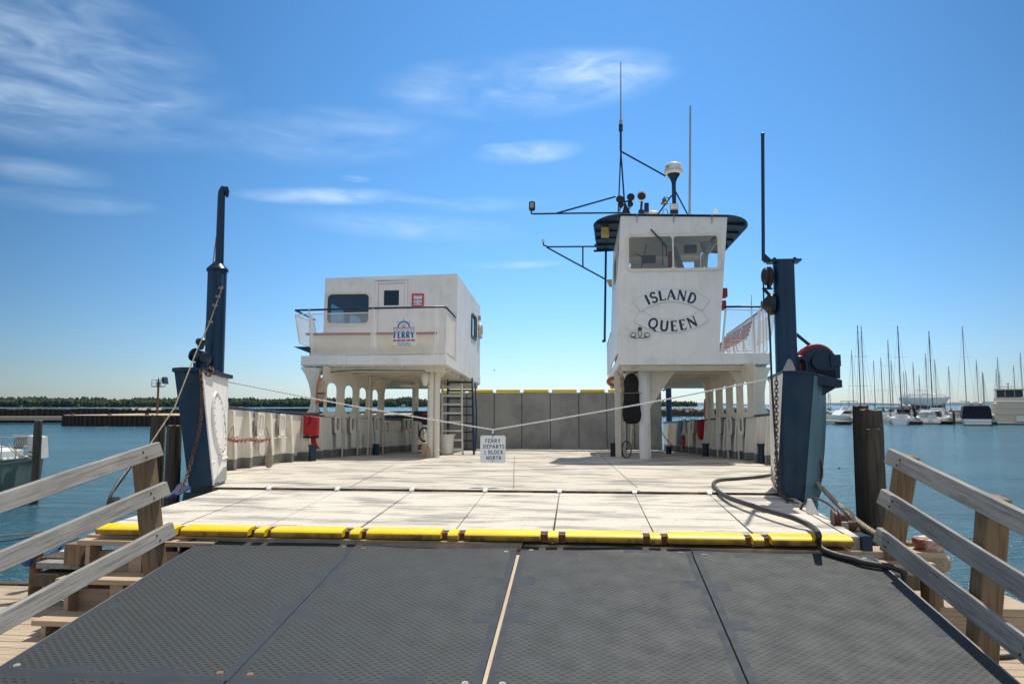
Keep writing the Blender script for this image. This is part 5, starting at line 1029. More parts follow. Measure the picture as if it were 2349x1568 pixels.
b = MB(); b.tube(smoothpts([(d.x - .05, d.y, .34), (d.x - .04, d.y, .42), (d.x + .06, d.y, .43), (d.x + .1, d.y, .34)]), .008, 6); b.tube(smoothpts([(d.x, d.y + .1, .34), (d.x + .02, d.y + .1, .46), (d.x + .07, d.y + .1, .38)]), .008, 6); part(b, 'handle', BLACK, t)
q = dk(*z5(410, 1128)); c_ = Vector((q.x, q.y, .215)); b = MB(); b.tube([c_ + Vector((.12 * math.cos(a * math.pi / 12), .08 * math.cos(a * math.pi / 12), .21 * math.sin(a * math.pi / 12))) for a in range(24)], .014, 8, closed=True)
for k in range(3): a = k * math.pi / 3 + .3; b.tube([c_ - Vector((.12 * math.cos(a), .08 * math.cos(a), .21 * math.sin(a))), c_ + Vector((.12 * math.cos(a), .08 * math.cos(a), .21 * math.sin(a)))], .006, 5)
b.tube([c_, c_ + Vector((.02, 0, .95))], .012, 6); single(b, 'measuring_wheel', BLACK, 'thin spoked wheel on a rod leaning against the right support post', 'wheel')
q = dk(*z5(448, 1100)); b = MB()
b.bar((q.x, q.y, .02), (q.x + .08, q.y + .1, 1.2), .03, .03)
for k in range(4): b.box((q.x + .0 + k * .02, q.y - .02, .18 + k * .28), (q.x + .06 + k * .02, q.y + .04, .24 + k * .28), mi=1)
single(b, 'striped_pole', [PLAST, YELLOW], 'white pole with yellow bands leaning behind the right support post', 'pole')
A_ = sp(*z5(1195, 830), 12.2); t = loose('red_life_vest', 'red life vest hanging on the inside of the right bulwark', 'life jacket', A_.x, 12.2, A_.z)
b = MB(); blob(b, (A_.x - .03, 12.15, A_.z), .12, .07, .28, 4, taper=-.2); part(b, 'vest', REDF, t); b = MB(); blob(b, (A_.x + .12, 12.25, A_.z + .02), .07, .06, .24, 8); part(b, 'backing', BEIGEF, t); b = MB(); blob(b, (A_.x + .38, 11.9, A_.z + .16), .05, .05, .1, 8); part(b, 'buckle_pad', RED, t)
A_ = sp(*z5(1238, 610), 12.6); b = MB(); blob(b, (A_.x, 12.6, A_.z), .07, .06, .30, 6, taper=.1)
single(b, 'orange_rescue_float', ORANGE, 'red orange rescue float on top of the right bulwark by the last pillar', 'float')
A_ = sp(*z2(1,1),9.0)
q = sp(*z5(285, 330), 11.2); t = loose('orange_life_ring', 'orange life ring stowed under the wheelhouse platform beside the ladder', 'life ring', q.x, 11.2, q.z)
b = MB(); b.tube([(q.x + .02 + .2 * math.cos(a * math.pi / 10), 11.2 + .1 * math.cos(a * math.pi / 10), q.z + .11 * math.sin(a * math.pi / 10)) for a in range(20)], .045, 10, closed=True); part(b, 'ring', ORANGE, t)
b = MB(); b.tube([(q.x + .02 + .25 * math.cos(a * math.pi / 10), 11.18 + .1 * math.cos(a * math.pi / 10), q.z + .15 * math.sin(a * math.pi / 10)) for a in range(20)], .008, 5, closed=True); part(b, 'grab_line', PLAST, t)

# chains: alternate links turned by 90 degrees
def chain(pts, name, mt, label, fr=SHIP, link=.055, r=.008, wl=.018, cat='chain'):
    pts = smoothpts(pts, 10); b = MB(); acc = 0; i = 0; out = [pts[0]]; want = link * .72
    for a, c in zip(pts, pts[1:]):
        L_ = (c - a).length; d0 = acc
        while d0 + L_ >= want:
            t = (want - d0) / L_; a = a.lerp(c, t); out.append(a.copy()); L_ = (c - a).length; d0 = 0
        acc = d0 + L_
    for k, (a, c) in enumerate(zip(out, out[1:])):
        d = (c - a).normalized(); m_ = (a + c) / 2; x = d.cross(Vector((0, 0, 1)) if abs(d.z) < .9 else Vector((1, 0, 0))).normalized()
        if k % 2: x = d.cross(x)
        h = link / 2 - wl; loop = []
        for t in range(5): an = math.pi * t / 4 - math.pi / 2; loop.append(m_ + d * (h + wl * math.cos(an)) + x * wl * math.sin(an))
        for t in range(5): an = math.pi * t / 4 + math.pi / 2; loop.append(m_ + d * (-h + wl * math.cos(an)) + x * wl * math.sin(an))
        b.tube(loop, r, 5, closed=True)
    return single(b, name, mt, label, cat, fr)
chain([vec((459, 850), .1), vec((463, 905), .06), vec((459, 975), .06), vec((446, 1030), .02), vec((432, 1080), -.1), vec((420, 1112), -.3), vec((402, 1138), -.7)], 'anchor_chain', RUSTY, 'rusty chain hanging down the left navy pylon to the ramp edge', link=.062, r=.0065, wl=.017)
chain([vec((484, 842), .2), vec((488, 855), .15), vec((478, 860), .12), vec((466, 850), .1)], 'windlass_chain', RUSTY, 'short rusty chain looped from the windlass on the left pylon', link=.07, r=.009, wl=.02)
chain([vec((1781, 865), -.06), vec((1781, 950), -.08), vec((1781, 1020), -.09), vec((1781, 1080), -.09), vec((1786, 1128), -.1), vec((1812, 1146), -.3), vec((1850, 1168), -.6)], 'hoisting_chain', RUSTY, 'rusty chain hanging down the right pylon and along the ramp edge', link=.062, r=.0065, wl=.017)
# wire from the left mast down to the ramp corner
wp = [vec((511, 655), .6), vec((497, 694), .5), vec((480, 742), .4), vec((452, 802), .1), vec((400, 935), -.6), vec((340, 1025), -1.1), vec((300, 1068), -1.4)]
t = loose('hoist_cable', 'tan wire cable running from the left mast down to the ramp corner', 'cable', wp[3].x, .1, wp[-1].z)
b = MB(); b.tube(wp, .0075, 8); part(b, 'cable', TANROPE, t)
b = MB(); b.tube(smoothpts([wp[-1], vec((270, 1108), -1.65), vec((252, 1140), -1.8), vec((246, 1160), -1.85)]), .014, 8); b.tube(smoothpts([wp[-1] + Vector((0,0,0)), vec((262, 1122), -1.7)]), .017, 8); part(b, 'hose_end', BLACK, t)
for p_ in ((507, 660), (500, 680), (493, 700), (483, 738)): c_ = vec(p_, .5); b = MB(); b.box(c_ + Vector((-.028, -.02, -.015)), c_ + Vector((.022, .02, .015))); part(b, 'cable_clamp', mat('dull_clamp', (.22, .19, .16), .6) if p_[0] == 507 else bpy.data.materials['dull_clamp'], t)
b = MB(); b.tube([vec((496, 545), .9), vec((488, 610), .9), vec((470, 770), .8), vec((466, 790), .7)], .008, 6)
single(b, 'thin_cord', TANROPE, 'thin cord hanging beside the left mast from gooseneck to windlass', 'rope')
# sheaves at the ramp corners
def rs_(x, y, v): h = sp(x, y, v); return Vector((h.x, v, h.z))
c_ = rs_(1917, 1190, -1.55)
t = loose('ramp_sheave', 'rusty red pulley wheel at the right corner of the bow ramp', 'pulley', c_.x, c_.y, c_.z)
b = MB(); b.lathe([(0, -.025), (.03, -.03), (.07, -.025), (.088, -.03), (.088, -.02), (.07, -.008), (.07, .008), (.088, .02), (.088, .03), (.07, .025), (.03, .03), (0, .025)], c_, (1, -.12, 0), 24); part(b, 'wheel', mat('dull_red_wheel', (.10, .035, .03), .6, .3, 8), t)
b = MB(); b.box(c_ + Vector((.0, -.06, -.16)), c_ + Vector((.09, .0, -.02))); b.tube([c_ + Vector((.05 + (.105 * math.sin(a)), -.03, .105 * math.cos(a))) for a in (0, .3, .6, .9, 1.2, 1.5, 1.8)], .014, 6); part(b, 'bracket', GREYP, t)
b = MB(); b.tube(smoothpts([rs_(1832, 1178, -.75), rs_(1846, 1152, -.85), rs_(1872, 1143, -1.0), rs_(1905, 1158, -1.3), rs_(1924, 1180, -1.5), rs_(1930, 1196, -1.55)]), .013, 8); b.tube(smoothpts([rs_(1800, 1142, -.3), rs_(1815, 1165, -.5), rs_(1832, 1180, -.75)]), .013, 8)
single(b, 'bent_cable', HOSE, 'dark cable arching from the ramp edge to the rusty pulley wheel', 'cable')
c_ = rs_(1862, 1172, -1.0); b = MB(); b.hexa([c_ + Vector(p) for p in ((-.05, -.1, -.09), (.07, -.1, -.09), (.07, .1, -.09), (-.05, .1, -.09), (-.03, -.02, .12), (.0, -.02, .12), (.0, .02, .12), (-.03, .02, .12))]); part(b, 'ramp_cleat', WHITE)
c_ = rs_(262, 1160, -1.75); b = MB(); b.lathe([(0, -.03), (.09, -.03), (.09, .03), (0, .03)], c_, (1, .2, 0), 18); single(b, 'small_sheave', BLACK, 'small black pulley wheel at the left corner of the bow ramp', 'pulley')
b = MB()
for i in range(9):
    b.tube(smoothpts([rs_(412 + i * 3, 1108 + i * 1.2, -.1 - i * .03), rs_(402 + i, 1124 + i, -.4 - i * .02), rs_(380 + i * 2.5, 1146 - i * 1.5, -.9)]), .016, 6)
single(b, 'navy_rope_bundle', BLUEF, 'bundle of navy blue rope at the left edge of the bow ramp', 'rope')

# ------------------------------------------------------------------ the black hose over deck, ramp, timber and quay
P3 = [(1770, 1089), (1735, 1094), (1690, 1098), (1650, 1101), (1637, 1109), (1645, 1124), (1668, 1139), (1700, 1151), (1760, 1170), (1820, 1187)]
hp = []
for x, y in P3:
    d = dk(x, y, .02)
    if d.y < .15:
        w = rw(d.y) + .03; d = dk(x, y, w); w = rw(d.y) + .03; d = dk(x, y, w)
    hp.append(SHIP @ d)
for x, y in ((1858, 1205), (1877, 1224)):
    d = dk(x, y, rw(-1.6) + .03); hp.append(SHIP @ d)
for x, y, v in ((1877, 1243, -2.20), (1888, 1260, -2.27)): hp.append(SHIP @ Vector((sp(x, y, v).x, v, sp(x, y, v).z)))
for x, y in ((1918, 1272), (1955, 1281), (1985, 1290)): hp.append(RAMP @ hit(RAMP, x, y, 2, .045))
hv = hit(RAMP, 1985, 1290, 2, .045).y
for q3 in ((2.985, hv - .10, .035), (3.02, hv - .12, -.04), (3.05, hv + .05, -.30)): hp.append(RAMP @ Vector(q3))
for x, y, z in ((2060, 1358, 1.03), (2085, 1364, 1.0), (2120, 1371, 1.02), (2168, 1372, 1.01), (2220, 1368, 1.0)): hp.append(QUAY @ qz(x, y, z))
b = MB(); b.tube(smoothpts(hp, 6), .026, 12)
single(b, 'black_hose', HOSE, 'thick black hose snaking over the ferry ramp and down beside the black mats', 'hose', WORLD)

# ------------------------------------------------------------------ quay ramp with rubber mats
MW, ML = 1.43, 2.295
rb_ = thing('loading_ramp', 'sloping timber loading ramp under the four black rubber mats', 'ramp', RAMP)
b = MB()
k = 0; x = -2.90
while x < 2.75:
    b.box((x, -6.5, -.12), (x + .19, .07 - .012 * (k % 3), -.022)); x += .195; k += 1
b.box((x, -6.5, -.12), (2.925, .05, -.022)); part(b, 'planking', mat('bleached_ramp_plank', (.58, .48, .38), .85, .2, 3, stretch=(8, .6, 8), bump=.5, bs=3, bst=(24, 1.2, 24), bd=.004), rb_)
for x in (2.926, -2.945): b = MB(); b.box((x, -6.5, -.24), (x + .04, .02, -.012)); part(b, 'edge_board', WOODV, rb_)
b = MB()
for x in (-2.2, -.7, .8, 2.3): b.box((x, -6.0, -.42), (x + .12, -.1, -.125))
part(b, 'joist', PILE, rb_)
mlab = ['black rubber mat at the far left beside the wooden steps', 'black rubber mat left of the pale wood gap', 'black rubber mat right of the pale wood gap', 'black rubber mat at the far right with the railing shadow on its edge']
MX = [(-2.90, -1.449), (-1.443, -.010), (.020, 1.458), (1.470, 2.925)]
def mesh_mat(x0, x1, y0, y1, seed, label, patches=True):
    t = thing('rubber_mat', label, 'rubber mat', RAMP, (x0, y0, 0), 'black rubber mats on the loading ramp')
    w_, l_ = x1 - x0, y1 - y0; xs = sorted(set([0, .05, .17] + [w_ - .05, w_ - .17, w_] + [.17 + i * (w_ - .34) / 14 for i in range(15)])); ys = [0, .045, .12]; m = 26
    ys += [.12 + i * (l_ - .22) / m for i in range(m + 1)] + [l_ - .045, l_]; ys = sorted(set(ys))
    def hgt(x, y):
        k = noise.noise(Vector((x * .9 + seed * 7, y * .9, seed))) * .003
        ef = max(0, (y - l_ + .25) / .25); return .012 + k + ef * ef * (.012 + .022 * noise.noise(Vector((x * 2.2 + seed * 3.1, seed, 0))))
    b = MB(); nx, ny = len(xs), len(ys)
    for j, y in enumerate(ys):
        for i, x in enumerate(xs): b.v.append(Vector((x0 + x, y0 + y, hgt(x, y))))
    for j in range(ny - 1):
        for i in range(nx - 1):
            xc, yc = (xs[i] + xs[i + 1]) / 2, (ys[j] + ys[j + 1]) / 2; sm = xc < .05 or xc > w_ - .05 or yc < .045 or yc > l_ - .045
            fy_ = yc / l_; fx_ = xc / w_
            if (xc < .17 or xc > w_ - .17) and (.36 < fy_ < .44 or .63 < fy_ < .70): sm = True
            if (yc < .12 or yc > l_ - .10) and (.22 < fx_ < .38 or .60 < fx_ < .76): sm = True
            b.f.append([j * nx + i, j * nx + i + 1, (j + 1) * nx + i + 1, (j + 1) * nx + i]); b.mi.append(1 if sm else 0)
    # rim down to the timber
    border = [i for i in range(nx)] + [j * nx + nx - 1 for j in range(1, ny)] + [(ny - 1) * nx + i for i in range(nx - 2, -1, -1)] + [j * nx for j in range(ny - 2, 0, -1)]
    base = len(b.v); b.v += [b.v[i] + Vector((0, 0, -.018)) for i in border]; n_ = len(border)
    for k in range(n_): b.f.append([border[k], base + k, base + (k + 1) % n_, border[(k + 1) % n_]]); b.mi.append(1)
    o = b.build('mat_sheet', [RUBT, RUBS], t, recalc=False); 
    for (x, y) in ((.09, l_ - .07), (w_ - .09, l_ - .07), (.09, .08), (w_ - .09, .08)):
        c_ = Vector((x0 + x, y0 + y, hgt(x, y))); b = MB(); b.lathe([(0, .005), (.008, .005), (.009, .002), (.019, .003), (.021, .0), (.021, -.002)], c_, n=14); bt = part(b, 'washer', GREYP if (int(x * 7 + seed) % 2) else RUSTW, t)
    return t
RUSTW = mat('rusty_washer', (.22, .13, .08), .6, .3, 20)
for i in range(4): mesh_mat(MX[i][0], MX[i][1], -ML - [.0, .005, .0, .0][i], [.03, -.02, .045, .0][i], i + 1.3, mlab[i])
mlab2 = ['strip of a nearer black mat in the bottom left corner', 'near black mat showing as a thin edge at the bottom left of centre', 'near black mat showing as a thin edge at the bottom right of centre', 'near black mat under the right railing at the bottom edge']
for i in range(4): mesh_mat(MX[i][0], MX[i][1], -2 * ML - .03, -ML - .022, i + 9.3, mlab2[i])

# ------------------------------------------------------------------ wooden railings beside the ramp
def railset(side):
    if side < 0:
        ends = [((375, 1013.4), (384, 1040)), ((391.7, 1104), (395.5, 1131)), ((405, 1197), (410, 1222))]; us = (-3.09, -3.05, -3.02)
        t = thing('ramp_railing', 'grey weathered three rail wooden fence on the left of the ramp', 'railing', RAMP, (-3.1, -.2, 0), 'wooden railings beside the ramp')
    else:
        ends = [((2026, 1028), (2023, 1051)), ((2010, 1120), (2010, 1146)), ((2001, 1208), (2000, 1236))]; us = (2.985, 2.95, 2.915)
        t = thing('ramp_railing', 'bluish grey three rail wooden fence on the right of the ramp', 'railing', RAMP, (3.1, -.2, 0), 'wooden railings beside the ramp')
    for (top, bot), u in zip(ends, us):
        h1 = hit(RAMP, top[0], top[1], 0, u); h0 = hit(RAMP, bot[0], bot[1], 0, u); v = h1.y; zt = h1.z; zb = zt - .115
        lean = .035 * (1 if side > 0 else -1); sd_ = 1 if side > 0 else -1
        b = MB(); n_ = 26; L_ = 6.4; th = .042
        for i in range(n_ + 1):
            y = v - L_ * i / n_; wv = .004 * noise.noise(Vector((y * 1.3, u * 5, 1))); wz_ = .004 * noise.noise(Vector((y * 1.9, u * 3, 4)))
            for (dx, dz) in ((0, 0), (th * sd_, 0), (th * sd_ + lean, zt - zb), (lean, zt - zb)): b.v.append(Vector((u + dx + wv, y, zb + dz + wz_)))
        for i in range(n_):
            for k in range(4): b.f.append([i * 4 + k, i * 4 + (k + 1) % 4, i * 4 + 4 + (k + 1) % 4, i * 4 + 4 + k]); b.mi.append(0)
        b.f += [[3, 2, 1, 0], [n_ * 4, n_ * 4 + 1, n_ * 4 + 2, n_ * 4 + 3]]; b.mi += [0, 0]
        rl = b.build('rail', WOODV, t, bevel=.005)
        for vv in (v - .24, v - 2.0):
            for dz in (.035, .08): b = MB(); b.ball((u + lean * dz / .115 - sd_ * .004, vv - .02 * (dz > .05), zb + dz), .009, n=8, m=5); part(b, 'nail', RUSTY, rl)
    if side < 0: plist = [((360, 1312), (331, 1026), .0)]
    else: plist = [((2030, 1330), (2079, 1042), 0), ((2247, 1535), (2276, 1136), 0)]
    for i, (ft, tp, _) in enumerate(plist):
        u = us[2] + (.165 if side > 0 else -.12); f_ = hit(RAMP, ft[0], ft[1], 0, u); v = f_.y
        t_ = hit(RAMP, tp[0], tp[1], 1, v + .02); f_ = Vector((u, v, -.35)); w_ = .145
        tb = Vector((t_.x, v, t_.z)); d_ = (tb - Vector((f_.x, v, f_.z))).normalized()
        s_ = hit(RAMP, ft[0], ft[1], 1, v); f_ = tb - d_ * ((tb.z + .42) / d_.z)
        b = MB(); b.bar(f_, tb, w_, w_, up=(0, 1, 0)); b.build('post', WOODP, t, bevel=.012)
    if side < 0:
        b = MB(); b.bar((-3.2, -2.9, -.4), (-3.32, -2.9, 1.05), .145, .145, up=(0, 1, 0)); b.build('post', WOODP, t, bevel=.012)
railset(-1); railset(1)

# ------------------------------------------------------------------ quay deck, beams, steps, bollards
ZQ = .97
b = MB()
v = -3.0; k = 0
def plankrow(b, x0, x1, v, w_, z): b.box((x0, v, z - .05), (x1, v + w_ - .008, z + random.uniform(-.003, .003)))
b1 = MB()
while v < 7.35:
    for (x0, x1) in ((-9.5, -3.75), (2.45, 9.5)): plankrow(b1, x0 + (k % 3) * .1, x1, v, .145, ZQ)
    v += .147; k += 1
qd = thing('quay', 'plank topped timber quay on both sides of the ramp', 'quay', QUAY, (0, 5, 0)); qd['kind'] = 'structure'
b1.build('plank_deck', PLANK, qd)
b = MB(); b.box((-9.5, 7.36, ZQ - .30), (-2.6, 7.46, ZQ + .02)); b.box((2.4, 7.36, ZQ - .30), (9.5, 7.46, ZQ + .025)); b.box((-9.5, -3, .55), (9.5, 7.3, .60))
for x in (-8, -6, -4.5, -2, 0, 2, 4, 6, 8): b.tube([(x, 7.2, -1.5), (x, 7.2, .9)], .14, 10)
b.build('edge_beam', PILE, qd)
# cross timbers that carry the ferry ramp
def beamq(px0, px1, y_top, v, z_h, dp, label, mt, name='cross_timber'):
    a_ = qy(px0[0], px0[1], v); c_ = qy(px1[0], px1[1], v); z = (a_.z + c_.z) / 2; b = MB(); b.box((a_.x, v, z - z_h), (c_.x, v + dp, z))
    return single(b, name, mt, label, 'timber beam', QUAY, bevel=.008)
beamq((197, 1224), (1198, 1246), 0, 6.38, .07, .30, 'long weathered timber under the left half of the yellow ramp lip', WOODV2 if 'WOODV2' in globals() else PLANK)
beamq((1200, 1253), (2172, 1263), 0, 6.42, .07, .26, 'long weathered timber under the right half of the yellow ramp lip', PLANK)
beamq((1955, 1288), (2147, 1292), 0, 6.30, .10, .35, 'shorter lower timber beam beside the right railing post', PLANK)
b = MB(); b.box((-3.2, 6.7, .6), (2.1, 6.9, 1.50)); single(b, 'back_timber', PILE, 'dark timber wall behind the far edge of the mats', 'timber beam', QUAY)
b = MB(); b.box((-3.45, 6.32, 1.33), (2.30, 6.72, 1.50)); b.box((-3.4, 6.5, ZQ - .4), (-3.2, 6.7, 1.33)); b.box((2.0, 6.5, ZQ - .4), (2.2, 6.7, 1.33)); single(b, 'bearing_timber', PILE, 'dark bearing timber carrying the end of the ramp planks', 'timber beam', QUAY)
h = qz(2090, 1390, ZQ + .26); b = MB(); b.box((h.x, h.y, ZQ + .0), (h.x + 1.0, h.y + .55, ZQ + .26)); single(b, 'step_timber', PLANK, 'low plank box step on the quay behind the right railing', 'step', QUAY, bevel=.006)
for (x, y, s__, lab, cc) in ((2095, 1368, .16, 'short square timber stub standing on the quay left of the bollard', 0), (2124, 1368, .12, 'narrow timber stub under the wrapped bollard', 1)):
    h = qz(x, y, ZQ); b = MB(); b.box((h.x - s__ / 2, h.y - s__ / 2, ZQ), (h.x + s__ / 2, h.y + s__ / 2, 1.52)); single(b, 'timber_stub', WOODP, lab, 'post', QUAY, bevel=.008)
h = qy(2132, 1250, 6.55); t = thing('mooring_bollard', 'white and rust stained bollard with tan rope wound round it', 'bollard', QUAY, (h.x, 6.55, 1.4))
b = MB(); b.lathe([(0, .045), (.08, .05), (.125, .04), (.13, 0), (.115, -.03), (.095, -.14), (.11, -.2), (.11, -.3)], (h.x, 6.55, h.z + .02), n=20); part(b, 'casting', mat('bollard_paint', (.62, .56, .5), .6, .1, 6, c2=(.22, .06, .03), c2lo=.45, c2hi=.55, c2s=6), t)
b = MB(); b.tube([(h.x, 6.55, h.z - .25), (h.x, 6.55, ZQ)], .085, 12); part(b, 'post', WOODP, t)
b = MB(); b.tube([(h.x + .13 * math.cos(a * .35), 6.55 + .13 * math.sin(a * .35), h.z - .19 + .0012 * a) for a in range(80)], .022, 8); part(b, 'rope_turns', TANROPE, t)
hb_ = QUAY @ Vector((h.x, 6.5, h.z - .12)); hs_ = SHIP @ (q + Vector((0, 0, 0)) if False else vec((1866, 1098), .2))
for k, (o1, o2) in enumerate(((0, 0), (.05, .06))):
    n_ = 24; pts = []
    for i in range(n_ + 1):
        t_ = i / n_; p = hs_.lerp(hb_ + Vector((-.08, 0, .02 + o2 * .5)), t_); p.z -= (.10 + o1) * math.sin(math.pi * t_); p.x += .03 * k * math.sin(math.pi * t_) + .0; pts.append(p)
    b = MB()
    for s__ in range(3):
        b.tube([p + Vector((.014 * math.cos(i * 1.1 + s__ * 2.09), .0, .014 * math.sin(i * 1.1 + s__ * 2.09))) for i, p in enumerate(smoothpts(pts, 4))], .014, 6)
    single(b, 'mooring_rope', TANROPE, ['upper' if k == 0 else 'lower'][0] + ' tan mooring rope from the right pylon to the wound bollard', 'rope', WORLD, 'mooring ropes at the right pylon')
# wooden steps at the left, going up from the quay
st = thing('wooden_steps', 'three tread new timber steps between the left railing and the ramp', 'steps', QUAY, (-4.0, 6.0, ZQ))
for (xl, yl, v, z0) in ((176, 1238, 6.25, 0), (126, 1326, 6.0, 0), (71, 1422, 5.74, 0)):
    a_ = qy(xl, yl, v); x0 = a_.x; x1 = x0 + 1.30; zt = a_.z
    b = MB(); b.box((x0, v, zt - .045), (x1, v + .29, zt)); tr = part(b, 'tread', TREAD, st, bevel=.006)
    b = MB(); b.box((x0 + .07, v + .03, ZQ), (x0 + .11, v + .20, zt - .046)); b.box((x0 + .48, v + .05, ZQ), (x0 + .60, v + .09, zt - .046)); b.box((x1 - .15, v + .03, ZQ), (x1 - .06, v + .12, zt - .046)); b.box((x0 + .11, v + .16, ZQ + .05), (x1 - .15, v + .20, zt - .12)) if zt > 1.3 else None
    part(b, 'support', TREAD, st)
# cribbing beside the steps
def hb(px0, py0, px1, py1, v, dp, label, mt):
    a_ = qy(px0, py0, v); c_ = qy(px1, py1, v); b = MB(); b.box((a_.x, v, c_.z), (c_.x, v + dp, a_.z)); return single(b, 'crib_timber', mt, label, 'timber block', QUAY, 'crib timbers left of the steps', bevel=.008)
hb(147, 1247, 184, 1296, 6.6, .3, 'squared timber block standing behind the top step', WOODP); hb(82, 1289, 182, 1306, 6.65, .3, 'grey split beam lying beneath the timber block', WOODV)
hb(75, 1315, 180, 1347, 6.6, .35, 'dark thick beam at the bottom of the crib stack', PILE); hb(90, 1277, 150, 1290, 6.8, .3, 'short dark timber on top of the crib beam', PILE)
c_ = qy(430, 1262, 6.35); b = MB(); b.lathe([(.0, 0), (.10, 0), (.10, .35), (.088, .35), (.088, .02), (0, .02)], (c_.x, c_.y + .3, c_.z), (.15, -1, 0), 20); single(b, 'rusty_pipe', RUSTY, 'short rusty pipe lying under the ramp beside the left mat', 'pipe', QUAY)
# pipe post with a blue wrap and ropes at the lower left
c_ = qy(84, 1285, 6.9); b = MB(); b.tube([(c_.x, 6.9, .5), (c_.x, 6.9, c_.z + .12)], .06, 10); b.ball((c_.x + .09, 6.85, c_.z), .05, n=8, m=6); b.ball((c_.x - .05, 6.85, c_.z + .02), .07, n=8, m=6, mi=1)
single(b, 'mooring_pin', [RUSTY, mat('blue_wrap', (.02, .10, .32), .7)], 'rusty mooring pin wrapped in blue line at the lower left quay edge', 'post', QUAY)
def ropeq(pts, r, mt, name, label, tw=False):
    b = MB(); P_ = smoothpts([QUAY @ qy(x, y, v) for x, y, v in pts], 8)
    if tw:
        for s__ in range(3): b.tube([p + Vector((r * .9 * math.cos(i * .9 + s__ * 2.09), 0, r * .9 * math.sin(i * .9 + s__ * 2.09))) for i, p in enumerate(P_)], r * .8, 5)
    else: b.tube(P_, r, 6)
    return single(b, name, mt, label, 'rope', WORLD)
ropeq([(-30, 1230, 8.6), (30, 1226, 8.4), (70, 1222, 8.2), (110, 1217, 8)], .012, TANROPE, 'grey_line', 'thin grey line with knots stretched low across the water at the left')
ropeq([(-30, 1246, 8.6), (40, 1236, 8.4), (90, 1226, 8.2), (112, 1218, 8)], .007, BLUEF, 'navy_line', 'thin navy line just below the grey line at the left')
ropeq([(105, 1276, 7.0), (130, 1262, 7.4), (152, 1247, 7.8), (180, 1236, 8.4)], .012, BLUEF, 'dark_twisted_rope', 'dark twisted rope running up beside the crib timbers', True)
ropeq([(106, 1283, 7.0), (125, 1276, 7.2), (145, 1264, 7.5), (160, 1256, 7.8)], .016, PLAST, 'white_twisted_rope', 'white twisted rope below the dark one beside the crib timbers', True)
c_ = qz(2260, 1490, ZQ + .01); b = MB(); b.tube(smoothpts([(c_.x - .3, c_.y + .1, ZQ + .02), (c_.x - .1, c_.y + .35, ZQ + .02), (c_.x + .25, c_.y + .3, ZQ + .02), (c_.x + .35, c_.y + .05, ZQ + .03), (c_.x + .1, c_.y - .15, ZQ + .02), (c_.x - .2, c_.y - .2, ZQ + .02)]), .018, 8)
single(b, 'cable_loop', HOSE, 'loop of dark cable lying on the quay behind the near right post', 'cable', QUAY)

# ------------------------------------------------------------------ pilings
def piling(px, y_top, Y, dia, label, top=None, seed=0, lean=0, group=None, sq=False, z0=-.6):
    c_ = wy(px, y_top, Y); b = MB(); n = 18; H_ = c_.z - z0; m = 14; pts = []; base = len(b.v)
    for i in range(m + 1):
        z = z0 + H_ * i / m
        for k in range(n):
            a = 2 * math.pi * k / n; p = Vector((math.cos(a), math.sin(a), 0)); r_ = dia / 2 * (1 + .07 * noise.noise(Vector((p.x * 1.5, p.y * 1.5, z * .8 + seed))) + .025 * noise.noise(Vector((p.x * 6, p.y * 6, z * .5 + seed)))) * (1.04 - .06 * i / m)
            if i == m: r_ *= .93
            zz = z + (.03 * noise.noise(Vector((p.x * 2, p.y * 2, seed))) if i == m else 0)
            b.v.append(Vector((c_.x + p.x * r_ + lean * (z - z0), Y + p.y * r_, zz)))
    for i in range(m):
        for k in range(n): b.f.append([base + i * n + k, base + i * n + (k + 1) % n, base + (i + 1) * n + (k + 1) % n, base + (i + 1) * n + k]); b.mi.append(0)
    b.f.append([base + m * n + k for k in range(n)]); b.mi.append(1)
    return single(b, 'piling', [PILE, PILEC], label, 'piling', WORLD, group)
piling(88.5, 964, 21.5, .225, 'lone dark wooden piling standing in the water at the left', seed=1)
piling(363.5, 952, 11.0, .215, 'taller of two dark pilings left of the navy pylon', seed=2, group='pilings left of the ferry bow')
piling(400, 976, 10.2, .21, 'shorter rounded piling touching the left navy pylon', seed=3, group='pilings left of the ferry bow')
piling(1974, 930, 8.9, .20, 'tall weathered piling rear left of the right cluster', seed=4, group='piling cluster at the right')
piling(1998, 940, 8.55, .25, 'thick weathered piling in front at the right cluster', seed=5, group='piling cluster at the right')
piling(2001, 982, 8.36, .16, 'shorter slimmer piling against the front of the right cluster', seed=6, group='piling cluster at the right')
b = MB(); c_ = wy(1936, 1197, 8.3)
for k in range(7): blob(b, (c_.x + random.uniform(-.08, .12), 8.3 + random.uniform(-.1, .1), c_.z + random.uniform(-.12, .08)), .07, .07, .06, k, 8, 6)
single(b, 'tyre_fender_lump', RUSTY, 'lump of rusty worn fendering between the ramp corner and the right piling', 'fender', WORLD)
# ------------------------------------------------------------------ water, far shore, breakwaters
def plane(name, z, size, mt):
    b = MB(); xs = [-size, -2000, -300, -60, 60, 300, 2000, size]; ys = [-200, 30, 300, 2000, size]
    for y in ys:
        for x in xs: b.v.append(Vector((x, y, z)))
    for j in range(len(ys) - 1):
        for i in range(len(xs) - 1): k = j * len(xs) + i; b.f.append([k, k + 1, k + 1 + len(xs), k + len(xs)]); b.mi.append(0)
    return props(b.build(name, mt, recalc=False, smooth=False), kind='structure')
plane('water', 0, 30000, WATER); plane('lake_bed', -4, 30000, SHORE)
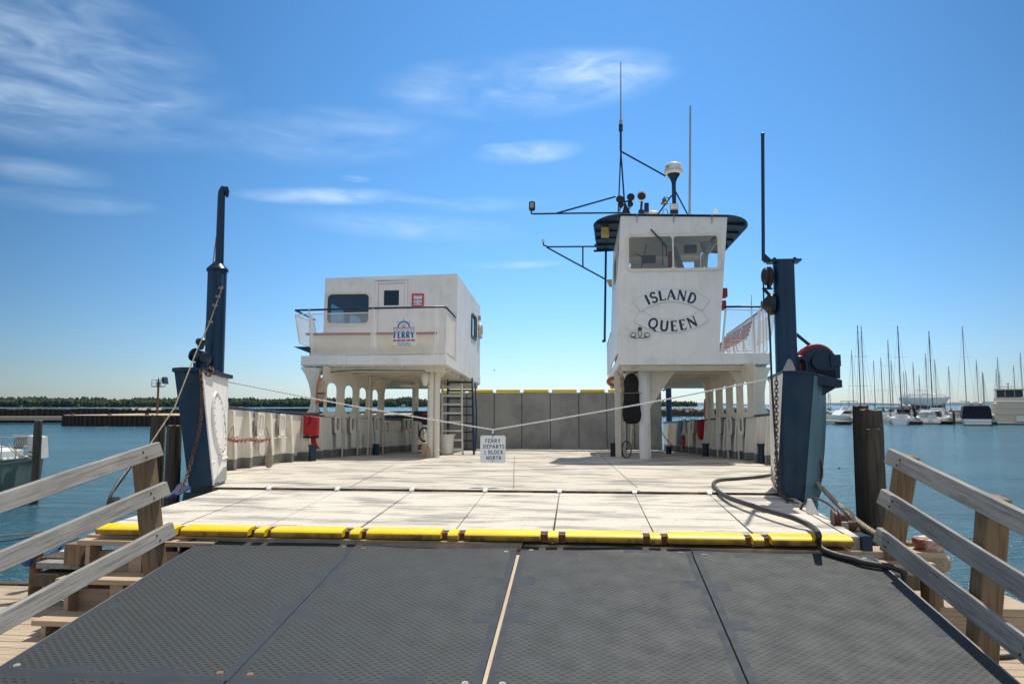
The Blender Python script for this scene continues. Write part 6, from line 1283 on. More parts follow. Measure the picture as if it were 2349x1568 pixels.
# wooded shore: many small trees, one mass
def forest(name, x0, x1, Yf, dens, hmin, hmax, rows, label, seed=3, mtr=FOREST, depth=40):
    rnd = random.Random(seed); b = MB(); n = int((x1 - x0) / dens)
    for r_ in range(rows):
        for i in range(n):
            x = x0 + (x1 - x0) * (i + rnd.random()) / n; Y = Yf(x) + r_ * depth / rows + rnd.uniform(-2, 2); h = rnd.uniform(hmin, hmax) * (.75 + .3 * r_ / rows) * (1 + .28 * noise.noise(Vector((x * .02, seed, 0)))); w_ = h * rnd.uniform(.26, .48); conif = rnd.random() < .25
            lv = 4; ring = []; k0 = len(b.v); s_ = 6
            for l in range(lv + 1):
                t = l / lv; rr = w_ * (1 - t * .93) if conif else w_ * math.sqrt(max(.02, 1 - (2 * t - .75) ** 2 / 1.6))
                for k in range(s_):
                    a = 2 * math.pi * k / s_ + l * .5; q = rr * rnd.uniform(.65, 1.25); b.v.append(Vector((x + math.cos(a) * q, Y + math.sin(a) * q, .3 + h * (t + rnd.uniform(-.05, .05)))))
            for l in range(lv):
                for k in range(s_): b.f.append([k0 + l * s_ + k, k0 + l * s_ + (k + 1) % s_, k0 + (l + 1) * s_ + (k + 1) % s_, k0 + (l + 1) * s_ + k]); b.mi.append(0)
            b.f.append([k0 + lv * s_ + k for k in range(s_)]); b.mi.append(0)
    o = b.build(name, mtr, recalc=False, smooth=False); return props(o, label, 'forest', kind='stuff')
YF = lambda x: 980 + (x + 700) * .35
forest('far_forest', -820, -20, YF, 3.2, 11, 15, 8, 'long wooded far shore across the lake at the left', 3)
forest('headland_forest', 225, 322, lambda x: 1250 + 0 * x, 3.2, 8, 12, 5, 'dark wooded headland beyond the stern at the right', 5)
b = MB()
xs = [-900 + i * 20 for i in range(46)]
for i, x in enumerate(xs):
    j = 3 * noise.noise(Vector((x * .05, 1, 1))); b.v += [Vector((x, YF(x) - 6 + j, -.5)), Vector((x, YF(x) - 2 + j, .9)), Vector((x, YF(x) + 60, 4)), Vector((x, YF(x) + 300, 3))]
for i in range(len(xs) - 1):
    for k in range(3): b.f.append([i * 4 + k, i * 4 + 4 + k, i * 4 + 5 + k, i * 4 + 1 + k]); b.mi.append(0)
props(b.build('far_shore', SHORE), kind='structure')
b = MB()
for i in range(20):
    x = 220 + i * 6; b.v += [Vector((x, 1242 + 2 * noise.noise(Vector((x, 0, 0)) * .1), -.5)), Vector((x, 1246, .8)), Vector((x, 1300, 1.5))]
for i in range(19):
    for k in range(2): b.f.append([i * 3 + k, i * 3 + 3 + k, i * 3 + 4 + k, i * 3 + 1 + k]); b.mi.append(0)
props(b.build('headland_shore', SHORE), kind='structure')
b = MB(); n_ = 60
for i in range(n_ + 1):
    x = 1100 + i * 170; h = 6 + 60 * max(0, noise.noise(Vector((i * .11, 3, 0))) + .45) * min(1, i / 8, (n_ - i) / 10)
    for k, (dy, z) in enumerate(((0, -1), (0, 2), (500, h), (1500, h * .7))): b.v.append(Vector((x, 9000 + dy, z)))
for i in range(n_):
    for k in range(3): b.f.append([i * 4 + k, i * 4 + 4 + k, i * 4 + 5 + k, i * 4 + 1 + k]); b.mi.append(0)
props(b.build('distant_hills', HILL), kind='structure')
# a few small houses on the shore
for (px, lab) in ((232 / 1.0, 'small pale house among the far trees at the left'), (905, 'small pale house low in the far trees behind the left platform posts')):
    r_ = ray(px, 926); x = r_.x * (YF(-500) + 20) / r_.y; c_ = Vector((x, YF(x) - 3, 1)); b = MB(); b.box(c_ + Vector((-4, 0, 0)), c_ + Vector((4, 5, 2.6))); 
    t = thing('shore_house', lab, 'house', WORLD, c_); part(b, 'wall', CREAM, t); b = MB(); b.prism([(-4.5, 2.6), (4.5, 2.6), (0, 4.4)], lambda p, q_: c_ + Vector((p, -.3, q_)), (0, 5.6, 0)); part(b, 'roof', GREYP, t)
# left breakwater: far sheet pile wall with a ledge and the round-nosed cell in front
def corrug(b, pts, z0, z1, pitch=.9, amp=.22, mi=0):
    out = []
    for a, c in zip(pts, pts[1:]):
        a, c = Vector((*a, 0)), Vector((*c, 0)); L_ = (c - a).length; d = (c - a).normalized(); nn = Vector((d.y, -d.x, 0)); k = 0; s_ = 0
        while s_ < L_:
            out += [a + d * s_ + nn * amp * (0 if k % 2 else 1), a + d * min(L_, s_ + pitch * .35) + nn * amp * (0 if k % 2 else 1)]; s_ += pitch * .5; k += 1
    base = len(b.v); n = len(out)
    b.v += [Vector((p.x, p.y, z0)) for p in out] + [Vector((p.x, p.y, z1 + .05 * noise.noise(p))) for p in out]
    for i in range(n - 1): b.f.append([base + i, base + i + 1, base + n + i + 1, base + n + i]); b.mi.append(mi)
def wp2(x, y, z=0): p = wz(x, y, z); return (p.x, p.y)
br_ = thing('breakwater', 'long dark sheet pile breakwater with a tan topped round end at the left', 'breakwater', WORLD, (-60, 110, 0))
b = MB(); P0 = (-150, 118); corrug(b, [(-150, 116), (-46, 122)], -2, 2.25); corrug(b, [(-46, 122), (-40, 150), (-150, 150)], -2, 2.25); part(b, 'rear_wall', SHEET, br_)
b = MB(); b.poly([(-150, 116, 2.1), (-46, 122, 2.1), (-40, 150, 2.1), (-150, 150, 2.1)]); part(b, 'rear_fill', CONC, br_)
b = MB(); b.box((-150, 112, 1.0), (-66, 115, 1.15)); b.bar((-150, 111.6, .8), (-66, 111.6, .8), .2, .4); part(b, 'timber_walk', FLOATW, br_)
cell = [(-62, 108), (-64, 104), (-63, 101.5), (-59, 100), (-50, 99.6), (-40, 99.8), (-32, 101.5), (-20, 106), (-10, 112)]
b = MB(); corrug(b, cell, -2, 1.42, .7, .2); part(b, 'cell_wall', SHEET, br_)
b = MB(); b.plate(cell + [(-10, 124), (-62, 120)], [], lambda x, y: (x, y, 1.44), (0, 0, .10)); part(b, 'gravel_top', CONC, br_)
b = MB()
for (px, w_) in ((388, .35), (378, .2), (395, .25), (425, .3), (433, .2), (483, .35), (555, .35)): p = wz(px * 1.0 if px > 360 else px, 950, 1.5)
for i in range(9):
    x = -62 + i * 5.4; b.box((x, 100.2 + abs(i - 4) * .3, 1.5), (x + .4, 100.6 + abs(i - 4) * .3, 1.78)); part(b, 'mooring_stub', RUSTY, br_); b = MB()
b.bar((-30, 104, 1.75), (-12, 112, 1.9), .3, .3); b.bar((-44, 108, 1.8), (-28, 106, 1.9), .25, .25); part(b, 'loose_timber', PILE, br_); b = MB(); b.box((-52, 118, 2.1), (-45, 118.5, 2.45)); part(b, 'rusty_wale', RUSTY, br_)
b = MB()
for i in range(14): x = -50 + i * 2.3; b.ball((x, 106 + random.uniform(0, 8), 1.62), random.uniform(.2, .45), (1.3, 1, .6), 7, 5)
part(b, 'rubble', ROCK, br_)
px_ = wy(361, 938, 112); t = thing('beacon', 'thin beacon pole with a small caged platform on the left breakwater', 'beacon', WORLD, (px_.x, 112, 1.5))
tz = wy(361, 882, 112).z; b = MB(); b.tube([(px_.x, 112, 1.4), (px_.x, 112, tz - .2)], .16, 10); part(b, 'pole', RUSTY, t)
b = MB(); b.box((px_.x - .7, 111.3, tz - .35), (px_.x + .7, 112.7, tz - .22))
for sx_ in (-.7, 0, .7): b.tube([(px_.x + sx_, 111.3, tz - .3), (px_.x + sx_, 111.3, tz + .7)], .04, 5); b.tube([(px_.x + sx_, 112.7, tz - .3), (px_.x + sx_, 112.7, tz + .7)], .04, 5)
for zz in (.2, .7):
    b.bar((px_.x - .7, 111.3, tz + zz), (px_.x + .7, 111.3, tz + zz), .06, .06); b.bar((px_.x - .7, 112.7, tz + zz), (px_.x + .7, 112.7, tz + zz), .06, .06)
part(b, 'cage', RUSTY, t)
b = MB(); b.lathe([(0, 0), (.2, 0), (.2, .6), (.1, .8), (.07, 1.2), (0, 1.3)], (px_.x, 112, tz - .2), n=10); part(b, 'lantern', BLACK, t)
b = MB(); b.hexa([(px_.x + .9, 111.2, tz + .3), (px_.x + 1.3, 111.2, tz + .1), (px_.x + 1.3, 112.6, tz + .1), (px_.x + .9, 112.6, tz + .3), (px_.x + .8, 111.2, tz + 1.0), (px_.x + 1.1, 111.2, tz + 1.2), (px_.x + 1.1, 112.6, tz + 1.2), (px_.x + .8, 112.6, tz + 1.0)]); part(b, 'solar_panel', BLACK, t)
gl = ['gull farthest left on the breakwater top', 'white gull second from the left on the breakwater', 'white gull left of the close pair before the beacon', 'white gull right of the close pair before the beacon', 'white gull just left of the beacon pole', 'white gull nearest the beacon pole on its left', 'white gull at the foot of the beacon pole', 'white gull just right of the beacon pole']
for i, x in enumerate((306, 321, 328, 333, 350, 355, 362, 367)):
    p = wy(x, 935, 118); b = MB(); b.ball((p.x, 118, 2.25), .18, (1.6, 1, .9), 7, 5); b.ball((p.x + .28, 118, 2.42), .09, n=6, m=4)
    single(b, 'gull', PLAST, gl[i], 'gull', WORLD, 'gulls on the left breakwater')
# riprap breakwater seen under the right platform
rk = thing('riprap_breakwater', 'low rock breakwater with a dark timber face seen beneath the right platform', 'breakwater', WORLD, (45, 190, 0))
b = MB(); rnd = random.Random(4)
for i in range(260):
    x = 36 + rnd.random() * 32; b0 = len(b.v); b.ball((x, 191 + rnd.random() * 4, 1.0 + rnd.random() * .75), rnd.uniform(.35, .75), (1.2, 1, .8), 7, 5)
    for k in range(b0, len(b.v)): b.v[k] += Vector((noise.noise(b.v[k] * 1.9), 0, noise.noise(b.v[k] * 2.3))) * .3
part(b, 'rocks', ROCK, rk, smooth=False)
b = MB(); b.box((36, 190, -.5), (68, 190.6, .95))
for i in range(22): b.box((36 + i * 1.5, 189.7, .7), (36.4 + i * 1.5, 190, 1.6))
part(b, 'timber_face', PILE, rk)

# ------------------------------------------------------------------ boats
def hull(b, L, B, Fb, Fs, transom=.8, n=14, z0=0.0, mi=0, draft=.4, deckmi=None, full=.5):
    # bow at +x, stern at -x; Fb/Fs freeboard at bow/stern
    rows = []
    for i in range(n + 1):
        t = i / n; x = -L / 2 + L * t; hb = B / 2 * (transom + (1 - transom) * math.sin(min(1, t / .45) * math.pi / 2)) * (1 if t < full else math.cos((t - full) / (1 - full) * math.pi / 2) ** .75 if t < 1 else 0.0)
        hb = max(hb, .02); sh = z0 + Fs + (Fb - Fs) * t ** 1.6; rake = .08 * L * max(0, t - .8) / .2
        row = [(x + rake * 0, 0, z0 - draft), (x + rake * .2, hb * .72, z0 - draft * .3), (x + rake * .6, hb * .93, z0 + (sh - z0) * .45), (x + rake, hb, sh)]
        rows.append([(p[0], -p[1], p[2]) for p in row[::-1]] + row[1:])
    base = len(b.v)
    for r_ in rows: b.v += [Vector(p) for p in r_]
    m = len(rows[0])
    for i in range(n):
        for k in range(m - 1): b.f.append([base + i * m + k, base + i * m + k + 1, base + (i + 1) * m + k + 1, base + (i + 1) * m + k]); b.mi.append(mi)
        b.f.append([base + i * m, base + (i + 1) * m, base + (i + 1) * m + m - 1, base + i * m + m - 1]); b.mi.append(mi if deckmi is None else deckmi)
    b.f.append([base + k for k in range(m)]); b.mi.append(mi)
def bframe(x, Y, head, z=0): return Matrix.Translation((x, Y, z)) @ Matrix.Rotation(head, 4, 'Z')
def sailboat(px, Y, H_, L, head, hullm, canv, label, spread=1, lean=0, name='sailboat', bim=False):
    p = wy(px, 950, Y); fr = bframe(p.x, Y, head); t = thing(name, label, 'sailboat', fr, (0, 0, 0), 'sailboats moored in the marina'); B = L * .3; x0 = -L * .08
    b = MB(); hull(b, L, B, 1.25, .95, .65); part(b, 'hull', hullm, t)
    b = MB(); b.prism([(-L * .12, .95), (L * .22, 1.1), (L * .18, 1.42), (-L * .12, 1.55)], lambda x, z: (x, -B * .26, z), (0, B * .52, 0)); part(b, 'cabin', GEL, t)
    r_ = .085 if H_ > 13 else .07; b = MB(); b.tube([(x0 + L * .06, 0, 1.0), (x0 + L * .06 + lean, 0, H_)], [r_, r_ * .75], 8)
    ms_ = part(b, 'mast', ALUD if canv == 'd' else ALU, t); b = MB()
    for s_ in range(spread): zz = H_ * (.5 if spread == 1 else (.38 + .3 * s_)); b.tube([(x0 + L * .06, -B * .33, zz), (x0 + L * .06, B * .33, zz)], .03, 5)
    part(b, 'spreader', GEL, ms_)
    b = MB(); tp = (x0 + L * .06, 0, H_ * .98)
    for q_ in ((L * .48, 0, 1.3), (-L * .48, 0, 1.1), (x0 + L * .06, B * .45, 1.1), (x0 + L * .06, -B * .45, 1.1)): b.tube([tp, q_], .012, 4)
    part(b, 'rigging', ALU, ms_)
    cm_ = {'n': CANV, 'd': CANV, 'b': CANVB, 'g': CANVG, 'r': CANVR}[canv]
    b = MB(); b.tube([(x0 + L * .05, 0, 2.1), (-L * .2, 0, 2.05), (-L * .36, 0, 1.98)], [.2, .16, .08], 8); part(b, 'sail_cover', cm_, t)
    if bim:
        b = MB(); b.prism([(-L * .42, 2.3), (-L * .38, 2.55), (-L * .22, 2.62), (-L * .14, 2.35), (-L * .22, 2.52), (-L * .38, 2.45)], lambda x, z: (x, -B * .4, z), (0, B * .8, 0))
        for s_ in (-1, 1): b.tube([(-L * .4, s_ * B * .4, 2.4), (-L * .38, s_ * B * .4, 1.1)], .02, 4); b.tube([(-L * .2, s_ * B * .4, 2.4), (-L * .25, s_ * B * .4, 1.1)], .02, 4)
        part(b, 'bimini', cm_, t)
    b = MB()
    for s_ in (-1, 1):
        pr = [(L * k / 10, s_ * B * .45 * min(1, (5.4 - abs(k)) / 2.5), 1.75) for k in range(-5, 5)]; b.tube(pr, .015, 4)
        for q_ in pr[::3]: b.tube([q_, (q_[0], q_[1], 1.0)], .015, 4)
    part(b, 'guard_rail', PLAST, t); return t
# mast list measured in the photograph: top x, top y, base x (view zoomed by z8), distance, canvas
MST = [(525, 395, 565, 128, 'n', 'sailboat whose single mast stands farthest left, over the white flybridge motorboat'),
 (645, 135, 640, 120, 'd', 'sailboat with the left of the two tall close masts above the thick piling'),
 (655, 140, 682, 118, 'n', 'sailboat with the right of the two tall close masts above the thick piling'),
 (790, 500, 795, 132, 'g', 'sailboat with a short pale mast just right of the piling pair of masts'),
 (853, 470, 872, 124, 'g', 'sailboat with green cover and short mast right of the piling cluster'),
 (945, 285, 957, 126, 'n', 'sailboat with a medium mast left of the leaning tall mast'),
 (1017, 140, 1068, 112, 'd', 'sailboat with tall leaning mast and dark bimini, shown stern on'),
 (1017, 505, 980, 130, 'n', 'sailboat with a short mast crossing behind the tall leaning one'),
 (1105, 615, 1105, 150, 'n', 'small sailboat with the left of two short thin masts left of the big white yacht'),
 (1130, 610, 1130, 152, 'n', 'small sailboat with the right of two short thin masts left of the big white yacht'),
 (1205, 520, 1211, 134, 'r', 'sailboat with maroon cover below the stern of the big white yacht'),
 (1268, 650, 1268, 138, 'r', 'sailboat with the lowest mast in front of the big white yacht'),
 (1332, 430, 1347, 145, 'n', 'sailboat with medium mast rising behind the middle of the white yacht'),
 (1392, 195, 1393, 117, 'd', 'sailboat with dark tall mast in front of the white yacht'),
 (1445, 490, 1440, 132, 'n', 'sailboat with shorter mast right beside the dark tall one'),
 (1567, 560, 1582, 130, 'b', 'sailboat with bright blue cover just right of the white yacht bow'),
 (1725, 145, 1752, 122, 'n', 'sailboat with the tall thin mast left of the navy covered cruiser'),
 (1885, 495, 1881, 124, 'n', 'sailboat with a medium mast right behind the navy covered cruiser'),
 (1920, 620, 1935, 128, 'b', 'sailboat with blue cover and short mast right of the navy covered cruiser'),
 (1940, 635, 1945, 140, 'n', 'small sailboat whose mast nearly touches its neighbour by the navy cruiser'),
 (2070, 590, 2080, 140, 'n', 'sailboat with a short mast at the left behind the large cabin cruiser'),
 (2088, 465, 2103, 136, 'n', 'sailboat with the highest of three masts behind the large cabin cruiser'),
 (2115, 620, 2116, 142, 'n', 'sailboat with the right short mast behind the large cabin cruiser'),
 (2252, 555, 2268, 138, 'n', 'sailboat with a thin mast behind the stern of the large cabin cruiser'),
 (2337, 415, 2347, 130, 'r', 'sailboat with a mast at the far right edge of the marina'),
 (305, 830, 305, 165, 'n', 'tiny distant sailboat with the left of two short masts beside the navy pylon'),
 (320, 836, 322, 168, 'b', 'tiny distant sailboat with the right of two short masts beside the navy pylon')]
rnd = random.Random(11)
for i, (tx, ty, bx, Y, cv_, lab) in enumerate(MST):
    P_ = z8(bx, 950); T_ = z8(tx, ty); H_ = wy(T_[0], T_[1], Y).z; L = max(6.5, min(12, H_ * .72)); xt = wy(T_[0], T_[1], Y).x; xb = wy(P_[0], P_[1], Y).x
    hd = R(rnd.choice([58, 66, -115, 70, 62]) + rnd.uniform(-8, 8)); hm_ = GEL if i not in (3, 10, 19) else (HBLUE if i == 19 else CANVG if i == 3 else CANVR)
    o = sailboat(P_[0] , Y, H_, L, hd if i != 6 else R(58), hm_, cv_, lab, spread=2 if H_ > 14 else 1, bim=(i in (4, 6, 17)), name='sailboat')
# two far masts seen through the ferry railings
sailboat(1731, 150, 26, 10, R(80), GEL, 'n', 'sailboat whose mast rises behind the right balcony railing'); sailboat(1597 * 1.0, 150, 1.9, 6, R(80), GEL, 'n', 'small boat glimpsed behind the right platform pillars') if False else None

def motorboat(px, py, Y, L, B, head, label, style, cm_=CANV, hm_=None, name='motorboat'):
    p = wy(px, py, Y); head = head - math.atan2(p.x, Y) * .95; fr = bframe(p.x, Y, head); t = thing(name, label, 'motorboat', fr, (0, 0, 0), 'motorboats in the marina')
    hm_ = hm_ or GEL; s = L / 9
    b = MB(); hull(b, L, B, 1.55 * s, 1.0 * s, .92, full=.45); part(b, 'hull', hm_, t)
    b = MB(); b.tube([(-L * .5, -B * .46, .35), (-L * .5, B * .46, .35)], .06, 6); b.box((-L * .58, -B * .42, .22), (-L * .49, B * .42, .32)); part(b, 'swim_platform', PLAST, t)
    if style == 'fly':
        b = MB(); b.prism([(-L * .28, 1.0 * s), (L * .22, 1.3 * s), (L * .1, 2.2 * s), (-L * .26, 2.3 * s)], lambda x, z: (x, -B * .36, z), (0, B * .72, 0)); b.prism([(-L * .24, 2.3 * s), (L * .02, 2.25 * s), (-L * .03, 2.75 * s), (-L * .22, 2.7 * s)], lambda x, z: (x, -B * .3, z), (0, B * .6, 0)); cb = part(b, 'cabin', hm_, t, bevel=.04)
        b = MB(); b.prism([(-L * .2, 1.55 * s), (L * .155, 1.6 * s), (L * .11, 2.05 * s), (-L * .2, 2.1 * s)], lambda x, z: (x, -B * .365, z), (0, B * .73, 0)); b.prism([(-L * .29, 1.2 * s), (-L * .285, 1.2 * s), (-L * .265, 2.1 * s), (-L * .27, 2.1 * s)], lambda x, z: (x, -B * .25, z), (0, B * .5, 0)); part(b, 'window_band', TINT, cb)
        b = MB(); b.box((-L * .24, -B * .3, 3.75 * s), (-L * .0, B * .3, 3.83 * s))
        for x in (-.23, -.02):
            for y in (-.28, .28): b.tube([(L * x, B * y, 2.5 * s), (L * x, B * y, 3.78 * s)], .03, 5)
        part(b, 'canopy', cm_, t)
    elif style == 'cover':
        b = MB(); b.prism([(-B * .5, 1.0 * s), (-B * .44, 2.6 * s), (-B * .38, 2.85 * s), (B * .38, 2.85 * s), (B * .44, 2.6 * s), (B * .5, 1.0 * s)], lambda y, z: (-L * .47, y, z), (L * .6, 0, 0)); part(b, 'cockpit_cover', cm_, t, bevel=.1)
        b = MB(); b.box((L * .0, -B * .3, 2.9 * s), (L * .03, B * .3, 3.2 * s)); b.ball((L * .0, -B * .2, 3.1 * s), .3, n=8, m=6); b.ball((L * .0, B * .1, 3.15 * s), .3, n=8, m=6); b.bar((L * .0, B * .1, 3.4 * s), (L * .0, B * .5, 3.55 * s), .1, .1); part(b, 'radar_arch', PLAST, t)
        b = MB(); b.box((-L * .502, -B * .45, .55 * s), (-L * .498, B * .45, .62 * s)); b.tube([(-L * .505, -B * .46, 1.0 * s), (-L * .505, B * .46, 1.0 * s)], .04, 6); part(b, 'rub_strip', HBLUE, t)
    elif style == 'cruiser':
        b = MB(); b.prism([(-L * .42, 1.0 * s), (L * .25, 1.4 * s), (L * .12, 2.3 * s), (-L * .42, 2.35 * s)], lambda x, z: (x, -B * .44, z), (0, B * .88, 0)); b.prism([(-L * .40, 2.35 * s), (L * .05, 2.3 * s), (-L * .02, 3.0 * s), (-L * .38, 2.95 * s)], lambda x, z: (x, -B * .38, z), (0, B * .76, 0)); cb = part(b, 'cabin', hm_, t, bevel=.1)
        b = MB(); b.prism([(-L * .34, 3.0 * s), (-L * .02, 3.0 * s), (-L * .05, 3.75 * s), (-L * .33, 3.75 * s)], lambda x, z: (x, -B * .34, z), (0, B * .68, 0)); part(b, 'flybridge_glazing', TINT, cb)
        b = MB(); b.box((-L * .36, -B * .38, 3.75 * s), (-L * .02, B * .38, 3.87 * s)); b.box((-L * .2, -B * .2, 4.1 * s), (-L * .14, B * .2, 4.18 * s)); b.tube([(-L * .17, 0, 3.87 * s), (-L * .17, 0, 4.3 * s)], .1, 6); b.ball((-L * .17, 0, 4.45 * s), .2, n=8, m=5)
        for y in (-.36, -.12, .12, .36): b.tube([(-L * .35, B * y, 3.0 * s), (-L * .35, B * y, 3.76 * s)], .04, 5)
        part(b, 'hardtop', hm_, t)
        b = MB(); b.tube([(-L * .43, -B * .4, 1.9 * s), (-L * .43, B * .4, 1.9 * s)], .04, 5); b.box((-L * .54, -B * .42, .5), (-L * .5, -B * .1, 1.35)); b.tube([(-L * .44, -B * .42, 2.5 * s), (-L * .44, B * .42, 2.5 * s)], .05, 5); part(b, 'stern_rail', PLAST, t)
    elif style == 'runabout':
        b = MB(); b.prism([(-L * .1, 1.15 * s), (L * .2, 1.35 * s), (L * .08, 2.0 * s), (-L * .06, 2.0 * s)], lambda x, z: (x, -B * .38, z), (0, B * .76, 0)); cb = part(b, 'cabin', hm_, t, bevel=.03)
        b = MB(); b.prism([(-L * .08, 1.6 * s), (L * .125, 1.6 * s), (L * .085, 1.92 * s), (-L * .05, 1.92 * s)], lambda x, z: (x, -B * .385, z), (0, B * .77, 0)); part(b, 'window_band', TINT, cb)
        b = MB(); b.prism([(-L * .4, 2.2 * s), (-L * .34, 2.5 * s), (-L * .1, 2.5 * s), (-L * .06, 2.1 * s), (-L * .12, 2.4 * s), (-L * .34, 2.4 * s)], lambda x, z: (x, -B * .4, z), (0, B * .8, 0)); part(b, 'bimini', cm_, t)
        b = MB(); b.box((-L * .56, -.25, .6 * s), (-L * .5, .25, 1.5 * s)); part(b, 'outboard', GEL, t)
    return t
def z8x(x, y=1100): return z8(x, y)
def mb(x, *a, **k): q_ = z8(x, 1090); return motorboat(q_[0], q_[1], *a, **k)
mb(465, 122, 8.5, 3.0, R(-140), 'white flybridge motorboat with a dark canopy left of the thick pilings', 'fly', CANV)
mb(360, 135, 7, 2.6, R(170), 'small white motorboat left of the flybridge boat', 'runabout', GREYP)
mb(275, 145, 7.5, 2.6, R(185), 'cream small boat nearest the navy pylon', 'runabout', CANVR, GELC)
mb(1330, 114, 8.2, 3.0, R(95), 'white motorboat with open stern in the middle of the marina', 'runabout', HBLUE)
mb(1455, 117, 8.2, 3.0, R(80), 'white flybridge motorboat right of the middle boat', 'fly', GELC)
mb(1640, 120, 7.5, 2.8, R(100), 'white motorboat with dark top left of the navy covered cruiser', 'runabout', CANV)
mb(1700, 128, 8.0, 3.0, R(88), 'white boat half hidden behind the navy covered cruiser', 'fly', GELC)
mb(1835, 106, 9.0, 3.7, R(92), 'white cruiser with a large navy cockpit cover, seen from the stern', 'cover', CANV)
mb(2190, 113, 12.5, 4.9, R(92), 'largest cream cabin cruiser seen from the stern at the right', 'cruiser', CANV, GELC)
mb(2345, 111, 9, 3.6, R(90), 'white cruiser cut by the right edge of the picture', 'fly', CANVR)
mb(900, 128, 7, 2.6, R(100), 'small white boat with green bimini behind the piling cluster', 'runabout', CANVG)
mb(1110, 125, 8, 3.0, R(90), 'white motorboat with a square black cover under the white yacht stern', 'cover', BLACKF)
mb(1560, 128, 7, 2.6, R(95), 'small cream motorboat below the white yacht bow', 'runabout', CANVB, GELC)
mb(2000, 130, 7.5, 2.8, R(90), 'small boat between the navy cruiser and the large cruiser', 'runabout', CANVB)
mb(730, 130, 7.5, 2.8, R(90), 'white boat hidden behind the right piling cluster', 'fly', CANV)
# big white yacht shored up on land behind
q_ = z8(1325, 940); p = wy(q_[0], q_[1], 190); ty_ = thing('large_yacht', 'long white yacht standing high out of the water behind the marina', 'yacht', bframe(p.x, 190, R(2)))
Lw = wy(*z8(1580, 900), 190).x - wy(*z8(1072, 900), 190).x; zt_ = wy(*z8(1300, 885), 190).z; zb_ = wy(*z8(1300, 975), 190).z
def loft(b, st, mi=0):                                       # stations (x, half beam, keel z, sheer z)
    base = len(b.v); m = 7
    for x, hb_2, zk, zs in st:
        for y, z in ((-1, 1), (-.96, .6), (-.7, .2), (0, 0), (.7, .2), (.96, .6), (1, 1)): b.v.append(Vector((x, y * hb_2, zk + (zs - zk) * z)))
    for i in range(len(st) - 1):
        for k in range(m - 1): b.f.append([base + i * m + k, base + i * m + k + 1, base + (i + 1) * m + k + 1, base + (i + 1) * m + k]); b.mi.append(mi)
        b.f.append([base + i * m, base + (i + 1) * m, base + (i + 1) * m + m - 1, base + i * m + m - 1]); b.mi.append(mi)
    for i in (0, len(st) - 1): b.f.append([base + i * m + k for k in range(m)]); b.mi.append(mi)
b = MB(); loft(b, [(-Lw * .5, 1.6, zb_ + .9, zt_ - .1), (-Lw * .45, 2.0, zb_ + .3, zt_ - .1), (-Lw * .3, 2.4, zb_ - .2, zt_ - .15), (0, 2.6, zb_ - .5, zt_ - .2), (Lw * .2, 2.2, zb_ - .3, zt_ - .1), (Lw * .34, 1.3, zb_ + .1, zt_), (Lw * .43, .6, zb_ + 1.0, zt_ + .1), (Lw * .5, .04, zt_ - .2, zt_ + .2)]); part(b, 'hull', GEL, ty_)
b = MB(); loft(b, [(-Lw * .48, 1.5, zt_ - .1, zt_ + .2), (-Lw * .44, 1.9, zt_ - .1, zt_ + .9), (-Lw * .2, 2.3, zt_ - .15, zt_ + .7), (-Lw * .18, 2.2, zt_ - .15, zt_ + 1.1), (0, 2.2, zt_ - .2, zt_ + .8), (Lw * .02, 2.0, zt_ - .2, zt_ + .5), (Lw * .22, 1.6, zt_ - .1, zt_ + .9), (Lw * .38, .9, zt_, zt_ + .5), (Lw * .43, .3, zt_ + .1, zt_ + .3)]); part(b, 'deck_cover', WRAP, ty_)
b = MB(); b.tube([(-Lw * .22, 0, zt_ + 1.9), (Lw * .03, 0, zt_ + 1.7)], .12, 6); part(b, 'boom', PLAST, ty_)
b = MB()
for k in range(6): b.box((-Lw * .35 + k * Lw * .13, -1.2, -1), (-Lw * .35 + k * Lw * .13 + .5, 1.2, zb_ + .5))
part(b, 'cradle', RUSTY, ty_)
# floating docks
def fdock(x0, x1, Y, d, label):
    a_ = wy(*z8(x0, 1095), Y); c_ = wy(*z8(x1, 1095), Y); t = thing('floating_dock', label, 'dock', WORLD, ((a_.x + c_.x) / 2, Y, 0), 'floating docks of the marina')
    b = MB(); b.box((a_.x, Y, .45), (c_.x, Y + d, .58)); part(b, 'deck', FLOATW, t)
    b = MB(); n_ = max(2, int((c_.x - a_.x) / 4)); b.box((a_.x, Y - .04, .28), (c_.x, Y, .45))
    for k in range(n_): x = a_.x + (c_.x - a_.x) * (k + .5) / n_; b.box((x - .45, Y + .15, -.3), (x + .45, Y + 1.4, .44))
    part(b, 'float', BLACK, t); return t
fdock(240, 2400, 122, 2.2, 'main floating dock running across the whole marina')
fdock(398, 548, 107, 9, 'short floating dock finger left of the thick pilings'); fdock(1155, 1285, 108, 9, 'short floating dock finger left of the middle motorboats'); fdock(1515, 1605, 109, 9, 'narrow floating dock finger right of the middle motorboats'); fdock(1965, 2065, 106, 9, 'short floating dock finger between the navy cruiser and the large cruiser')
fdock(235, 420, 150, 2, 'far low dock near the navy pylon')
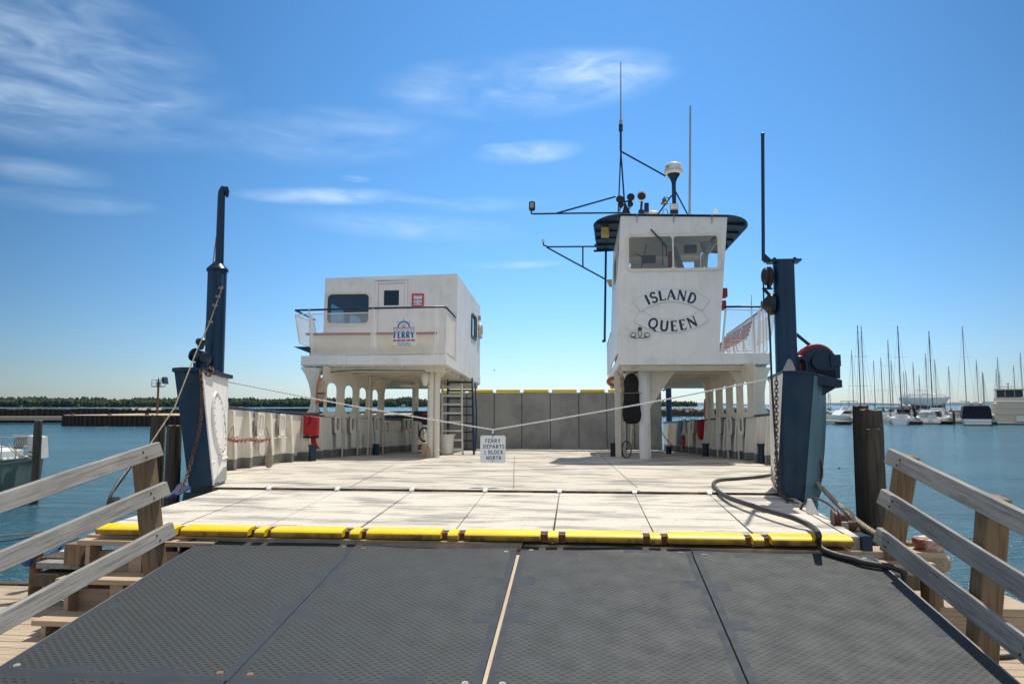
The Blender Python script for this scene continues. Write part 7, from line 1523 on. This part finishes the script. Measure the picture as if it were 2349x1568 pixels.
for k, (x, y_, Y) in enumerate(((1610, 1035, 108), (1165, 1010, 110), (1990, 1010, 107), (1555, 985, 121), (1215, 1030, 121), (1900, 1020, 121), (470, 1020, 121), (1975, 975, 124), (640, 1010, 121))):
    p = wy(*z8(x, y_), Y); b = MB(); b.tube([(p.x, Y, -1), (p.x, Y, p.z)], .17, 8); single(b, 'dock_pile', PILE if k % 2 == 0 else PLAST, ['brown dock pile right of the middle motorboats', 'white dock pile on the finger left of the middle motorboats', 'brown dock pile beside the navy covered cruiser', 'white thin pile below the white yacht bow', 'brown pile under the white yacht', 'white pile behind the navy covered cruiser', 'brown pile behind the left flybridge boat', 'white pile left of the large cruiser', 'brown pile behind the piling cluster'][k], 'dock pile', WORLD, 'piles along the floating docks')
for k, x in enumerate((1180, 1250, 1300, 1500, 1620, 2010, 2030)):
    p = wy(*z8(x, 1040), 121); b = MB(); b.box((p.x - .3, 121.6, .58), (p.x + .3, 122, 1.9 + .2 * (k % 3))); single(b, 'dock_box', [PLAST, GREYP, YELP, RED][k % 4], ['white dock box below the yacht stern', 'grey dock box next to the white one', 'yellowed dock box left of the middle motorboat', 'red dock box right of the middle motorboats', 'white dock box left of the navy cruiser', 'grey dock box right of the navy cruiser', 'yellowed dock box left of the large cruiser'][k], 'dock box', WORLD, 'dock boxes in the marina')
# sailboat at the left edge, seen at its stern
fr = bframe(wy(47, 1060, 24.2).x - 3.9, 24.6, R(176)); t = thing('moored_sailboat', 'green hulled sailboat stern with a white covered outboard at the left edge', 'sailboat', fr)
b = MB(); hull(b, 7.8, 2.6, 1.25, 1.15, .75, draft=.5); part(b, 'hull', HGREEN, t)
b = MB(); b.tube([(-3.9, -.9, 1.16), (-3.9, .9, 1.16)], .05, 8); b.prism([(-3.2, 1.1), (1.5, 1.2), (1.0, 1.6), (-1.2, 1.7), (-3.2, 1.35)], lambda x, z: (x, -.9, z), (0, 1.8, 0)); part(b, 'coaming', GEL, t)
b = MB()
for z in (1.55, 1.85): b.tube([(-2.6, 1.1, z), (-3.8, .95, z), (-3.95, .5, z), (-3.95, -.5, z), (-3.8, -.95, z), (-2.6, -1.1, z)], .018, 6)
for x, y in ((-3.85, .9), (-3.95, .4), (-3.95, -.4), (-3.85, -.9), (-3.0, 1.05), (-3.0, -1.05)): b.tube([(x, y, 1.1), (x, y, 1.87)], .018, 6)
part(b, 'pushpit', STEEL, t)
b = MB(); b.hexa([(-4.55, -.35, 1.12), (-4.2, -.35, 1.12), (-4.2, .2, 1.12), (-4.55, .2, 1.12), (-4.5, -.3, 1.85), (-4.12, -.3, 1.9), (-4.12, .15, 1.9), (-4.5, .15, 1.85)]); b.box((-4.15, -.1, 1.45), (-3.9, .1, 1.55)); b.tube([(-4.3, 0, 1.15), (-4.28, 0, .2)], .03, 6); part(b, 'outboard_cover', PLAST, t, bevel=.05)
b = MB()
for k in range(6): b.tube([(-3.93, -.1 + k * .1, 1.85), (-3.97, -.1 + k * .1, 1.62), (-3.93, -.05 + k * .1, 1.45), (-3.95, -.02 + k * .1, 1.8)], .02, 6)
part(b, 'coiled_line', TANROPE, t)
p0, p1 = wy(20, 1026, 24.2), wy(82, 1051, 21.6)
for k, dz in enumerate((0, .10)):
    b = MB(); b.tube([p0.lerp(p1, i / 12) + Vector((0, 0, dz * (1 - i / 12) - .12 * math.sin(math.pi * i / 12))) for i in range(13)], .016, 6); single(b, 'stern_line', TANROPE, ('lower' if k == 0 else 'upper') + ' stern line from the green sailboat to the lone piling', 'rope', WORLD, 'stern lines of the green sailboat')
b = MB(); b.tube([wy(-20, 1066, 23), wy(30, 1060, 22.5), wy(75, 1053, 21.6)], .014, 6); b.tube([p1 + Vector((.13 * math.cos(a), .13 * math.sin(a) - .1, .02 * a)) for a in range(0, 14)], .018, 6); single(b, 'spring_line', TANROPE, 'long line passing below the green hull to the lone piling', 'rope', WORLD)
# birds
def bird(px, py, Y, s, label, tilt):
    c_ = wy(px, py, Y); b = MB(); b.ball((0, 0, 0), 1, (.16, .16, .45), 8, 6); b.hexa([(-.05, -.03, .1), (.05, -.03, -.12), (.05, .03, -.12), (-.05, .03, .1), (.75, -.02, .45), (.8, -.02, .4), (.8, .02, .4), (.75, .02, .45)]); b.hexa([(.05, -.03, .1), (-.05, -.03, -.12), (-.05, .03, -.12), (.05, .03, .1), (-.35, -.02, .2), (-.55, -.02, .05), (-.55, .02, .05), (-.35, .02, .2)]); b.prism([(-.05, -.35), (.05, -.35), (.12, -.8), (0, -.55), (-.12, -.8)], lambda x, z: (x, -.02, z), (0, .04, 0))
    for i in range(len(b.v)): v_ = b.v[i] * s; b.v[i] = c_ + Vector((v_.x * math.cos(tilt) + v_.z * math.sin(tilt), v_.y, -v_.x * math.sin(tilt) + v_.z * math.cos(tilt)))
    single(b, 'bird', BIRD, label, 'bird', WORLD)
bird(1925, 1073, 9, .035, 'small dark swallow flying low over the water left of the pilings', .4); bird(1134, 848, 60, .14, 'tiny dark bird in the sky right of the passenger cabin', 1.2)
